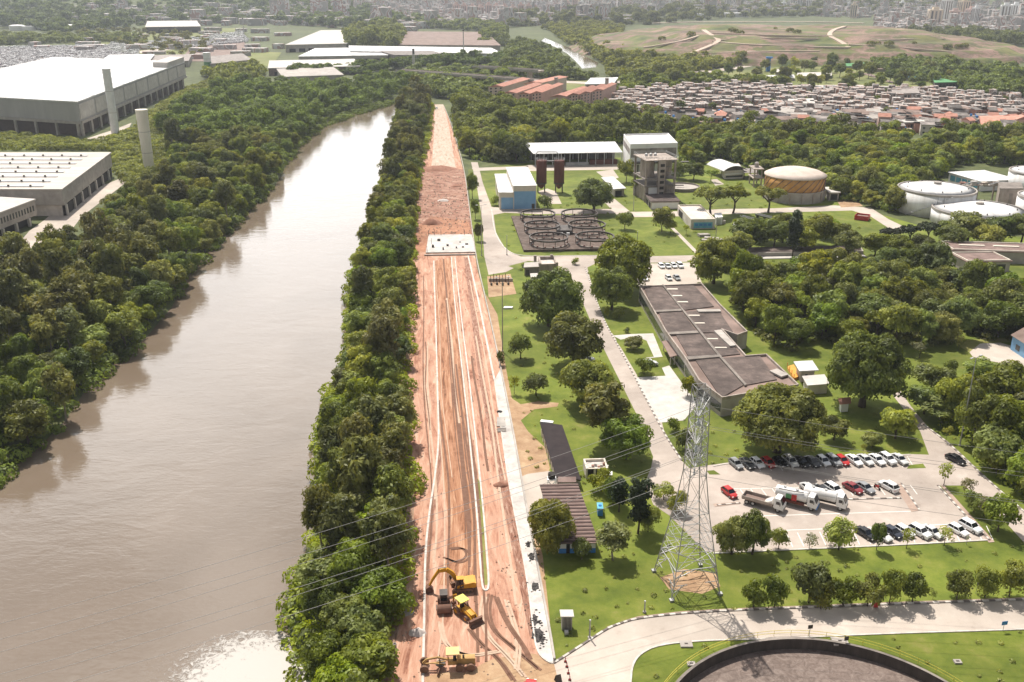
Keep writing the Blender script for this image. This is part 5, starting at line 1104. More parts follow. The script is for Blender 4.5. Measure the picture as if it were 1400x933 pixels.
# brown-roof complex on the right
b = Bld('brown_flat_building', 'wide low building with brown flat roof behind the pine trees', 'building', [(1300, 358), (1420, 362), (1283, 346)]); h0 = 4.2
b.wall(h0, 'render_wall'); b.flat(h0, 'roof_brown', .3, .5); b.parapet(h0+.3, .35, .4, 'cream')
for k in range(2): MB().box(4+k*12, 13+k*12, 6, 7.2, h0+.31, h0+.6).build('skylight', 'cream', b.root)
b = Bld('brown_flat_wing', 'lower brown flat-roofed wing in front of the wide low building', 'building', [(1320, 373), (1379, 372), (1298, 361)]); b.wall(3.8, 'render_wall'); b.flat(3.8, 'roof_brown', .3, .5); b.parapet(4.1, .35, .4, 'cream')
b.face(0, .1, .5, .6, 2.8, 'dark_window', 'window'); b.face(0, .6, .9, .6, 2.8, 'dark_window', 'window')
# long low wall with channel
b = Bld('retaining_wall', 'long low concrete channel wall passing behind the cypress', 'wall', [(1022, 352), (1180, 349), (1020, 344)]); b.wall(1.6, 'concrete'); b.flat(1.6, 'roof_dark', .15, -.6)
MB().box(0, b.L, -3.2, -.1, .05, .3).build('ledge', 'concrete_pale', b.root)
# house at the right edge
b = Bld('blue_wall_house', 'house end with a blue-painted gable at the picture edge above the upper lawn', 'house', [(1381, 478), (1402, 492), (1420, 470)], ); b.wall(4.2, 'blue_paint'); b.gable(4.2, 2.0, 'roof_warm', .5, 'x')
b.face(0, .3, .55, 1, 2.5, 'dark_window', 'window')
sheet('yard', [(1318, 472), (1345, 462), (1400, 478), (1450, 500), (1450, 520), (1380, 500), (1330, 488)], .06, 'road_concrete')
sheet('bare_bank', [(1312, 474), (1322, 465), (1380, 462), (1382, 468), (1340, 470), (1325, 482)], .065, 'lawn_dry')
# --- white digesters
def digester(px, py, w, ytop, label):
    s = scl(py); p = G(px, py); r = w/2/s; h = hgt(px, py, ytop)
    e = empty('digester_tank', p, 0, label, 'tank', 'white digester tanks')
    part(MB().lathe([(r, -.2), (r, h-.6)], 72), 'wall', 'tank_white', e, True)
    for k in range(26): a = 3.6+k*.045; part(MB().box((r+.5)*cos(a)-.45, (r+.5)*cos(a)+.45, (r+.5)*sin(a)-.45, (r+.5)*sin(a)+.45, h*k/26-.1, h*k/26+.1), 'stair_tread', 'steel', e) if k % 2 == 0 else None
    part(MB().lathe([(r+.1, h-.9), (r+.1, h), (r-.5, h), (r-.5, h-.3)], 72, cap=False), 'rim', 'concrete', e)
    part(MB().lathe([(r-.5, h-.35), (r*.7, h+.6), (r*.4, h+1.4), (r*.12, h+1.75), (.2, h+1.8)], 72), 'dome', 'white_roof', e, True)
    part(MB().lathe([(1.6, h+1.6), (1.6, h+2.6), (.4, h+2.9)], 16), 'cap', 'concrete', e)
    for i in range(9):
        a = i*2*pi/9+.3; part(MB().lathe([(.22, h), (.22, h+1.0+.0*i)], 8, (r*.78*cos(a), r*.78*sin(a))), 'vent', 'steel_dark', e)
    for k in (-.35, -.2): part(MB().box(r*sin(k)-.12, r*sin(k)+.12, -r*cos(k)-.2, -r*cos(k)+.05, 0, h-.9), 'drain_pipe', 'steel', e)
digester(1276, 288, 100, 257, 'white domed tank at the back, on the side of the yellow tank')
digester(1335, 305, 119, 285, 'white domed tank standing nearest, behind the broad tree')
digester(1420, 262, 82, 234, 'white tank at the picture edge behind the blue-windowed building')
digester(1432, 300, 84, 268, 'white tank cut by the picture edge beside the concrete bunker')
h0 = 9.5
b = Bld('process_building', 'white flat-roofed building with a row of blue windows among the white tanks', 'building', [(1339, 262), (1388, 259), (1296, 249)])
h0 = hgt(1340, 262, 249); b.wall(h0, 'white_paint'); b.flat(h0, 'white_roof', .35, .5)
for k in range(5): b.face(3, .06+k*.185, .21+k*.185, h0*.25, h0*.80, 'blue_teal', 'window')
b.face(0, .1, .9, h0*.45, h0*.65, 'concrete', 'band')
b = Bld('concrete_bunker', 'brown concrete machine bunker between the white tanks', 'building', [(1362, 287), (1393, 287), (1360, 278)])
h0 = hgt(1362, 287, 259); b.wall(h0, 'concrete_worn'); b.flat(h0, 'concrete_dark', .4, .2); b.face(0, .45, .6, .1, h0*.8, 'concrete_dark', 'door')
p = G(1335, 276); e = empty('pipe_bridge', p, 0, 'tangle of pipes and walkways over the white tanks', 'pipework'); zz = hgt(1335, 276, 254)
part(MB().box(-16, 15, -1, 1, zz, zz+.35), 'walkway', 'concrete', e)
for k in range(5): part(MB().box(-15+k*7.2, -14.5+k*7.2, -.3, .3, 0, zz), 'post', 'concrete_worn', e)
for k in range(4): part(MB().path([(-14+k*6, -1.6, zz+.8), (-10+k*6, -1.6, zz+1.6+.4*(k % 2)), (-4+k*6, 1.2, zz+1.0)], .28, 6), 'pipe', 'steel' if k % 2 else 'roof_brown', e)
for k in range(4): part(MB().box(-9+k*5, -6.5+k*5, -.9, .9, zz+.35, zz+1.6+.5*(k % 2)), 'machine_box', ('roof_tile', 'concrete_pale', 'cream', 'concrete')[k], e)
p = G(1290, 262); b = Bld('stair_hut', 'round grey hut on top of the back white tank', 'hut', [(1277, 290), (1290, 290), (1277, 286)])
bpy.data.objects.remove(b.root)
# --- round basin at the bottom
pc = Vector((43.9, 97.3, 0)); RC = 24.4
e = empty('round_basin', pc, 0, 'huge round clarifier basin full of dark brown sludge, cut by the bottom of the picture', 'basin')
part(MB().lathe([(RC+.45, -.3), (RC+.45, .55), (RC, .55)], 160, cap=False), 'wall', 'concrete_dark', e)
part(MB().lathe([(RC, .5), (RC-.03, -2.2)], 160, cap=False), 'inner_wall', 'basin_wall_dark', e)
part(MB().lathe([(RC-.02, -2.2), (RC-.02, -1.35)], 160), 'sludge', 'sludge', e)
for k, r0 in enumerate((1.5,)):
    rl = MB(); n = 120
    for z in (.55, 1.05):
        for i in range(n): a, c = 2*pi*i/n, 2*pi*(i+1)/n; rl.tube(((RC+r0)*cos(a), (RC+r0)*sin(a), z), ((RC+r0)*cos(c), (RC+r0)*sin(c), z), .035, n=4, cap=False)
    for i in range(60): a = 2*pi*i/60; rl.tube(((RC+r0)*cos(a), (RC+r0)*sin(a), 0), ((RC+r0)*cos(a), (RC+r0)*sin(a), 1.08), .035, n=4)
    part(rl, 'railing', 'yellow_rail', e)
wlk = part(MB().box(-20.5, -16.5, 8, 11.5, -1.3, -.7), 'inlet_box', 'steel_dark', e)
br = MB(); 
for dy in (-.8, .8):
    br.tube((-23, 11+dy, 0), (-12, 3+dy, 0), .1, n=4); br.tube((-23, 11+dy, 1.1), (-12, 3+dy, 1.1), .07, n=4)
    for i in range(9): f = i/8; x, y = -23+11*f, 11-8*f; br.tube((x, y+dy, 0), (x, y+dy, 1.1), .05, n=4)
br.build('scraper_bridge', 'steel', e)
for (x, y, w, lb) in ((938, 882, 1.9, 'square concrete lid on the grass beside the curve of the road'), (1148, 878, 2.4, 'flat pale slab at the top of the round basin'), (1309, 906, 1.1, 'small pale lid on the grass right of the round basin'), (945, 909, 1.2, 'little pale block on the rail of the round basin')):
    q = G(x, y); o = MB().box(-w/2, w/2, -w/2.6, w/2.6, 0, .28).build('access_cover', 'concrete', None, q); tag(o, lb, 'cover'); MB().box(-.25, .25, -.12, .12, .281, .34).build('handle', 'steel_dark', o)
# ================================================================ CARS, TRUCKS, MACHINES, PYLON
def loft(mb, secs):
    """sections (x, [(y,z)...]) joined along x"""
    n = len(secs[0][1]); vs = [(x, y, z) for x, s in secs for y, z in s]
    fs = [(j*n+i, j*n+(i+1) % n, (j+1)*n+(i+1) % n, (j+1)*n+i) for j in range(len(secs)-1) for i in range(n)]
    fs += [tuple(range(n-1, -1, -1)), tuple(range((len(secs)-1)*n, len(secs)*n))]
    return mb.add(vs, fs)
def wheel(mb, r, w, y, x, z=None):
    z = r if z is None else z; n = 16; s = 1 if y > 0 else -1
    prof = [(r*.86, -w/2), (r, -w/2+.04), (r, w/2-.04), (r*.86, w/2)]
    vs = [(x+a*cos(2*pi*i/n), y+d, z+a*sin(2*pi*i/n)) for a, d in prof for i in range(n)]
    fs = [(j*n+i, (j+1)*n+i, (j+1)*n+(i+1) % n, j*n+(i+1) % n) for j in range(3) for i in range(n)]+[tuple(range(n)), tuple(range(4*n-1, 3*n-1, -1))]
    return mb.add(vs, fs)
def add_wheels(e, xs, r, w, ty, rim='steel', tyre='rubber', name='wheel'):
    for x in xs:
        for y in (-ty, ty):
            t = wheel(MB(), r, w, y, x).build(name, tyre, e, smooth=False)
            wheel(MB(), r*.6, w+.03, y, x, r).build('rim', rim, t)
def car_proto(name, L, Wd, prof, cab, roofz, r=.32):
    """prof: (x, shoulder height, half width); cab: windscreen base, roof front, roof rear, rear base (x)"""
    e = empty(name, (0, 0, 0)); secs = []
    for x, sh, hw in prof:
        secs.append((x, [(-hw*.9, .22), (-hw, .38), (-hw, sh-.12), (-hw*.93, sh), (hw*.93, sh), (hw, sh-.12), (hw, .38), (hw*.9, .22)]))
    loft(MB(), secs).build('body', 'car_paint', e, smooth=False)
    xa, xb, xc, xd = cab; hw = Wd/2*.90; rw = Wd/2*.70; zs = [np.interp(x, [p[0] for p in prof][::1], [p[1] for p in prof]) for x in (xd, xa)]
    MB().hexa([(xd, -hw, zs[0]-.02), (xa, -hw, zs[1]-.02), (xa, hw, zs[1]-.02), (xd, hw, zs[0]-.02)], [(xc, -rw, roofz-.03), (xb, -rw, roofz-.03), (xb, rw, roofz-.03), (xc, rw, roofz-.03)]).build('glass', 'glass_dark', e)
    MB().hexa([(xc-.08, -rw-.03, roofz-.04), (xb+.1, -rw-.03, roofz-.04), (xb+.1, rw+.03, roofz-.04), (xc-.08, rw+.03, roofz-.04)], [(xc, -rw+.06, roofz+.03), (xb-.05, -rw+.06, roofz+.03), (xb-.05, rw-.06, roofz+.03), (xc, rw-.06, roofz+.03)]).build('roof', 'car_paint', e)
    pl = MB()
    for s in (-1, 1):
        for (x0, x1) in ((xa, xb), (xd, xc), ((xa+xd)/2+.05, (xb+xc)/2+.02)):
            z0 = np.interp(x0, [p[0] for p in prof], [p[1] for p in prof]); pl.tube((x0, s*(hw+.01), z0-.03), (x1, s*(rw+.02), roofz-.02), .045, n=4)
    pl.build('pillar', 'car_paint', e)
    add_wheels(e, (L/2-.85, -L/2+.8), r, .2, Wd/2-.10)
    for s in (-1, 1):
        MB().box(L/2-.12, L/2+.012, s*Wd*.34-.17, s*Wd*.34+.17, .56, .70).build('headlight', 'lamp_white', e)
        MB().box(-L/2-.012, -L/2+.1, s*Wd*.36-.13, s*Wd*.36+.13, .66, .84).build('taillight', 'lamp_red', e)
        MB().box(xa-.25, xa-.1, s*(Wd/2+.06)-.1, s*(Wd/2+.06)+.1, zs[1], zs[1]+.14).build('mirror', 'car_paint', e)
    MB().box(L/2-.1, L/2+.02, -Wd*.30, Wd*.30, .28, .46).build('grille', 'rubber', e)
    freeze(e); return e
hatch = car_proto('hatchback', 3.95, 1.70, [(-1.97, .88, .70), (-1.85, .95, .80), (-.9, .95, .85), (.6, .92, .85), (1.4, .82, .82), (1.85, .70, .74), (1.97, .58, .62)], (.95, .25, -1.35, -1.86), 1.48)
sedan = car_proto('sedan', 4.5, 1.76, [(-2.25, .82, .70), (-2.1, .96, .80), (-1.3, .98, .87), (.6, .93, .88), (1.6, .84, .85), (2.1, .72, .76), (2.25, .58, .64)], (1.05, .30, -.95, -1.65), 1.45)
suv = car_proto('suv', 4.4, 1.84, [(-2.2, 1.0, .76), (-2.1, 1.08, .86), (-1.0, 1.08, .91), (.7, 1.05, .91), (1.6, .98, .88), (2.08, .86, .80), (2.2, .66, .70)], (1.05, .45, -1.6, -2.1), 1.70, .36)
WHT, SIL, GRY, DRK, BLK, RED, BUR, NAV = (.80, .80, .79), (.56, .56, .55), (.26, .265, .27), (.07, .072, .075), (.018, .018, .02), (.42, .022, .02), (.22, .03, .035), (.03, .035, .05)
used = {}
def car(pr, px, py, ang, color, label, group=None):
    """ang: heading of the bonnet in degrees, 0 = +x, -90 = towards the viewer"""
    c = dup(pr, G(px, py, .06), R(ang), 1.0, label, group, color); c['category'] = 'car'; return c
A0 = -71
UP = [(1006, 637.5, hatch, GRY, 'grey'), (1021, 637, sedan, DRK, 'dark grey'), (1035, 636.5, hatch, WHT, 'white'), (1050, 636, hatch, RED, 'red'), (1066, 635.5, hatch, BLK, 'black'), (1080, 634.5, suv, SIL, 'silver'), (1095, 634.5, sedan, BLK, 'black'), (1110, 634.5, sedan, DRK, 'dark'),
      (1125, 633.5, hatch, WHT, 'white'), (1139, 633.5, suv, GRY, 'dark grey'), (1151, 633, hatch, RED, 'red'), (1167, 632.5, sedan, WHT, 'white'), (1182.5, 632, sedan, SIL, 'silver'), (1198, 631.7, sedan, WHT, 'white'), (1213, 631.4, suv, WHT, 'white'), (1229, 631, sedan, SIL, 'silver grey')]
lbU = ['grey hatchback at the pylon end of the upper car row', 'dark grey sedan second from the pylon end of the upper row', 'white hatchback third from the pylon end of the upper row', 'red hatchback just left of the shaded cars in the upper row', 'black hatchback deep in tree shade beside the red one', 'silver tall car standing between shaded black cars', 'black sedan in tree shade right of the silver tall car', 'dark sedan in tree shade left of the lone white hatchback', 'white hatchback right after the shaded cars of the upper row', 'dark grey tall car between a white and a red hatchback', 'red hatchback with white sedan on its outer side in the upper row', 'white sedan next to the second red hatchback in the upper row', 'silver sedan fourth from the road end of the upper row', 'white sedan third from the road end of the upper row', 'white tall car second from the road end of the upper row', 'silver grey sedan at the road end of the upper row']
for (x, y, pr, c, _), lb in zip(UP, lbU): car(pr, x, y, A0+random.uniform(-2, 2), c, lb, 'cars of the upper parking row')
for x, y, pr, c, lb, a in [(997, 677, hatch, RED, 'lone red hatchback at the empty pylon end of the middle row', -66), (1105.5, 671.5, sedan, SIL, 'silver beige sedan behind the white tank trucks', -66), (1121.5, 672.5, hatch, BLK, 'black hatchback between silver sedan and white car behind the tank trucks', 116), (1139.5, 673, suv, WHT, 'white car with dark roof glass behind the last tank truck', -64),
      (1165.5, 670.5, sedan, BUR, 'burgundy sedan in the middle row beside free bays', -60), (1182, 670, sedan, GRY, 'grey sedan with pale roof between burgundy sedan and motorcycle', -62), (1214, 668.5, suv, WHT, 'white tall car beside the paved strip at the end of the middle row', 118)]:
    car(pr, x, y, a, c, lb, 'cars of the middle parking row')
for x, y, pr, c, lb, a in [(1183, 733, sedan, BLK, 'long black sedan at the start of the lower row', -62), (1204, 735, sedan, SIL, 'silver sedan behind the slim two-tiered tree', -62), (1220, 731.5, hatch, NAV, 'dark navy car right of the slim two-tiered tree', -62), (1236, 730, hatch, WHT, 'white car hidden behind the yellow-green young tree', -62), (1257, 731, suv, WHT, 'white tall car between the two bright young trees', -60), (1273.5, 730.5, sedan, SIL, 'silver sedan half behind the wide young tree', -62), (1309, 728.5, hatch, WHT, 'white hatchback second from the green wedge in the lower row', -60), (1326, 724, suv, WHT, 'largest white car closing the lower row at the green wedge', -62)]:
    car(pr, x, y, a, c, lb, 'cars of the lower parking row')
car(sedan, 1306, 631, -62, BLK, 'black sedan driving down the diagonal road')
for i, (x, y, pr, c) in enumerate([(904, 366, hatch, WHT), (912.5, 366, sedan, SIL), (921, 365.5, hatch, WHT), (929.5, 365.5, suv, WHT), (881, 383, hatch, WHT), (914, 382.5, hatch, SIL), (925, 382, sedan, GRY)]):
    car(pr, x, y, -80, c, ['white hatchback first in the small yard behind the long building', 'silver sedan second in the small yard behind the long building', 'white hatchback third in the small yard behind the long building', 'white tall car last in the small yard behind the long building', 'white hatchback peeping out from the dense dark tree by the roof edge', 'silver hatchback close to the far roof edge of the long building', 'grey sedan close to the far roof edge of the long building'][i], 'cars in the yard behind the long building')
car(suv, 888, 500, 12, SIL, 'silver tall car parked on the little court by the long building', None)
car(hatch, 803, 494, 10, WHT, 'white car under the crown of the big lawn tree')
car(hatch, 597, 149, -80, WHT, 'white car far away on the pale end of the new road')
car(suv, 833, 283, 10, WHT, 'white van-like car beside the ring basins and dark bushes') if False else None
car(hatch, 724, 946, 80, RED, 'red car whose roof just shows at the bottom picture edge')
for o in (hatch, sedan, suv):
    for c in list(o.children_recursive): bpy.data.objects.remove(c)
    bpy.data.objects.remove(o)
# motorcycle
p = G(1199, 669, .06); e = empty('motorcycle', p, R(-65), 'small dark motorcycle in the bay between grey sedan and white car', 'motorcycle')
for x in (-.65, .65): part(wheel(MB(), .31, .12, .0001, x), 'wheel', 'rubber', e)
part(MB().hexa([(-.5, -.12, .45), (.4, -.12, .45), (.4, .12, .45), (-.5, .12, .45)], [(-.7, -.1, .85), (.35, -.14, .92), (.35, .14, .92), (-.7, .1, .85)]), 'body', 'red_paint', e)
part(MB().box(-.75, .0, -.14, .14, .86, .95), 'seat', 'rubber', e); part(MB().tube((.5, -.35, 1.05), (.5, .35, 1.05), .03).tube((.65, 0, .3), (.48, 0, 1.05), .04), 'handlebar', 'steel_dark', e)
# --- trucks
def truck(px, py, ang, kindt, label, cabm='white_paint'):
    p = G(px, py, .06); e = empty('truck' if kindt == 'bed' else 'tank_truck', p, R(ang), label, 'truck', 'trucks parked in the car park')
    part(MB().box(-4.0, 2.2, -.45, .45, .75, 1.0), 'chassis', 'steel_dark', e)
    add_wheels(e, (3.0, -1.9, -3.1), .5, .3, 1.0, 'steel')
    sec = [(2.15, .95, 2.75), (2.3, .8, 2.95), (3.3, .7, 2.9), (3.85, .65, 1.75), (4.0, .65, 1.5)]
    cab = MB(); loft(cab, [(x, [(-1.15, z0), (-1.17, z1-.5), (-1.05, z1), (1.05, z1), (1.17, z1-.5), (1.15, z0)]) for x, z0, z1 in sec]); part(cab, 'cab', cabm, e)
    part(MB().hexa([(3.36, -1.0, 2.82), (3.86, -1.08, 1.8), (3.86, 1.08, 1.8), (3.36, 1.0, 2.82)], [(3.42, -1.0, 2.85), (3.92, -1.08, 1.82), (3.92, 1.08, 1.82), (3.42, 1.0, 2.85)]), 'windscreen', 'glass_dark', e)
    for s in (-1, 1):
        part(MB().box(2.6, 3.3, s*1.14-.05, s*1.14+.05, 1.75, 2.4), 'window', 'glass_dark', e); part(MB().box(3.4, 3.5, s*1.4-.12, s*1.4+.12, 1.7, 2.3), 'mirror', 'steel_dark', e)
        part(MB().box(3.95, 4.05, s*.8-.18, s*.8+.18, .95, 1.15), 'headlight', 'lamp_white', e)
    part(MB().box(3.9, 4.1, -1.15, 1.15, .5, .85), 'bumper', 'blue_deep' if kindt == 'panel' else 'concrete', e)
    if kindt == 'bed':
        part(MB().box(-4.1, 1.9, -1.2, 1.2, 1.0, 1.15), 'bed', 'roof_warm', e)
        for s in (-1, 1): part(MB().box(-4.1, 1.9, s*1.2-.06, s*1.2+.06, 1.15, 1.75), 'side_board', 'concrete_worn', e)
        part(MB().box(-4.16, -4.04, -1.2, 1.2, 1.15, 1.75), 'tail_board', 'concrete_worn', e)
        part(MB().hexa([(.1, -1.1, 1.16), (1.85, -1.1, 1.16), (1.85, 1.1, 1.16), (.1, 1.1, 1.16)], [(.8, -.9, 1.7), (1.7, -1.0, 2.1), (1.7, 1.0, 2.1), (.8, .9, 1.7)]), 'load', 'concrete_pale', e)
    else:
        n = 20; rr = 1.08; zc = 2.15; prof = [(-4.3, .4), (-4.15, rr*.92), (-4, rr), (1.8, rr), (1.95, rr*.92), (2.05, .4)]
        vs = [(x, a*cos(2*pi*i/n), zc+a*sin(2*pi*i/n)) for x, a in prof for i in range(n)]
        fs = [(j*n+i, (j+1)*n+i, (j+1)*n+(i+1) % n, j*n+(i+1) % n) for j in range(5) for i in range(n)]+[tuple(range(n)), tuple(range(6*n-1, 5*n-1, -1))]
        t = part(MB().add(vs, fs), 'tank', 'tank_white', e, True)
        for x in (-2.6, -.2): MB().lathe([(.3, zc+rr-.05), (.3, zc+rr+.18)], 12, (x, 0)).build('hatch', 'steel', t)
        for x in (-3.2, -1.1, 1.0): part(MB().box(x-.12, x+.12, -.8, .8, 1.0, 1.4), 'saddle', 'steel_dark', e)
        if kindt == 'panel':
            part(MB().box(-.9, .1, -1.2, -1.1, 1.3, 2.6), 'red_panel', 'red_paint', e); part(MB().box(-2.0, -.95, -1.2, -1.1, 1.6, 2.5), 'green_panel', 'green_paint', e)
            part(MB().box(-2.2, 1.6, -1.2, -.7, .7, 1.2), 'hose_box', 'rust_brown', e)
            part(MB().path([(-3.5, -.9, 3.05), (-1, -.9, 3.2), (1.2, -.6, 3.3)], .1, 6), 'hose', 'steel_dark', e)
truck(1044, 692, -31, 'bed', 'white-cabbed flatbed truck with low side boards, nearest the pylon')
truck(1089, 690, -30, 'panel', 'white tank truck with red and green panel, middle of three trucks')
truck(1128, 690, -29, 'plain', 'plain white tank truck, farthest of three trucks from the pylon')
# --- construction machines
def excavator(px, py):
    p = G(px, py); e = empty('excavator', p, R(8), 'yellow crawler excavator with raised arched boom on the red earth road', 'excavator')
    for s in (-1, 1):
        t = MB().xprism([(-1.8, .25), (-1.5, 0), (1.5, 0), (1.8, .25), (1.8, .6), (1.5, .85), (-1.5, .85), (-1.8, .6)], s*1.1-.28, s*1.1+.28).build('track', 'dusty_tyre', e)
        for k in range(5): MB().box(-1.35+k*.62, -1.05+k*.62, s*1.1-.31, s*1.1+.31, .25, .6).build('roller', 'steel_dark', t)
    part(MB().lathe([(.7, .7), (.7, 1.0)], 18), 'turntable', 'steel_dark', e)
    part(MB().hexa([(-.9, -1.2, 1.0), (2.1, -1.2, 1.0), (2.1, 1.2, 1.0), (-.9, 1.2, 1.0)], [(-.9, -1.2, 1.6), (2.0, -1.15, 2.0), (2.0, 1.15, 2.0), (-.9, 1.2, 1.6)]), 'engine_cover', 'yellow_machine', e)
    c = part(MB().hexa([(-1.3, -1.2, 1.05), (.2, -1.2, 1.05), (.2, -.15, 1.05), (-1.3, -.15, 1.05)], [(-.95, -1.15, 2.75), (.15, -1.15, 2.75), (.15, -.2, 2.75), (-.95, -.2, 2.75)]), 'cab', 'glass_dark', e)
    MB().box(-1.0, .2, -1.2, -.15, 2.75, 2.85).build('cab_roof', 'yellow_machine', c); MB().box(-.45, -.33, -1.23, -1.15, 1.1, 2.75).build('cab_pillar', 'rubber', c)
    part(MB().box(1.5, 2.3, -1.15, 1.15, 1.0, 1.85), 'counterweight', 'yellow_machine', e)
    def arm(pts, w, name):
        mb = MB()
        for (x0, z0, a), (x1, z1, c_) in zip(pts[:-1], pts[1:]):
            d = Vector((x1-x0, z1-z0)); q = Vector((-d.y, d.x)).normalized()
            mb.xprism([(x0-q.x*a, z0-q.y*a), (x1-q.x*c_, z1-q.y*c_), (x1+q.x*c_, z1+q.y*c_), (x0+q.x*a, z0+q.y*a)], .2-w/2, .2+w/2)
        return part(mb, name, 'yellow_machine', e)
    arm([(-.7, 1.5, .28), (-1.6, 3.3, .34), (-2.6, 4.1, .34), (-3.9, 3.9, .22)], .42, 'boom')
    arm([(-3.7, 4.2, .24), (-4.9, 2.4, .2), (-5.5, 1.2, .13)], .34, 'stick')
    part(MB().tube((-1.1, .2, 1.5), (-2.2, .2, 3.4), .09), 'ram', 'steel', e); part(MB().tube((-2.6, .2, 4.55), (-4.0, .2, 4.4), .08), 'ram', 'steel', e)
    part(MB().xprism([(-5.5, 1.3), (-6.1, .9), (-6.2, .25), (-5.7, 0), (-5.0, .15), (-4.85, .5), (-5.2, .95)], -.35, .75), 'bucket', 'brown_bucket', e)
excavator(632, 806)
def loader(px, py):
    p = G(px, py); e = empty('backhoe_loader', p, R(-52), 'yellow backhoe loader with pale yellow canopy, its digging arm towards the roller', 'loader')
    add_wheels(e, (-1.3,), .72, .45, .95, 'yellow_machine', 'dusty_tyre'); add_wheels(e, (1.2,), .48, .32, .9, 'yellow_machine', 'dusty_tyre')
    part(MB().hexa([(-.3, -.42, .7), (2.0, -.4, .7), (2.0, .4, .7), (-.3, .42, .7)], [(-.3, -.42, 1.6), (2.0, -.38, 1.35), (2.0, .38, 1.35), (-.3, .42, 1.6)]), 'bonnet', 'yellow_machine', e)
    part(MB().box(-1.9, -.3, -.65, .65, .75, 1.15), 'chassis', 'yellow_machine', e); part(MB().box(-1.3, -.8, -.3, .3, 1.15, 1.6), 'seat', 'rubber', e)
    for x in (-1.75, -.35):
        for y in (-.68, .68): part(MB().box(x-.05, x+.05, y-.05, y+.05, 1.0, 2.62), 'canopy_post', 'steel_dark', e)
    part(MB().box(-2.0, -.1, -.85, .85, 2.62, 2.76), 'canopy', 'yellow_canopy', e)
    for s in (-1, 1): part(MB().path([(.0, s*.6, 1.5), (1.9, s*.6, 1.2), (2.7, s*.55, .6)], .11, 6), 'lift_arm', 'yellow_machine', e)
    part(MB().xprism([(2.6, .1), (3.5, .05), (3.6, .2), (2.9, .35), (2.8, .9), (3.1, 1.15), (2.6, 1.1)], -1.25, 1.25), 'bucket', 'brown_bucket', e)
    part(MB().path([(-1.9, 0, 1.0), (-2.7, 0, 2.6), (-3.4, 0, 2.0), (-3.5, 0, .8)], .15, 6), 'backhoe_arm', 'yellow_machine', e)
    part(MB().box(-3.8, -3.2, -.3, .3, .3, .8), 'backhoe_bucket', 'brown_bucket', e)
    for s in (-1, 1): part(MB().tube((-1.9, s*.8, .9), (-2.5, s*1.2, .1), .09), 'stabiliser', 'steel_dark', e)
loader(637, 842)
p = G(607, 830); e = empty('roller', p, R(-84), 'single-drum roller with dusty brown drum and dark boxy cab', 'roller'); e.scale = (1.2, 1.1, 1.2)
mb = MB(); wheel(mb, .62, 2.0, .0001, 1.3); part(mb, 'drum', 'brown_bucket', e)
add_wheels(e, (-1.0,), .55, .4, .7, 'steel_dark', 'dusty_tyre')
part(MB().hexa([(-1.6, -.6, .6), (.5, -.6, .6), (.5, .6, .6), (-1.6, .6, .6)], [(-1.5, -.5, 1.3), (.3, -.5, 1.2), (.3, .5, 1.2), (-1.5, .5, 1.3)]), 'body', 'brown_bucket', e)
part(MB().box(-.9, .3, -.5, .5, 1.2, 2.1), 'cab', 'glass_dark', e); part(MB().box(-1.0, .4, -.6, .6, 2.1, 2.22), 'cab_roof', 'roof_grey', e)
for s in (-1, 1): part(MB().box(.4, 1.4, s*1.1-.07, s*1.1+.07, .5, .75), 'yoke', 'steel_dark', e)
def grader(px, py):
    p = G(px, py); e = empty('motor_grader', p, R(184), 'dusty tan motor grader with square canopy at the bottom of the red earth road', 'grader')
    add_wheels(e, (-1.3, -2.9), .66, .45, 1.0, 'dusty_tyre', 'dusty_tyre'); add_wheels(e, (4.0,), .66, .4, .95, 'dusty_tyre', 'dusty_tyre')
    part(MB().hexa([(-3.6, -.55, .9), (-1.0, -.55, .9), (-1.0, .55, .9), (-3.6, .55, .9)], [(-3.6, -.5, 1.9), (-1.0, -.5, 2.0), (-1.0, .5, 2.0), (-3.6, .5, 1.9)]), 'engine_cover', 'yellow_dusty', e)
    part(MB().box(-2.0, -1.7, .2, .35, 1.9, 2.5), 'exhaust', 'steel_dark', e)
    part(MB().box(-1.0, .5, -.55, .55, .9, 1.5), 'cab_floor', 'yellow_dusty', e)
    for x in (-.95, .45):
        for y in (-.55, .55): part(MB().box(x-.06, x+.06, y-.06, y+.06, 1.5, 2.95), 'canopy_post', 'yellow_dusty', e)
    part(MB().box(-1.25, .75, -.9, .9, 2.95, 3.1), 'canopy', 'tan_canopy', e); part(MB().box(-.8, -.3, -.3, .3, 1.5, 2.0), 'seat', 'rubber', e)
    part(MB().path([(.4, 0, 1.5), (2.0, 0, 2.0), (3.6, 0, 1.75), (4.2, 0, 1.1)], .19, 6), 'main_beam', 'yellow_dusty', e)
    part(MB().path([(.8, -.4, .9), (2.8, 0, 1.0), (4.2, 0, .9)], .12, 5).path([(.8, .4, .9), (2.8, 0, 1.0)], .12, 5), 'draw_bar', 'yellow_dusty', e)
    b_ = MB().hexa([(1.1, -1.9, .12), (1.25, -1.9, .1), (2.15, 1.9, .1), (2.0, 1.9, .12)], [(1.0, -1.9, .75), (1.12, -1.9, .75), (2.02, 1.9, .75), (1.9, 1.9, .75)]); part(b_, 'blade', 'brown_bucket', e)
    part(MB().lathe([(.75, .8), (.75, .92)], 18, (1.6, 0)), 'blade_ring', 'steel_dark', e)
    for s in (-1, 1): part(MB().tube((1.7, s*.4, 2.1), (1.7, s*.7, .9), .07), 'ram', 'steel_dark', e)
grader(617, 913)
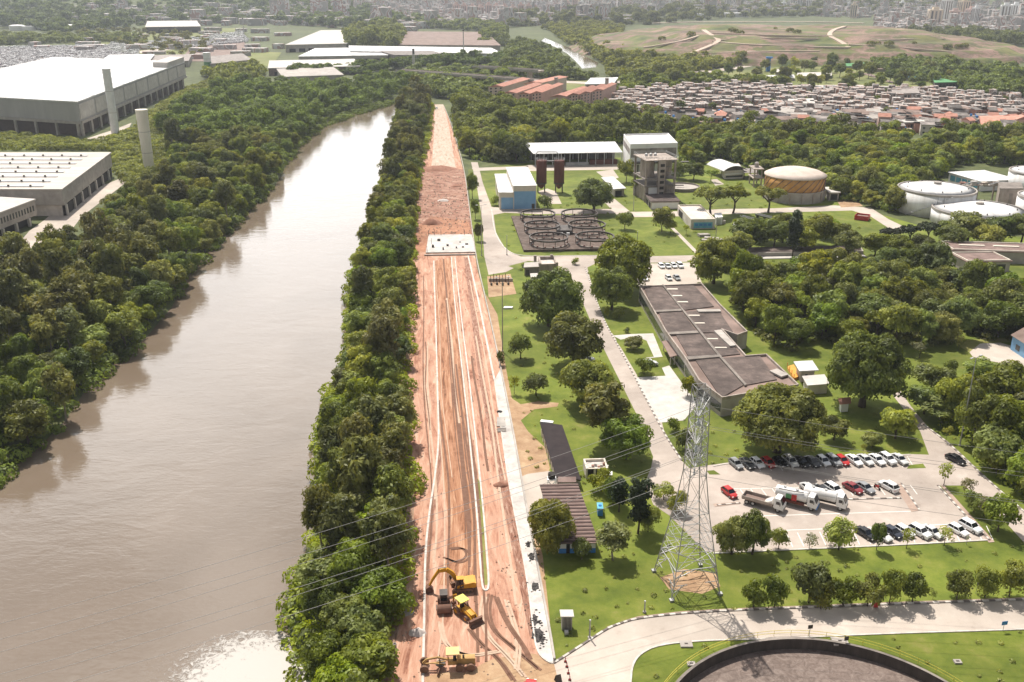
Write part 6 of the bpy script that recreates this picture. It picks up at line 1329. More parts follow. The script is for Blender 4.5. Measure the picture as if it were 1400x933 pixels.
# heaps of earth, debris
def heap(px, py, w, h, m, name, label, seed=0):
    p = G(px, py); s = w/2; rg = random.Random(seed); n = 18; vs = []; fs = []
    rings = [(1, 0), (.8, .35), (.5, .75), (.2, .97)]
    for k, (rr, z) in enumerate(rings):
        for i in range(n): a = 2*pi*i/n; q = rr*(1+rg.uniform(-.18, .18)); vs.append((s*q*cos(a), s*q*sin(a)*.7, h*z*(1+rg.uniform(-.15, .15))-.1))
    vs.append((0, 0, h))
    for k in range(3): fs += [(k*n+i, k*n+(i+1) % n, (k+1)*n+(i+1) % n, (k+1)*n+i) for i in range(n)]
    fs += [(3*n+i, 3*n+(i+1) % n, 4*n) for i in range(n)]
    o = MB().add(vs, fs).build(name, m, None, p, True); return tag(o, label, 'heap')
heap(684, 664, 3.2, .9, 'dirt_heap', 'earth_heap', 'small red-brown earth heap beside the pale pavement', 2)
heap(571, 866, 3.0, .9, 'rubble_pale', 'rubble_heap', 'pale rubble heap left of the thin kerb line near the roller', 3)
heap(555, 838, 3.0, .7, 'concrete', 'rubble_heap', 'grey rubble heap at the edge of the riverside trees', 4)
heap(600, 232, 20, 2.0, 'dirt_heap', 'earth_heap', 'long red ridge of earth where the pale road ends', 5)
heap(590, 306, 9, 2.2, 'dirt_heap', 'earth_heap', 'red earth heap beside the white culvert slab', 6)
heap(625, 255, 7, 1.0, 'dirt_heap', 'earth_heap', 'low red earth heap in the cut beyond the culvert slab', 7)
heap(606, 275, 6, 1.0, 'rubble_pale', 'rubble_heap', 'pale stony heap in the cut beyond the culvert slab', 8)
def scraps(px, py, w, label, seed=0):
    r_ = random.Random(seed); mb = MB().prism([(w*.3*cos(i*.7)*r_.uniform(.5, 1.2), w*.7*sin(i*.7)*r_.uniform(.6, 1.1)) for i in range(9)], 0, .05)
    for k in range(26):
        x, y = r_.gauss(0, w*.22), r_.gauss(0, w*.5); q = r_.uniform(.08, .3); mb.add([(x-q, y, 0), (x, y-q*.8, 0), (x+q*1.2, y, 0), (x, y+q, 0), (x+q*.2, y, q*.8)], [(0, 1, 4), (1, 2, 4), (2, 3, 4), (3, 0, 4)])
    return tag(mb.build('rubbish_heap', 'black_rubble', None, G(px, py)), label, 'rubbish')
for i, (x, y, w) in enumerate(((731, 804, 2.0), (730, 850, 2.6), (735, 868, 2.8), (740, 875, 1.6), (727, 762, 1.8), (722, 745, 1.4))):
    o = scraps(x, y, w, ['dark rubbish patch on the pale pavement at excavator level', 'dark rubbish patch on the pavement at kiosk level', 'largest dark rubbish patch near the pavement end', 'dark rubbish patch last before the pavement end', 'dark rubbish on the pavement beside the leafy tree', 'small dark rubbish patch, uppermost on the pavement'][i], 20+i); o.location.z = .13
for i, (x, y, a, b_, nm, mt, lb) in enumerate(((685, 577, 1.0, 2.4, 'chamber_lid', 'concrete', 'long grey chamber lid on the pale pavement'), (686, 588, 1.0, 1.0, 'chamber_lid', 'concrete_dark', 'square darker chamber lid just below the long grey one'), (683, 563, .9, .9, 'manhole', 'shade_opening', 'round black open manhole in the pale pavement'))):
    p = G(x, y, .13); o = (MB().lathe([(.65, 0), (.65, .06)], 20) if i == 2 else MB().box(-a, a, -b_, b_, 0, .08)).build(nm, mt, None, p); tag(o, lb, 'manhole')
def person(px, py, rz, label, m='dark_brown'):
    me = bpy.data.meshes.new('body'); J = [((0, 0, .95), .15), ((0, 0, 1.2), .15), ((0, 0, 1.42), .17), ((0, .01, 1.54), .06), ((0, .02, 1.68), .10), ((.1, 0, .88), .1), ((.12, .02, .48), .07), ((.12, -.02, .08), .05), ((.13, .12, .03), .04), ((-.1, 0, .88), .1), ((-.13, .06, .48), .07), ((-.13, .0, .08), .05), ((-.14, .14, .03), .04), ((.2, 0, 1.42), .06), ((.27, .03, 1.13), .045), ((.25, .16, .9), .035), ((-.2, 0, 1.42), .06), ((-.28, .0, 1.13), .045), ((-.27, .1, .88), .035)]
    me.from_pydata([p for p, _ in J], [(0, 1), (1, 2), (2, 3), (3, 4), (0, 5), (5, 6), (6, 7), (7, 8), (0, 9), (9, 10), (10, 11), (11, 12), (2, 13), (13, 14), (14, 15), (2, 16), (16, 17), (17, 18)], [])
    e = empty('person', G(px, py, .05), R(rz), label, 'person'); o = bpy.data.objects.new('body', me); COL.objects.link(o); o.parent = e; me.materials.append(M[m])
    md = o.modifiers.new('skin', 'SKIN')
    for v, (_, r) in zip(me.skin_vertices[0].data, J): v.radius = (r, r)
    me.skin_vertices[0].data[0].use_root = True
    o.modifiers.new('smooth', 'SUBSURF').levels = 1
    part(MB().lathe([(.15, 1.70), (.14, 1.76), (.1, 1.83), (.02, 1.85)], 12, (0, .02)), 'helmet', 'yellow_canopy', e)
person(616, 797, 150, 'worker in dark clothing standing under the raised excavator boom')
# concrete pipes by the trees
for i in range(4):
    p = G(528+i*4.2, 908-i*3); o = MB().lathe([(.28, 0), (.28, 2.6), (.2, 2.6), (.2, .1)], 14).build('concrete_pipe', 'concrete', None, p); tag(o, 'grey concrete pipe standing in a row at the edge of the riverside trees', 'pipe', 'pipes standing in a row by the trees')
# barrier posts (red and white)
for i, (x, y) in enumerate(((773, 905), (775, 912), (777, 921), (779, 930))):
    e = empty('traffic_cone', G(x, y, .06), 0, 'red traffic cone in the short line across the pale access road', 'cone', 'line of cones at the worksite corner')
    part(MB().box(-.22, .22, -.22, .22, 0, .05), 'base', 'rubber', e); part(MB().lathe([(.16, .05), (.03, .85)], 12), 'cone', 'red_paint', e); part(MB().lathe([(.115, .38), (.085, .52)], 12), 'band', 'white_paint', e)
e = empty('warning_board', G(763, 931, .05), R(20), 'dark folding warning board at the worksite corner', 'board'); part(MB().hexa([(-.5, -.4, 0), (.5, -.4, 0), (.5, -.35, 0), (-.5, -.35, 0)], [(-.4, -.03, 1.1), (.4, -.03, 1.1), (.4, .0, 1.1), (-.4, 0, 1.1)]), 'panel', 'steel_dark', e); part(MB().hexa([(-.5, .35, 0), (.5, .35, 0), (.5, .4, 0), (-.5, .4, 0)], [(-.4, .01, 1.1), (.4, .01, 1.1), (.4, .04, 1.1), (-.4, .04, 1.1)]), 'panel', 'steel_dark', e)
# --- street lamps and posts
def lamp(px, py, top, label, two=None):
    p = G(px, py); h = hgt(px, py, top); e = empty('street_lamp', p, R(px % 40), label, 'lamp post')
    part(MB().tube((0, 0, 0), (0, 0, h), .16, .09, 8), 'pole', 'galvanised', e)
    if two is None: e.name = 'post'; e['category'] = 'post'; part(MB().lathe([(.14, h-.2), (.14, h+.05)], 8), 'cap', 'steel', e)
    for s in ((-1, 1) if two else ()):
        part(MB().tube((0, 0, h-.1), (s*1.2, 0, h+.15), .05), 'arm', 'galvanised', e); part(MB().box(s*1.6-.45, s*1.6+.45, -.16, .16, h+.08, h+.24), 'lamp_head', 'steel', e)
    part(MB().lathe([(.3, 0), (.3, .3)], 10), 'base', 'concrete', e)
for a in ((687, 481, 380, 'tall dark lamp post on the lawn by the works pit', True), (658.5, 350, 281, 'tall lamp post beside the white slab road on the verge', True), (693, 349, 322, 'thin post at the lawn corner of the plant road junction'), (866, 288, 252, 'slim lamp post in front of the concrete tower'), (977, 345, 297, 'slim post beside the broken slabs on the lawn'), (871, 335, 317, 'short thin post on the lawn right of the ring basins'), (960, 342, 330, 'very short thin post near the footpath on the lawn'), (1312, 610, 489, 'tallest pale lamp post beyond the diagonal road', True), (881, 838, 822, 'short white post at the road bend below the pylon'), (1197, 270, 257, 'small pole at the wood edge by the white tanks'), (806, 873, 848, 'thin short post on the lawn beside the concrete kiosk')): lamp(*a)
def sign(px, py, h, label, m='steel_dark', w=.4):
    e = empty('road_sign', G(px, py), R(10), label, 'sign'); part(MB().tube((0, 0, 0), (0, 0, h), .05, n=6), 'post', 'steel', e); part(MB().box(-w, w, -.07, -.03, h-.7, h), 'plate', m, e)
sign(1106, 871, 2.3, 'small dark road sign above the round basin'); sign(1371, 863, 1.9, 'small blue-grey road sign on the grass at the picture edge', 'blue_deep', .5); sign(1156, 882, 1.6, 'little dark board on the rim of the round basin', 'steel_dark', .35); sign(1321, 745, 1.9, 'pale small sign on the grass before the last lower-row car', 'cream', .3); sign(1334, 812, 2.4, 'thin pale post sign in the roadside tree row', 'steel', .2)
for i, x in enumerate((1195.5, 1198.5)):
    e = empty('red_post', G(x, 831), 0, 'small red post standing at the kerb below the tree row', 'post', 'pair of red posts'); part(MB().lathe([(.18, 0), (.18, .95), (.1, 1.1)], 10), 'shaft', 'red_paint', e); part(MB().box(-.22, .22, -.22, .22, 0, .12), 'base', 'concrete', e)
e = Bld('waste_container', 'red open waste container on the grass before the white tanks', 'container', [(1168, 301), (1186, 303), (1167, 297)]); 
MB().box(0, e.L, 0, .15, .2, 2.0).build('side_wall', 'red_paint', e.root); MB().box(0, e.L, e.W-.15, e.W, .2, 2.0).build('side_wall', 'red_paint', e.root); MB().box(-.12, -.001, 0, e.W, .2, 2.0).build('end_wall', 'red_paint', e.root); MB().box(e.L+.001, e.L+.12, 0, e.W, .2, 2.0).build('end_wall', 'red_paint', e.root); MB().box(0, e.L, .16, e.W-.16, .1, .4).build('floor', 'rust_brown', e.root); MB().box(.5, e.L-.5, .3, e.W-.3, .41, 1.4).build('load', 'roof_warm', e.root)
# --- transmission tower
BC = (G(892, 784)+G(986, 811))/2; BC.z = 0
HT = hgt(939, 797, 528); print('tower', BC, HT)
tw = empty('transmission_tower', BC, R(12), 'grey steel lattice pylon with four splayed legs beside the car park', 'pylon')
hw0 = (G(986, 811)-G(892, 784)).length/2/math.sqrt(2)
def hw(z): return float(np.interp(z/HT, [0, .14, .40, .58, 1.0], [hw0, hw0*.82, hw0*.49, hw0*.33, hw0*.25]))
def corner(i, z): w = hw(z); return Vector(((-1, 1, 1, -1)[i]*w, (-1, -1, 1, 1)[i]*w, z))
levels = [0, .07, .14, .22, .31, .40, .58, .63, .68, .73, .78, .83, .88, .93, 1.0]
for i in range(4):
    mb = MB()
    for a, c in zip(levels[:-1], levels[1:]): mb.tube(corner(i, a*HT), corner(i, c*HT), .10, .08, 4)
    mb.box(corner(i, 0).x-.35, corner(i, 0).x+.35, corner(i, 0).y-.35, corner(i, 0).y+.35, -.2, .4)
    part(mb, 'leg', 'galvanised', tw)
for i in range(4):
    mb = MB(); j = (i+1) % 4
    for a, c in zip(levels[:-1], levels[1:]):
        za, zc = a*HT, c*HT
        if zc <= .15*HT:      # splayed foot: short bracing near each leg only
            k0, k1 = corner(i, za), corner(j, za); t0, t1 = corner(i, zc), corner(j, zc)
            for (p, q, o) in ((k0, t0, t1), (k1, t1, t0)):
                m_ = t0.lerp(t1, .5) if zc > .1*HT else None
                f = .30; mb.tube(p.lerp(q, .5), q.lerp(o, f*.8), .06, n=4); mb.tube(q, q.lerp(o, f), .06, n=4); mb.tube(p, q.lerp(o, f*.6), .06, n=4)
            if zc > .1*HT: mb.tube(t0, t1, .09, n=4); mb.tube(corner(i, za).lerp(t0, .5), t0.lerp(t1, .5), .08, n=4); mb.tube(corner(j, za).lerp(t1, .5), t0.lerp(t1, .5), .08, n=4)
        else:
            mb.tube(corner(i, za), corner(j, zc), .036, n=4); mb.tube(corner(j, za), corner(i, zc), .036, n=4); mb.tube(corner(i, zc), corner(j, zc), .04, n=4)
            if zc < .45*HT:
                m0 = corner(i, za).lerp(corner(j, zc), .5); mb.tube(corner(i, (za+zc)/2), m0, .045, n=4); mb.tube(corner(j, (za+zc)/2), m0, .045, n=4)
    part(mb, 'bracing', 'galvanised', tw)
mb = MB()
for z in (.14, .22, .40, .58): 
    mb.tube(corner(0, z*HT), corner(2, z*HT), .05, n=4); mb.tube(corner(1, z*HT), corner(3, z*HT), .05, n=4)
part(mb, 'diaphragm', 'galvanised', tw)
WIRE = []; DIR = Vector((sin(R(14)), cos(R(14)), 0)); rot = Matrix.Rotation(R(-12), 3, 'Z')
for z in (.66, .78, .90):
    for s in (-1, 1):
        tip = rot @ (DIR*s*(4.6 if z == .78 else 3.8)); tip.z = z*HT+.15; mb = MB()
        for i in range(4): mb.tube(corner(i, z*HT), tip, .06, n=4)
        for i in range(4): mb.tube(corner(i, z*HT+.06*HT), tip, .06, n=4)
        for f in (.35, .65):
            ps = [corner(i, z*HT).lerp(tip, f) for i in range(4)]
            for i in range(4): mb.tube(ps[i], ps[(i+1) % 4], .045, n=4); mb.tube(ps[i], corner((i+1) % 4, z*HT+.06*HT).lerp(tip, f), .04, n=4)
        part(mb, 'cross_arm', 'galvanised', tw)
        mb = MB()
        for k in range(6): mb.lathe([(.06, tip.z-.25-k*.2), (.17, tip.z-.3-k*.2), (.06, tip.z-.38-k*.2)], 8, (tip.x, tip.y))
        part(mb, 'insulator', 'insulator', tw)
        WIRE.append((BC+Matrix.Rotation(R(12), 3, 'Z') @ Vector((tip.x, tip.y, 0))+Vector((0, 0, tip.z-1.4))))
def wire(a, b_, sag, label, r=.028):
    n = 22; pts = [a.lerp(b_, i/n)-Vector((0, 0, sag*4*(i/n)*(1-i/n))) for i in range(n+1)]
    tag(MB().path(pts, r, 4).build('power_line', 'wire'), label, 'cable', 'overhead lines of the pylon')
for k, w in enumerate(WIRE):
    wire(w, w+Vector((-205, -92-6*(k % 2), -4)), 7, 'thin overhead line sagging from the pylon across the worksite and river')
    wire(w, w+Vector((235, -30-4*(k % 2), -2)), 7, 'thin overhead line sagging from the pylon over the car park')
# ================================================================ BEYOND THE PLANT
def shell(b, h, wm, rm, t=.5, over=.4, par=0):
    b.wall(h, wm); b.flat(h, rm, t, over)
    if par: b.parapet(h+t, par, .6, wm)
# factories on the far bank
mm('wall_grey', [(.30, .29, .28), (.40, .385, .37)], .1, big=.1, stretch=(1, 1, .2)); mm('roof_ridge_pale', [(.52, .51, .50), (.64, .63, .62)], .2)
b = Bld('factory', 'huge white-roofed factory hall with grey upper walls above an open ground floor', 'factory', [(-130, 170), (113, 187), (0, 112)], para=False, world=[G(-130, 170), G(113, 187), G(256, 118), G(256, 118)+(G(-130, 170)-G(113, 187))])
h0 = hgt(113, 187, 140)
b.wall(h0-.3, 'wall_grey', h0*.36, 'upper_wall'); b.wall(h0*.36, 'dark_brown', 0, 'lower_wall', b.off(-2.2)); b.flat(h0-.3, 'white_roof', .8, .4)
n0 = b.P
for k in range(9): b.face(1, k/9+.004, (k+1)/9-.008, h0*.50, h0*.93, 'concrete_pale', 'cladding', .35)
b.face(0, 0, .997, h0*.36, h0*.44, 'concrete', 'ledge', .8); b.face(1, 0.003, 1, h0*.36, h0*.44, 'concrete', 'ledge', .8)
for k in range(16):
    q = Vector(n0[1]).lerp(Vector(n0[2]), (k+.1)/16); MB().box(q.x-.8, q.x+.8, q.y-.8, q.y+.8, 0, h0*.36).build('column', 'concrete', b.root)
for k in range(8):
    q = Vector(n0[1]).lerp(Vector(n0[0]), (k+.15)/9); MB().box(q.x-.7, q.x+.7, q.y-.7, q.y+.7, 0, h0*.36).build('column', 'concrete', b.root)
for k in range(7):
    f0 = .1+k*.12; q = [Vector(n0[0]).lerp(Vector(n0[3]), f0), Vector(n0[1]).lerp(Vector(n0[2]), f0), Vector(n0[1]).lerp(Vector(n0[2]), f0+.016), Vector(n0[0]).lerp(Vector(n0[3]), f0+.016)]
    MB().prism([tuple(v) for v in q], h0+.48, h0+.7).build('roof_ridge', 'roof_ridge_pale', b.root)
q = [Vector(n0[1]).lerp(Vector(n0[2]), .79), Vector(n0[2]), Vector(n0[2]).lerp(Vector(n0[3]), .1), Vector(n0[1]).lerp(Vector(n0[2]), .79)+(Vector(n0[3])-Vector(n0[2]))*.1]
MB().prism([tuple(v) for v in q], h0*.95, h0*1.22).build('raised_wall', 'concrete_pale', b.root)
b = Bld('factory', 'long grey-roofed factory hall with rooftop vents at the edge of the river forest', 'factory', None, world=[G(-130, 259, 12), G(84, 259, 12), G(151, 209, 12), G(151, 209, 12)+(G(-130, 259, 12)-G(84, 259, 12))])
h0 = 12; b.wall(h0-.3, 'render_wall', 0, 'wall', b.off(-1.5)); b.wall(h0-.3, 'concrete', h0*.42, 'upper_wall'); b.flat(h0-.3, 'roof_beige', .5, .4)
for k in range(8):
    f0 = .04+k*.118; q = [Vector(b.P[0]).lerp(Vector(b.P[3]), f0), Vector(b.P[1]).lerp(Vector(b.P[2]), f0)-Vector((9, 0)), Vector(b.P[1]).lerp(Vector(b.P[2]), f0+.02)-Vector((9, 0)), Vector(b.P[0]).lerp(Vector(b.P[3]), f0+.02)]
    MB().prism([tuple(v) for v in q], h0+.19, h0+.6).build('roof_ridge', 'roof_ridge_pale', b.root)
    for j in range(5):
        v = q[0].lerp(q[1], .25+j*.165+.04*(k % 2)); MB().box(v.x-.35, v.x+.35, v.y-.35, v.y+.35, h0+.55, h0+1.2).build('vent', 'steel_dark', b.root)
for k in range(7):
    v = Vector(b.P[1]).lerp(Vector(b.P[2]), (k+.2)/7); MB().box(v.x-.5, v.x+.5, v.y-.5, v.y+.5, 0, h0*.42).build('column', 'concrete_pale', b.root)
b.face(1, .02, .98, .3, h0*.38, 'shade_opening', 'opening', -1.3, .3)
b = Bld('factory', 'lower pale factory wing with a row of narrow openings at the picture edge', 'factory', None, world=[G(-200, 345), G(-60, 352), G(53, 305), G(-80, 296)])
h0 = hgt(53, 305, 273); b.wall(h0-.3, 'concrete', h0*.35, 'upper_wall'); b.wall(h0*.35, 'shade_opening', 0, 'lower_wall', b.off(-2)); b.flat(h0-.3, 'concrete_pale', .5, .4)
for k in range(26): b.face(1, .03+k*.037, .047+k*.037, h0*.55, h0*.78, 'dark_window', 'window', .05)
for k in range(6):
    v = Vector(b.P[1]).lerp(Vector(b.P[2]), (k+.3)/6); MB().box(v.x-.5, v.x+.5, v.y-.5, v.y+.5, 0, h0*.35).build('column', 'concrete_pale', b.root)
mm('cream_light', [(.66, .61, .50), (.76, .71, .60)], .3, stretch=(1, 1, .2))
def chimney(px, py, top, w0, w1, label, ms=('concrete',), name='chimney'):
    p = G(px, py); h = hgt(px, py, top); s = scl(py); e = empty(name, p, 0, label, 'chimney'); r0, r1 = w0/2/s, w1/2/s
    k = len(ms)
    for i, m_ in enumerate(ms):
        a, c = i/k, (i+1)/k; part(MB().lathe([(r0+(r1-r0)*a, h*a-.2), (r0+(r1-r0)*c, h*c)], 24), 'shaft', m_, e, False)
    part(MB().lathe([(r1+.15, h-.9), (r1+.15, h+.02), (r1-.35, h+.02), (r1-.35, h-.5)], 24, cap=False), 'rim', ms[-1], e)
    for z in (.33, .66): part(MB().lathe([(r0+(r1-r0)*z+.04, h*z-.12), (r0+(r1-r0)*z+.04, h*z+.12)], 24), 'joint_band', 'concrete', e)
chimney(158, 183, 94, 11, 10.5, 'tall pale grey round tower in front of the huge white-roofed factory', ('white_paint',))
chimney(205, 237, 150, 13, 15.5, 'tall cream round tower rising out of the river forest', ('cream_light',))
chimney(285, 97, 72, 10, 10, 'tower with white top and green lower half at the far end of the huge factory', ('green_paint', 'white_paint'))
chimney(760, 134, 106, 5, 5, 'concrete tower between the two groups of pink apartment blocks', ('concrete',))
chimney(829, 134, 107, 5, 5, 'concrete tower at the favela end of the pink apartment blocks', ('concrete',))
chimney(566, 95, 67, 3.6, 3.0, 'thin white tower with dark head in front of the long white warehouse', ('concrete_pale', 'concrete_pale', 'concrete_pale', 'steel_dark'))
for px, nm, wm, rm, tp in [
    ([(391, 72), (474, 70), (440, 50)], 'ridged pale warehouse with big sloping roof, left of the tall dark grove', 'concrete', 'concrete_pale', 62),
    ([(409, 86), (530, 84), (432, 74)], 'bright white low warehouse in front of the ridged pale warehouse', 'concrete', 'white_roof', 78),
    ([(480, 80), (688, 84), (478, 72)], 'longest bright white warehouse with dark loading doors', 'white_paint', 'white_roof', 70.5),
    ([(545, 71), (684, 72), (552, 51)], 'big grey-brown roofed warehouse behind the longest white one', 'concrete', 'roof_warm', 62),
    ([(368, 104), (492, 101), (370, 93)], 'low brown-walled shed with pale roof above the river forest', 'roof_brown', 'concrete_pale', 94),
    ([(388, 119), (470, 116), (380, 107)], 'small pale ruined hall half sunk in the river forest', 'concrete', 'concrete', 106),
    ([(540, 86), (614, 86), (520, 80)], 'grey flat extension joined to the longest white warehouse', 'roof_grey', 'roof_grey', 76),
    ([(140, 96), (205, 95), (152, 86)], 'flat grey hall with white roof behind the huge factory', 'concrete', 'white_roof', 85),
    ([(196, 94), (258, 92), (205, 84)], 'grey-roofed hall beside the flat hall behind the huge factory', 'concrete', 'roof_grey', 86),
    ([(200, 46), (275, 45), (203, 37)], 'far dark-walled hall with pale roof on the grassy slope', 'steel_dark', 'concrete_pale', 37.5),
    ([(290, 98), (345, 92), (280, 88)], 'low grey sheds behind the green and white tower', 'concrete', 'roof_grey', 88)]:
    b = Bld('warehouse', nm, 'warehouse', px); h0 = max(4, hgt(*px[0], tp)); b.wall(h0, wm); b.flat(h0, rm, .6, .8)
    if b.L > 30:
        for k in range(6): b.face(0, .06+k*.155, .16+k*.155, .2, h0*.5, 'shade_opening', 'loading_door')
p = G(98, 38); 
for i, (x, y, w, h) in enumerate(((24, 42, 20, 9), (40, 42, 18, 8), (93, 41, 18, 8.5), (113, 41, 24, 7))):
    q = G(x, y); s = scl(y); r = w/2/s; e = empty('storage_tank', q, 0, ['white storage tank at the picture edge below the wooded hill', 'white storage tank second from the edge below the wooded hill', 'white domed storage tank beside the dark grove', 'widest white storage tank, farthest from the edge'][i], 'tank', 'white storage tanks below the hill')
    part(MB().lathe([(r, 0), (r, h)], 24), 'shell', 'white_paint', e); part(MB().lathe([(r, h), (r*.6, h+1.4), (.2, h+2)], 24), 'roof', 'white_roof', e)
# bridge over the bend
def bridge(a, c, zd, n, label):
    A, C = G(a[0], a[1], zd), G(c[0], c[1], zd); e = empty('road_bridge', (A.x, A.y, 0), atan2(C.y-A.y, C.x-A.x), label, 'bridge'); Ln = (C-A).length
    part(MB().box(0, Ln, -5, 5, zd-1.6, zd), 'deck', 'concrete_worn', e)
    for y in (-5.2, 5.05): part(MB().box(0, Ln, y, y+.15, zd-.4, zd+1.0), 'parapet', 'concrete', e)
    for k in range(n): x = Ln*(k+.5)/n; part(MB().box(x-1, x+1, -3.5, 3.5, -6, zd-1.6), 'pier', 'concrete_worn', e)
bridge((545, 96), (735, 110), 11, 5, 'grey road bridge crossing the bend of the river')
bridge((650, 91), (740, 97), 11, 3, 'second short bridge beyond the first one over the river')
# apartment blocks
for i, (px, m_, lb) in enumerate([
    ([(686, 150), (705, 149), (723, 136)], 'apartment_cream', 'cream-walled apartment block with red roof nearest the worksite trees'),
    ([(709, 151), (723, 150), (741, 138)], 'salmon', 'salmon block right beside the cream-walled block'),
    ([(727, 150), (740, 148), (757, 137)], 'salmon', 'salmon block in the middle just left of the concrete tower'),
    ([(752, 155), (773, 154), (787, 142)], 'salmon', 'salmon block with plain end wall just right of the concrete tower'),
    ([(777, 153), (790, 151), (802, 141)], 'salmon', 'salmon block second to the right of the concrete tower'),
    ([(793, 151), (806, 148), (816, 139)], 'salmon', 'salmon block third to the right of the concrete tower'),
    ([(809, 147), (823, 144), (829, 137)], 'salmon', 'last salmon block of the row next to the dark round trees'),
    ([(668, 140), (688, 139), (705, 128)], 'apartment_cream', 'cream block at the back left of the red-roofed group'),
    ([(716, 135), (740, 133), (752, 126)], 'apartment_cream', 'cream block at the back of the red-roofed group by the bridge road')]):
    b = Bld('apartment_block', lb, 'apartment block', px, group='pink apartment blocks'); h0 = 12.0
    b.wall(h0, m_); b.gable(h0, 1.7, 'roof_tile', .7, 'y')
    for ed in (0, 3):
        nn = 3 if ed == 0 else 6
        for f in range(5):
            for k in range(nn):
                if ed == 0 and i in (3,): continue
                b.face(ed, (k+.3)/nn, (k+.7)/nn, .9+f*2.3, 2.1+f*2.3, 'dark_window', 'window')
# ---------------------------------------------------------------- the crowded houses
def house_proto(k):
    rg = random.Random(100+k); e = empty('house', (0, 0, 0)); w, d = rg.uniform(5.5, 8.5), rg.uniform(5.5, 9); h = rg.choice((3.4, 6.0, 6.4, 8.6))
    wm = ('brick', 'render_wall', 'brick', 'render_wall', 'white_paint', 'concrete', 'brick', 'salmon')[k]; rm = ('roof_grey', 'roof_grey', 'roof_tile', 'roof_warm', 'concrete', 'roof_warm', 'concrete_worn', 'roof_tile')[k]
    MB().box(-w/2, w/2, -d/2, d/2, -.2, h).build('wall', wm, e)
    if k in (2, 7): MB().add([(-w/2-.4, -d/2-.4, h), (w/2+.4, -d/2-.4, h), (w/2+.4, d/2+.4, h), (-w/2-.4, d/2+.4, h), (-w/2-.4, 0, h+1.7), (w/2+.4, 0, h+1.7)], [(0, 1, 5, 4), (2, 3, 4, 5), (1, 2, 5), (3, 0, 4), (3, 2, 1, 0)]).build('roof', rm, e)
    elif k == 6:
        MB().box(-w/2-.1, w/2+.1, -d/2-.1, d/2+.1, h, h+.3).build('roof', rm, e); MB().lathe([(.9, h+.3), (.95, h+1.7), (.3, h+1.9)], 12, (w*.2, d*.2)).build('water_tank', 'blue_deep', e)
    else: MB().hexa([(-w/2-.4, -d/2-.5, h), (w/2+.4, -d/2-.5, h), (w/2+.4, d/2+.5, h+1.1), (-w/2-.4, d/2+.5, h+1.1)], [(-w/2-.4, -d/2-.5, h+.15), (w/2+.4, -d/2-.5, h+.15), (w/2+.4, d/2+.5, h+1.25), (-w/2-.4, d/2+.5, h+1.25)]).build('roof', rm, e)
    z = 1.0
    while z < h-1.2:
        for s in (-1, 1): MB().box(s*w*.25-.6, s*w*.25+.6, -d/2-.06, -d/2+.05, z, z+1.3).build('window', 'dark_window', e)
        z += 2.7
    MB().box(-.45, .45, -d/2-.05, -d/2+.05, 0, 2.1).build('door', 'steel_dark', e)
    freeze(e); return e
HP = [house_proto(k) for k in range(8)]
HL = ['bare brick house with grey sheet roof', 'plastered house with grey sheet roof', 'bare brick house with red tiled roof', 'plastered house with tan roof', 'white-painted house with grey roof', 'grey concrete house with brownish roof', 'brick house with flat roof and blue water tank', 'pink house with red tiled roof']
FV = [(838, 158), (836, 146), (850, 132), (900, 124), (1000, 121), (1100, 126), (1250, 128), (1330, 134), (1440, 138), (1440, 192), (1330, 187), (1240, 184), (1100, 180), (1000, 175), (900, 168)]
fh = scatter(FV, 7.6, 2600, .9, seed=81); rg = random.Random(82)
for x, y in fh[:296]:
    k = rg.choices(range(8), (4, 4, .8, 2, 1, 2.5, 3, .6))[0]; ang = R(rg.choice((-14, -14, 76, 166, 20)))+rg.uniform(-.06, .06)
    c = dup(HP[k], (x, y, 0), ang, (rg.uniform(.8, 1.25), rg.uniform(.8, 1.2), rg.uniform(.8, 1.2)), HL[k]+' among the crowded houses beyond the wood', 'crowded houses, '+HL[k]); c['category'] = 'house'
mm('settlement', [(.17, .155, .145), (.30, .265, .24), (.31, .19, .145), (.44, .41, .385), (.22, .18, .155), (.52, .49, .46), (.16, .14, .13)], .13, pos=[.25, .36, .43, .5, .57, .63, .7], detail=1)
M['settlement'].node_tree.nodes['Color Ramp'].color_ramp.interpolation = 'CONSTANT'
def boxes(name, items, m):
    mb = MB()
    for (x, y, z, w, d, h, a) in items:
        c, s = cos(a), sin(a); q = [(x+c*u-s*v, y+s*u+c*v) for u, v in ((-w/2, -d/2), (w/2, -d/2), (w/2, d/2), (-w/2, d/2))]
        mb.add([(*p, z-1) for p in q]+[(*p, z+h) for p in q], [(4, 5, 6, 7), (0, 1, 5, 4), (1, 2, 6, 5), (2, 3, 7, 6), (3, 0, 4, 7)])
    o = mb.build(name, m); return tag(o, kind='stuff')
boxes('settlement', [(x, y, 0, rg.uniform(5, 8), rg.uniform(5, 8), rg.choice((3.2, 6, 6.5, 8)), R(-14+rg.choice((0, 90)))) for x, y in fh[296:]], 'settlement')
for c in HP:
    for q in list(c.children_recursive): bpy.data.objects.remove(q)
    bpy.data.objects.remove(c)
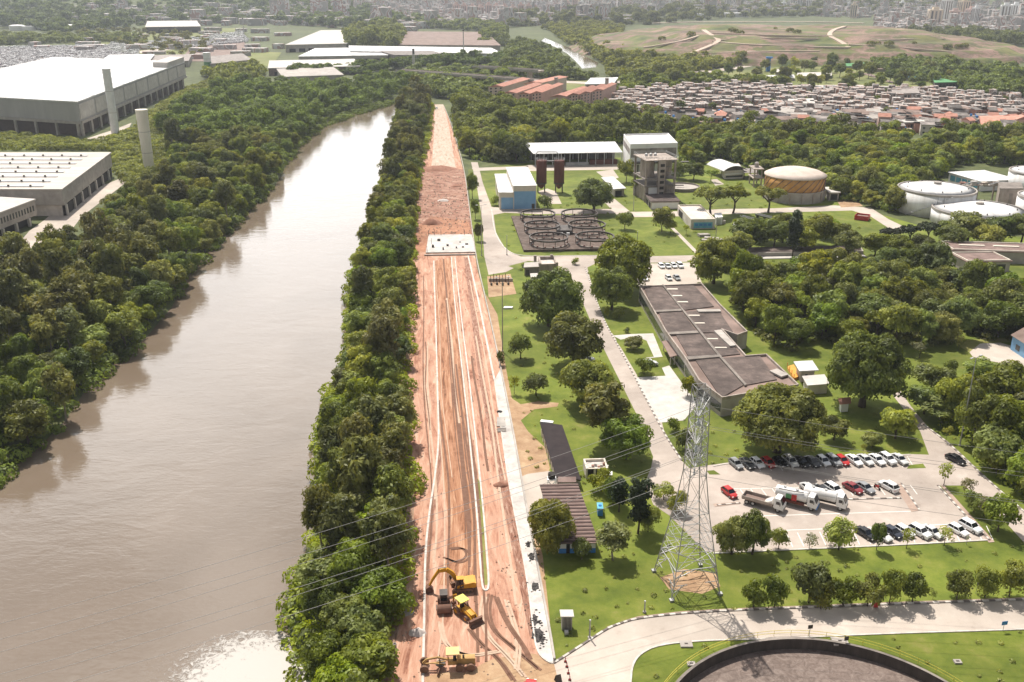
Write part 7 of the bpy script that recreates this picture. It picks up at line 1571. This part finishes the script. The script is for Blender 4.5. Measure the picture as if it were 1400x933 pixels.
for px, lb, m_, rm, h0 in [([(1228, 181), (1263, 180), (1225, 168)], 'long open-fronted school-like block with red bands in front of the crowded houses', 'salmon', 'concrete_pale', 6), ([(1340, 186), (1400, 184), (1337, 172)], 'large tile-roofed hall at the picture edge of the crowded houses', 'brick', 'roof_tile', 6.5), ([(1220, 141), (1255, 140), (1218, 134)], 'vaulted grey hall among the crowded houses', 'concrete', 'roof_grey', 7), ([(1277, 123), (1312, 122), (1275, 118)], 'green-roofed open hall at the edge of the park', 'steel_dark', 'green_paint', 6), ([(845, 156), (905, 153), (843, 147)], 'long low grey-roofed shed at the near edge of the crowded houses', 'concrete', 'roof_grey', 4), ([(1078, 154), (1112, 153), (1077, 147)], 'white arched-roof hall among the crowded houses', 'white_paint', 'concrete_pale', 6), ([(800, 127), (838, 126), (808, 118)], 'white-roofed market hall behind the pink blocks', 'concrete', 'white_roof', 7), ([(676, 131), (700, 128), (690, 120)], 'grey-roofed depot hall beside the bridge road', 'concrete', 'roof_grey', 6)]:
    b = Bld('hall', lb, 'hall', px); b.wall(h0, m_)
    if 'tile' in rm: b.gable(h0, 2.5, rm, .6)
    else: b.flat(h0, rm, .5, .6)
    for k in range(7): b.face(0, .05+k*.13, .14+k*.13, .6, h0-1, 'dark_window', 'window')
# ---------------------------------------------------------------- landfill hill
def lz(X, Y):
    """height of the grassed landfill"""
    u = (np.abs(X-395)/300.)**2.6+(np.abs(Y-1420)/285.)**2.6
    z = 27*np.clip(1.12-u, 0, 1.0)**.75-1
    w_ = np.clip(1.1-u, 0, 1)
    z = z+w_*(2.6*np.sin(X/52+Y/130)*np.cos(Y/61-X/160)+1.3*np.sin(X/21+Y/33))
    k = z/6.5; return np.where(u < 1.1, 6.5*(np.floor(k)+np.clip((k-np.floor(k))*2.2-.5, 0, 1)), z)      # terraces
def drape(x, y, up=1.3):
    for z in np.arange(40, -1, -.25):
        p = G(x, y, z)
        if float(lz(np.float64(p.x), np.float64(p.y))) >= z: break
    p.z = max(z, 0)+up-2; return p
gx = np.arange(60, 731, 6); gy = np.arange(1110, 1731, 5); LX, LY = np.meshgrid(gx, gy); LZ = lz(LX, LY); a, c = len(gx), len(gy)
mb = MB(); mb.v = list(zip(LX.ravel().tolist(), LY.ravel().tolist(), LZ.ravel().tolist())); mb.f = [(j*a+i, j*a+i+1, (j+1)*a+i+1, (j+1)*a+i) for j in range(c-1) for i in range(a-1)]
mm('landfill', [(.05, .068, .018), (.115, .125, .03), (.125, .09, .055), (.25, .155, .125), (.075, .085, .028), (.14, .135, .045)], .009, pos=[.38, .44, .48, .52, .56, .62], detail=10, nrough=.74, big=.4, bigscale=.02, stretch=(1, 1.3, 1))
tag(mb.build('hill', 'landfill', smooth=True), kind='structure')
mm('track_earth', [(.42, .32, .25), (.52, .42, .34)], .05)
def track(pts, w):
    P = smooth([tuple(drape(x, y)) for x, y in pts], 3); tag(MB().strip(P, w, 2.0).build('dirt_track', 'track_earth'), kind='structure')
track([(930, 80), (950, 72), (975, 62), (985, 56), (970, 48), (962, 42)], 6); track([(975, 58), (1010, 61), (1045, 63), (1100, 65), (1160, 66)], 5); track([(1160, 66), (1148, 57), (1132, 50), (1138, 42), (1155, 37)], 6)
track([(935, 76), (1000, 73), (1060, 71), (1120, 71)], 4.5); track([(880, 66), (930, 58), (955, 50)], 3.5); track([(1160, 62), (1230, 66), (1300, 72)], 4); track([(985, 56), (1040, 53), (1120, 54)], 3.5); track([(1165, 57), (1220, 55), (1290, 54)], 4.5); track([(970, 46), (1020, 48), (1080, 50), (1130, 50)], 4); track([(880, 33), (960, 31), (1040, 31), (1120, 31), (1180, 33)], 14)
mm('pink_earth', [(.36, .22, .18), (.46, .31, .26)], .03)
# ---------------------------------------------------------------- roads, fields, woods, towns to the horizon
sheet('far_road', [(832, 113), (905, 103), (1000, 92), (1040, 86), (1040, 88.5), (1005, 95), (912, 107), (850, 116)], .3, 'road_concrete')
sheet('far_road', [(1318, 86), (1362, 71), (1420, 68), (1420, 75), (1345, 88)], .3, 'road_concrete')
sheet('far_road', [(690, 62), (716, 80), (724, 80), (700, 58)], .3, 'road_concrete')
sheet('far_road', [(722, 108), (800, 112), (860, 114), (860, 116), (800, 115), (722, 111)], .3, 'road_concrete')
sheet('far_road', [(1232, 196), (1246, 196), (1250, 212), (1236, 214)], .06, 'road_concrete')
sheet('field', [(870, 118), (1000, 98), (1130, 86), (1260, 94), (1335, 112), (1200, 124), (1000, 121)], .2, 'field')
sheet('field', [(720, 118), (760, 105), (820, 110), (830, 118), (760, 126)], .2, 'field')
sheet('field', [(70, 58), (140, 46), (330, 38), (335, 64), (200, 74), (160, 66)], .2, 'field')
sheet('field', [(150, 60), (190, 57), (260, 66), (250, 78), (190, 76), (150, 70)], .35, 'field'); sheet('far_road', [(190, 70), (260, 62), (330, 50), (331, 52), (262, 65), (192, 73)], .4, 'road_concrete'); sheet('field', [(300, 84), (345, 70), (385, 72), (372, 90), (330, 98)], .34, 'field')
sheet('lot', [(-60, 105), (-60, 68), (60, 66), (150, 64), (230, 60), (330, 52), (345, 72), (300, 84), (190, 84), (140, 92), (60, 96)], .3, 'roof_warm')
def lots(px, sp, name, sz, m, seed, n=1500, a=.2):
    rg = random.Random(seed); return boxes(name, [(x, y, land_z(x, y), sz[0]*rg.uniform(.8, 1.2), sz[1], sz[2]*rg.uniform(.8, 1.4), a) for x, y in scatter(px, sp, n, .8, seed=seed)], m)
mm('car_mass', [(.7, .7, .7), (.04, .04, .045), (.74, .73, .72), (.10, .10, .12), (.75, .74, .73)], .35, pos=[.35, .44, .5, .55, .62], detail=1); M['car_mass'].node_tree.nodes['Color Ramp'].color_ramp.interpolation = 'CONSTANT'
lots([(-60, 104), (-60, 66), (60, 64), (150, 62), (190, 66), (190, 80), (130, 92), (60, 97)], 7.5, 'car_lot', (5, 3.4, 1.8), 'car_mass', 91, 1600)
lots([(150, 60), (230, 56), (330, 44), (340, 58), (230, 68), (180, 68)], 9, 'car_lot', (6, 4, 2), 'car_mass', 92, 1100)
lots([(1080, 126), (1170, 124), (1170, 120), (1080, 121)], 5, 'car_lot', (5, 3, 1.7), 'car_mass', 93, 200)
def far_wood(px, sp, n, r, seed, m='leaf_dark', dens=.55, size=1.5, flat=1.0, zf=land_z): lumps('woodland', scatter(px, sp, n, seed=seed), r, dens, size, m, seed+1, flat, zf)
far_wood([(752, 42), (770, 56), (787, 65), (804, 75), (826, 88), (838, 105), (855, 114), (905, 110), (1000, 91), (1080, 80), (1000, 82), (930, 83), (868, 81), (845, 66), (850, 38), (740, 40)], 10, 1400, 7.0, 201, 'leaf_mid')
far_wood([(700, 62), (722, 62), (744, 68), (760, 79), (772, 92), (780, 104), (812, 111), (700, 106), (688, 95)], 9, 400, 6.5, 203)
far_wood([(560, 116), (560, 100), (600, 104), (640, 100), (690, 104), (720, 112), (690, 122), (640, 140), (620, 138), (600, 134)], 8, 300, 6, 205)
far_wood([(395, 108), (500, 102), (560, 92), (700, 88), (700, 84), (640, 82), (600, 86), (540, 90), (500, 96), (420, 100)], 8, 300, 6, 207)
far_wood([(482, 70), (545, 71), (552, 50), (530, 44), (500, 46), (470, 56)], 8, 300, 9, 209, 'leaf_mid', flat=1.4)
far_wood([(845, 128), (860, 114), (900, 112), (1000, 113), (1070, 116), (1070, 121), (1000, 121), (900, 124)], 9, 250, 6, 211)
far_wood([(1190, 88), (1290, 90), (1420, 104), (1420, 140), (1340, 134), (1310, 122), (1270, 114), (1220, 104)], 9, 700, 6.5, 213, 'leaf_dark')
for nm_, px_, sp_, n_ in (('park_tree', [(905, 120), (1020, 100), (1130, 88), (1250, 96), (1320, 118), (1200, 127), (1050, 124)], 26, 95),):
    wood(nm_, scatter(px_, sp_, n_, seed=215), [('bank', 3), ('bank_green', 2), ('round', 1)], (7, 13), 'dark leafy tree dotted over the green park between crowded houses and landfill hill', 'trees dotted over the park', seed=216)
lumps('woodland', [(p.x, p.y) for p in (drape(x, y) for x, y in ((1004, 45), (1012, 47), (1000, 43), (1190, 62), (1200, 61), (1215, 63), (1310, 66), (1318, 65), (1295, 68), (1250, 60), (945, 50), (905, 55), (1080, 44), (1090, 46), (1060, 40)))], 4.5, 1.2, 1.0, 'leaf_dark', 217, .6, lambda x, y: float(lz(np.float64(x), np.float64(y))))
for px_, lb_, rm_ in (([(1150, 95), (1180, 94), (1152, 91)], 'low green-roofed pavilion in the park near the blue tarpaulin', 'green_paint'), ([(1090, 109), (1135, 108), (1092, 104)], 'long pale pavilion in the middle of the park', 'concrete_pale'), ([(1230, 111), (1265, 110), (1228, 107)], 'teal-roofed pavilion in the park beside the dense trees', 'blue_teal'), ([(1060, 103), (1076, 103), (1060, 99)], 'small pale pavilion by the blue water column', 'concrete_pale'), ([(1195, 99), (1225, 98), (1196, 95)], 'brownish roofed pavilion at the far side of the park', 'roof_warm'), ([(1050, 112), (1085, 111), (1048, 108)], 'white roofed sports hall at the park edge', 'white_roof')):
    b = Bld('pavilion', lb_, 'pavilion', px_); b.wall(3.2, 'concrete'); b.gable(3.2, 1.6, rm_, 1.0)
sheet('park_path', [(1050, 117), (1170, 116), (1280, 121), (1280, 123), (1170, 119), (1050, 119)], .32, 'road_concrete'); sheet('park_path', [(1160, 98), (1190, 101), (1230, 115), (1225, 116), (1185, 103), (1158, 100)], .32, 'roof_warm'); sheet('park_path', [(935, 117), (990, 108), (1060, 96), (1062, 98), (995, 110), (940, 119)], .32, 'field')
lumps('woodland', scatter(FV, 30, 90, seed=251), 3.4, 1.2, 1, 'leaf_dark', 252, 1.2)
far_wood([(1020, 85), (1100, 79), (1200, 81), (1300, 83), (1300, 88), (1200, 86), (1100, 84)], 11, 300, 6, 217, 'leaf_dark')
far_wood([(1240, 46), (1300, 44), (1420, 52), (1420, 66), (1330, 60), (1290, 52)], 16, 400, 8, 219, 'leaf_dark')
far_wood([(-60, 64), (70, 60), (150, 58), (200, 64), (180, 54), (60, 52), (-60, 54)], 10, 400, 6.5, 221)
far_wood([(-100, 42), (30, 40), (90, 48), (200, 36), (330, 33), (420, 36), (500, 44), (545, 42), (600, 30), (470, 16), (300, 12), (0, 8), (-100, 8)], 19, 1900, 12, 223, 'leaf_dark', .3, 2.6)
far_wood([(660, 64), (690, 64), (690, 40), (560, 30), (560, 38), (660, 44)], 14, 300, 8, 225, 'leaf_dark', .4, 2)
far_wood([(700, 38), (860, 36), (1000, 26), (1150, 22), (1300, 14), (1300, 8), (1000, 10), (700, 24)], 34, 1100, 13, 227, 'leaf_dark', .25, 3)
far_wood([(100, 44), (230, 40), (300, 60), (260, 80), (180, 66)], 30, 120, 5.5, 229, 'leaf_mid')
far_wood([(280, 104), (350, 96), (360, 108), (300, 118)], 8, 150, 6, 231, 'leaf_dark')
mm('city', [(.34, .32, .30), (.48, .46, .44), (.36, .24, .2), (.58, .56, .54), (.28, .26, .25)], .06, pos=[.3, .42, .48, .54, .62], detail=1); M['city'].node_tree.nodes['Color Ramp'].color_ramp.interpolation = 'CONSTANT'
def town(px, sp, n, seed, hs=(4, 14), ws=(9, 22)):
    rg = random.Random(seed); boxes('settlement', [(x, y, land_z(x, y), rg.uniform(*ws), rg.uniform(*ws), rg.uniform(*hs)*(1+2*(rg.random() < .06)), rg.uniform(0, 3)) for x, y in scatter(px, sp, n, .8, seed=seed)], 'city')
town([(400, 34), (560, 40), (700, 36), (860, 32), (860, 18), (700, 14), (520, 14), (400, 20)], 22, 1600, 301)
town([(700, 22), (1100, 22), (1300, 30), (1460, 48), (1460, 6), (1100, 4), (700, 4)], 36, 2600, 303, (5, 22))
town([(-100, 20), (400, 20), (700, 16), (700, 5), (300, 4), (-100, 4)], 40, 1900, 305, (6, 22))
town([(100, 34), (420, 36), (560, 44), (560, 28), (420, 22), (100, 26)], 48, 400, 311, (8, 16), (12, 40))
boxes('settlement', [(x, y, 0, rg.uniform(10, 34), rg.uniform(9, 18), rg.uniform(4, 8), rg.uniform(-.3, .5)) for x, y in scatter([(0, 66), (60, 60), (330, 40), (400, 50), (370, 84), (330, 92), (280, 84), (200, 74)], 60, 34, seed=313)], 'city')
town([(1200, 40), (1330, 46), (1460, 56), (1460, 40), (1330, 32), (1200, 28)], 20, 900, 307, (4, 10), (8, 16))
boxes('settlement', [(x, y, 0, rg.uniform(30, 70), rg.uniform(20, 40), rg.uniform(7, 11), rg.uniform(-.2, .4)) for x, y in scatter([(560, 36), (860, 28), (1060, 22), (1060, 14), (560, 20)], 95, 60, seed=309)], 'white_roof')
# towers one can tell apart
mm('tower_cream', [(.60, .50, .38), (.68, .58, .46)], .2, stretch=(1, 1, 3)); mm('tower_white', [(.66, .66, .65), (.76, .76, .75)], .2, stretch=(1, 1, 3)); mm('tower_pink', [(.52, .37, .32), (.60, .45, .40)], .2, stretch=(1, 1, 3))
def tower(x, yb, yt, w, m_, lb, grp):
    p = G(x, yb); s = scl(yb); h = hgt(x, yb, yt); w_ = w/s; e = empty('apartment_tower', p, R((x*7) % 40-20), lb, 'apartment tower', grp); d = w_*.8
    part(MB().box(-w_/2, w_/2, -d/2, d/2, -1, h), 'wall', m_, e); part(MB().box(-w_*.22, w_*.22, -d*.22, d*.22, h, h+5), 'roof_house', m_, e)
    for k in (-.3, 0, .3): part(MB().box(w_*k-w_*.07, w_*k+w_*.07, -d/2-.3, -d/2+.2, 3, h-3), 'window_band', 'roof_grey', e); part(MB().box(-w_/2-.3, -w_/2+.2, d*k-d*.07, d*k+d*.07, 3, h-3), 'window_band', 'roof_grey', e)
for i, (x, yb, yt, w, m_, lb) in enumerate([(1276, 34, 13, 17, 'tower_cream', 'cream tower with orange tint at the near left end of the hillside group'), (1291, 31, 0, 12, 'tower_white', 'tall pale tower behind the cream one'), (1303, 36, 15, 14, 'tower_pink', 'pinkish tower low in the hillside group'), (1314, 33, 1, 13, 'tower_cream', 'tall cream tower in the middle of the hillside group'), (1325, 34, 12, 12, 'tower_pink', 'pinkish tower at the outer end of the hillside group'), (1331, 35, 10, 8, 'tower_white', 'slim pale tower at the outer end of the hillside group'), (1372, 31, 7, 13, 'tower_white', 'white tower, first of the edge group'), (1385, 31, 6, 11, 'tower_white', 'white tower, middle of the edge group'), (1398, 32, 8, 14, 'tower_white', 'white tower cut by the picture edge'), (1166, 25, 6, 9, 'tower_cream', 'lone cream tower above the landfill hill')]):
    tower(x, yb, yt, w, m_, lb, 'towers on the hillside')
for i in range(10): tower(624+i*11, 26-.2*(i % 3), 6+(i*5 % 4), 8, 'tower_pink', 'pinkish slab tower in the dense row beyond the warehouses', 'dense row of pink towers')
rg = random.Random(77)
for i in range(110): x = rg.choice((rg.uniform(480, 1000), rg.uniform(700, 1400), rg.uniform(1000, 1400))); tower(x, rg.uniform(9, 17), rg.uniform(-9, 4), rg.uniform(4, 8), rg.choice(('tower_white', 'tower_white', 'tower_pink', 'tower_cream')), 'small faint tower block on the hazy skyline', 'hazy skyline towers')
for x, y0, y1, lb in ((634, 84, 41, 'very tall thin mast in front of the long white warehouse'), (1050, 98, 78, 'blue water column tower by the landfill hill'), (335, 62, 25, 'tall dark lattice mast among the far car parks'), (5, 30, 4, 'pale thin chimney at the top picture edge')):
    q = G(x, y0); e = empty('mast', q, 0, lb, 'mast'); h = hgt(x, y0, y1); rr = .5 if x != 1050 else 1.9
    part(MB().tube((0, 0, 0), (0, 0, h), rr*1.3, rr, 8), 'shaft', 'blue_deep' if x == 1050 else 'steel', e); part(MB().lathe([(rr*2, h-1.5), (rr*2, h)], 10), 'head', 'blue_deep' if x == 1050 else 'steel_dark', e)
q = drape(1135, 74); e = tag(MB().hexa([(-38, -5, -1), (38, -5, -1), (38, 5, -1), (-38, 5, -1)], [(-30, -2, 4), (34, -2, 5.5), (34, 3, 5.5), (-30, 3, 4)]).build('tarpaulin', 'blue_deep', None, (q.x, q.y, 0)), 'blue tarpaulin-covered bank at the foot of the landfill hill', 'tarpaulin')
# ================================================================ AIR, LIGHT, CAMERA
hz = bpy.data.materials.new('haze'); hz.use_nodes = True; N = hz.node_tree.nodes; N.remove(N['Principled BSDF'])
v = N.new('ShaderNodeVolumePrincipled'); v.inputs['Color'].default_value = (.86, .92, 1, 1); v.inputs['Density'].default_value = HAZE; v.inputs['Anisotropy'].default_value = .3
hz.node_tree.links.new(v.outputs[0], N['Material Output'].inputs['Volume'])
M['haze'] = hz
if HAZE: tag(MB().box(-6500, 6500, -600, 9800, -7.5, 260).build('haze', 'haze'), kind='stuff')
SD = Vector((-.38, .92, 0)).normalized(); EL = R(60)
w = bpy.data.worlds.new('World'); SC.world = w; w.use_nodes = True; N = w.node_tree.nodes
sk = N.new('ShaderNodeTexSky'); sk.sky_type = 'NISHITA'; sk.sun_disc = False; sk.sun_elevation = EL; sk.sun_rotation = atan2(SD.x, SD.y); sk.air_density = 1.0; sk.dust_density = 2.5; sk.ozone_density = 1.0
tcw = N.new('ShaderNodeTexCoord'); mpw = N.new('ShaderNodeMapping'); mpw.inputs['Scale'].default_value = (1.6, 1.6, 4.2); now = N.new('ShaderNodeTexNoise'); now.inputs['Scale'].default_value = 1.5; now.inputs['Detail'].default_value = 9; now.inputs['Roughness'].default_value = .6
crw = N.new('ShaderNodeValToRGB'); crw.color_ramp.elements[0].position = .46; crw.color_ramp.elements[1].position = .62
mxw = N.new('ShaderNodeMixRGB'); dt = N.new('ShaderNodeVectorMath'); dt.operation = 'DOT_PRODUCT'; dt.inputs[1].default_value = (SD.x*.85, SD.y*.85, .3)
mrd = N.new('ShaderNodeMapRange'); mrd.inputs['From Min'].default_value = .55; mrd.inputs['From Max'].default_value = 1.0; mrd.inputs['To Min'].default_value = 6; mrd.inputs['To Max'].default_value = CLOUD
cmb = N.new('ShaderNodeCombineXYZ')
LW_ = w.node_tree.links; LW_.new(tcw.outputs['Generated'], dt.inputs[0]); LW_.new(dt.outputs['Value'], mrd.inputs['Value'])
for k in range(3): LW_.new(mrd.outputs[0], cmb.inputs[k])
LW_.new(cmb.outputs[0], mxw.inputs[2]); LW_.new(tcw.outputs['Generated'], mpw.inputs[0]); LW_.new(mpw.outputs[0], now.inputs['Vector']); sp = N.new('ShaderNodeSeparateXYZ'); LW_.new(tcw.outputs['Generated'], sp.inputs[0]); mrz = N.new('ShaderNodeMapRange'); mrz.inputs['From Min'].default_value = .04; mrz.inputs['From Max'].default_value = .8; mrz.inputs['To Min'].default_value = .22; mrz.inputs['To Max'].default_value = .0; LW_.new(sp.outputs[2], mrz.inputs['Value'])
adw = N.new('ShaderNodeMath'); LW_.new(now.outputs['Fac'], adw.inputs[0]); LW_.new(mrz.outputs[0], adw.inputs[1]); LW_.new(adw.outputs[0], crw.inputs['Fac']); LW_.new(crw.outputs[0], mxw.inputs[0]); LW_.new(sk.outputs[0], mxw.inputs[1]); LW_.new(mxw.outputs[0], N['Background'].inputs[0])
N['Background'].inputs[1].default_value = .072
sl = bpy.data.lights.new('sun', 'SUN'); sl.energy = 5.0; sl.angle = R(.53); sl.color = (1, .94, .86)
so = bpy.data.objects.new('sun', sl); COL.objects.link(so); so.rotation_euler = (-Vector((SD.x*cos(EL), SD.y*cos(EL), sin(EL)))).to_track_quat('-Z', 'Y').to_euler()
cd = bpy.data.cameras.new('camera'); cd.sensor_width = 36; cd.lens = 36*F/1400; cd.clip_start = .5; cd.clip_end = 20000
co = bpy.data.objects.new('camera', cd); COL.objects.link(co); co.location = (0, 0, H); co.rotation_euler = (R(90)-PT, 0, 0); SC.camera = co
SC.render.engine = 'CYCLES'
SC.view_settings.view_transform = 'Standard'; SC.view_settings.look = 'None'; SC.view_settings.exposure = EXPO; SC.view_settings.gamma = 1; SC.view_settings.use_curve_mapping = False
SC.cycles.max_bounces = 6; SC.cycles.diffuse_bounces = 3; SC.cycles.glossy_bounces = 3; SC.cycles.transmission_bounces = 3; SC.cycles.transparent_max_bounces = 6; SC.cycles.volume_bounces = 0
SC.cycles.use_denoising = True
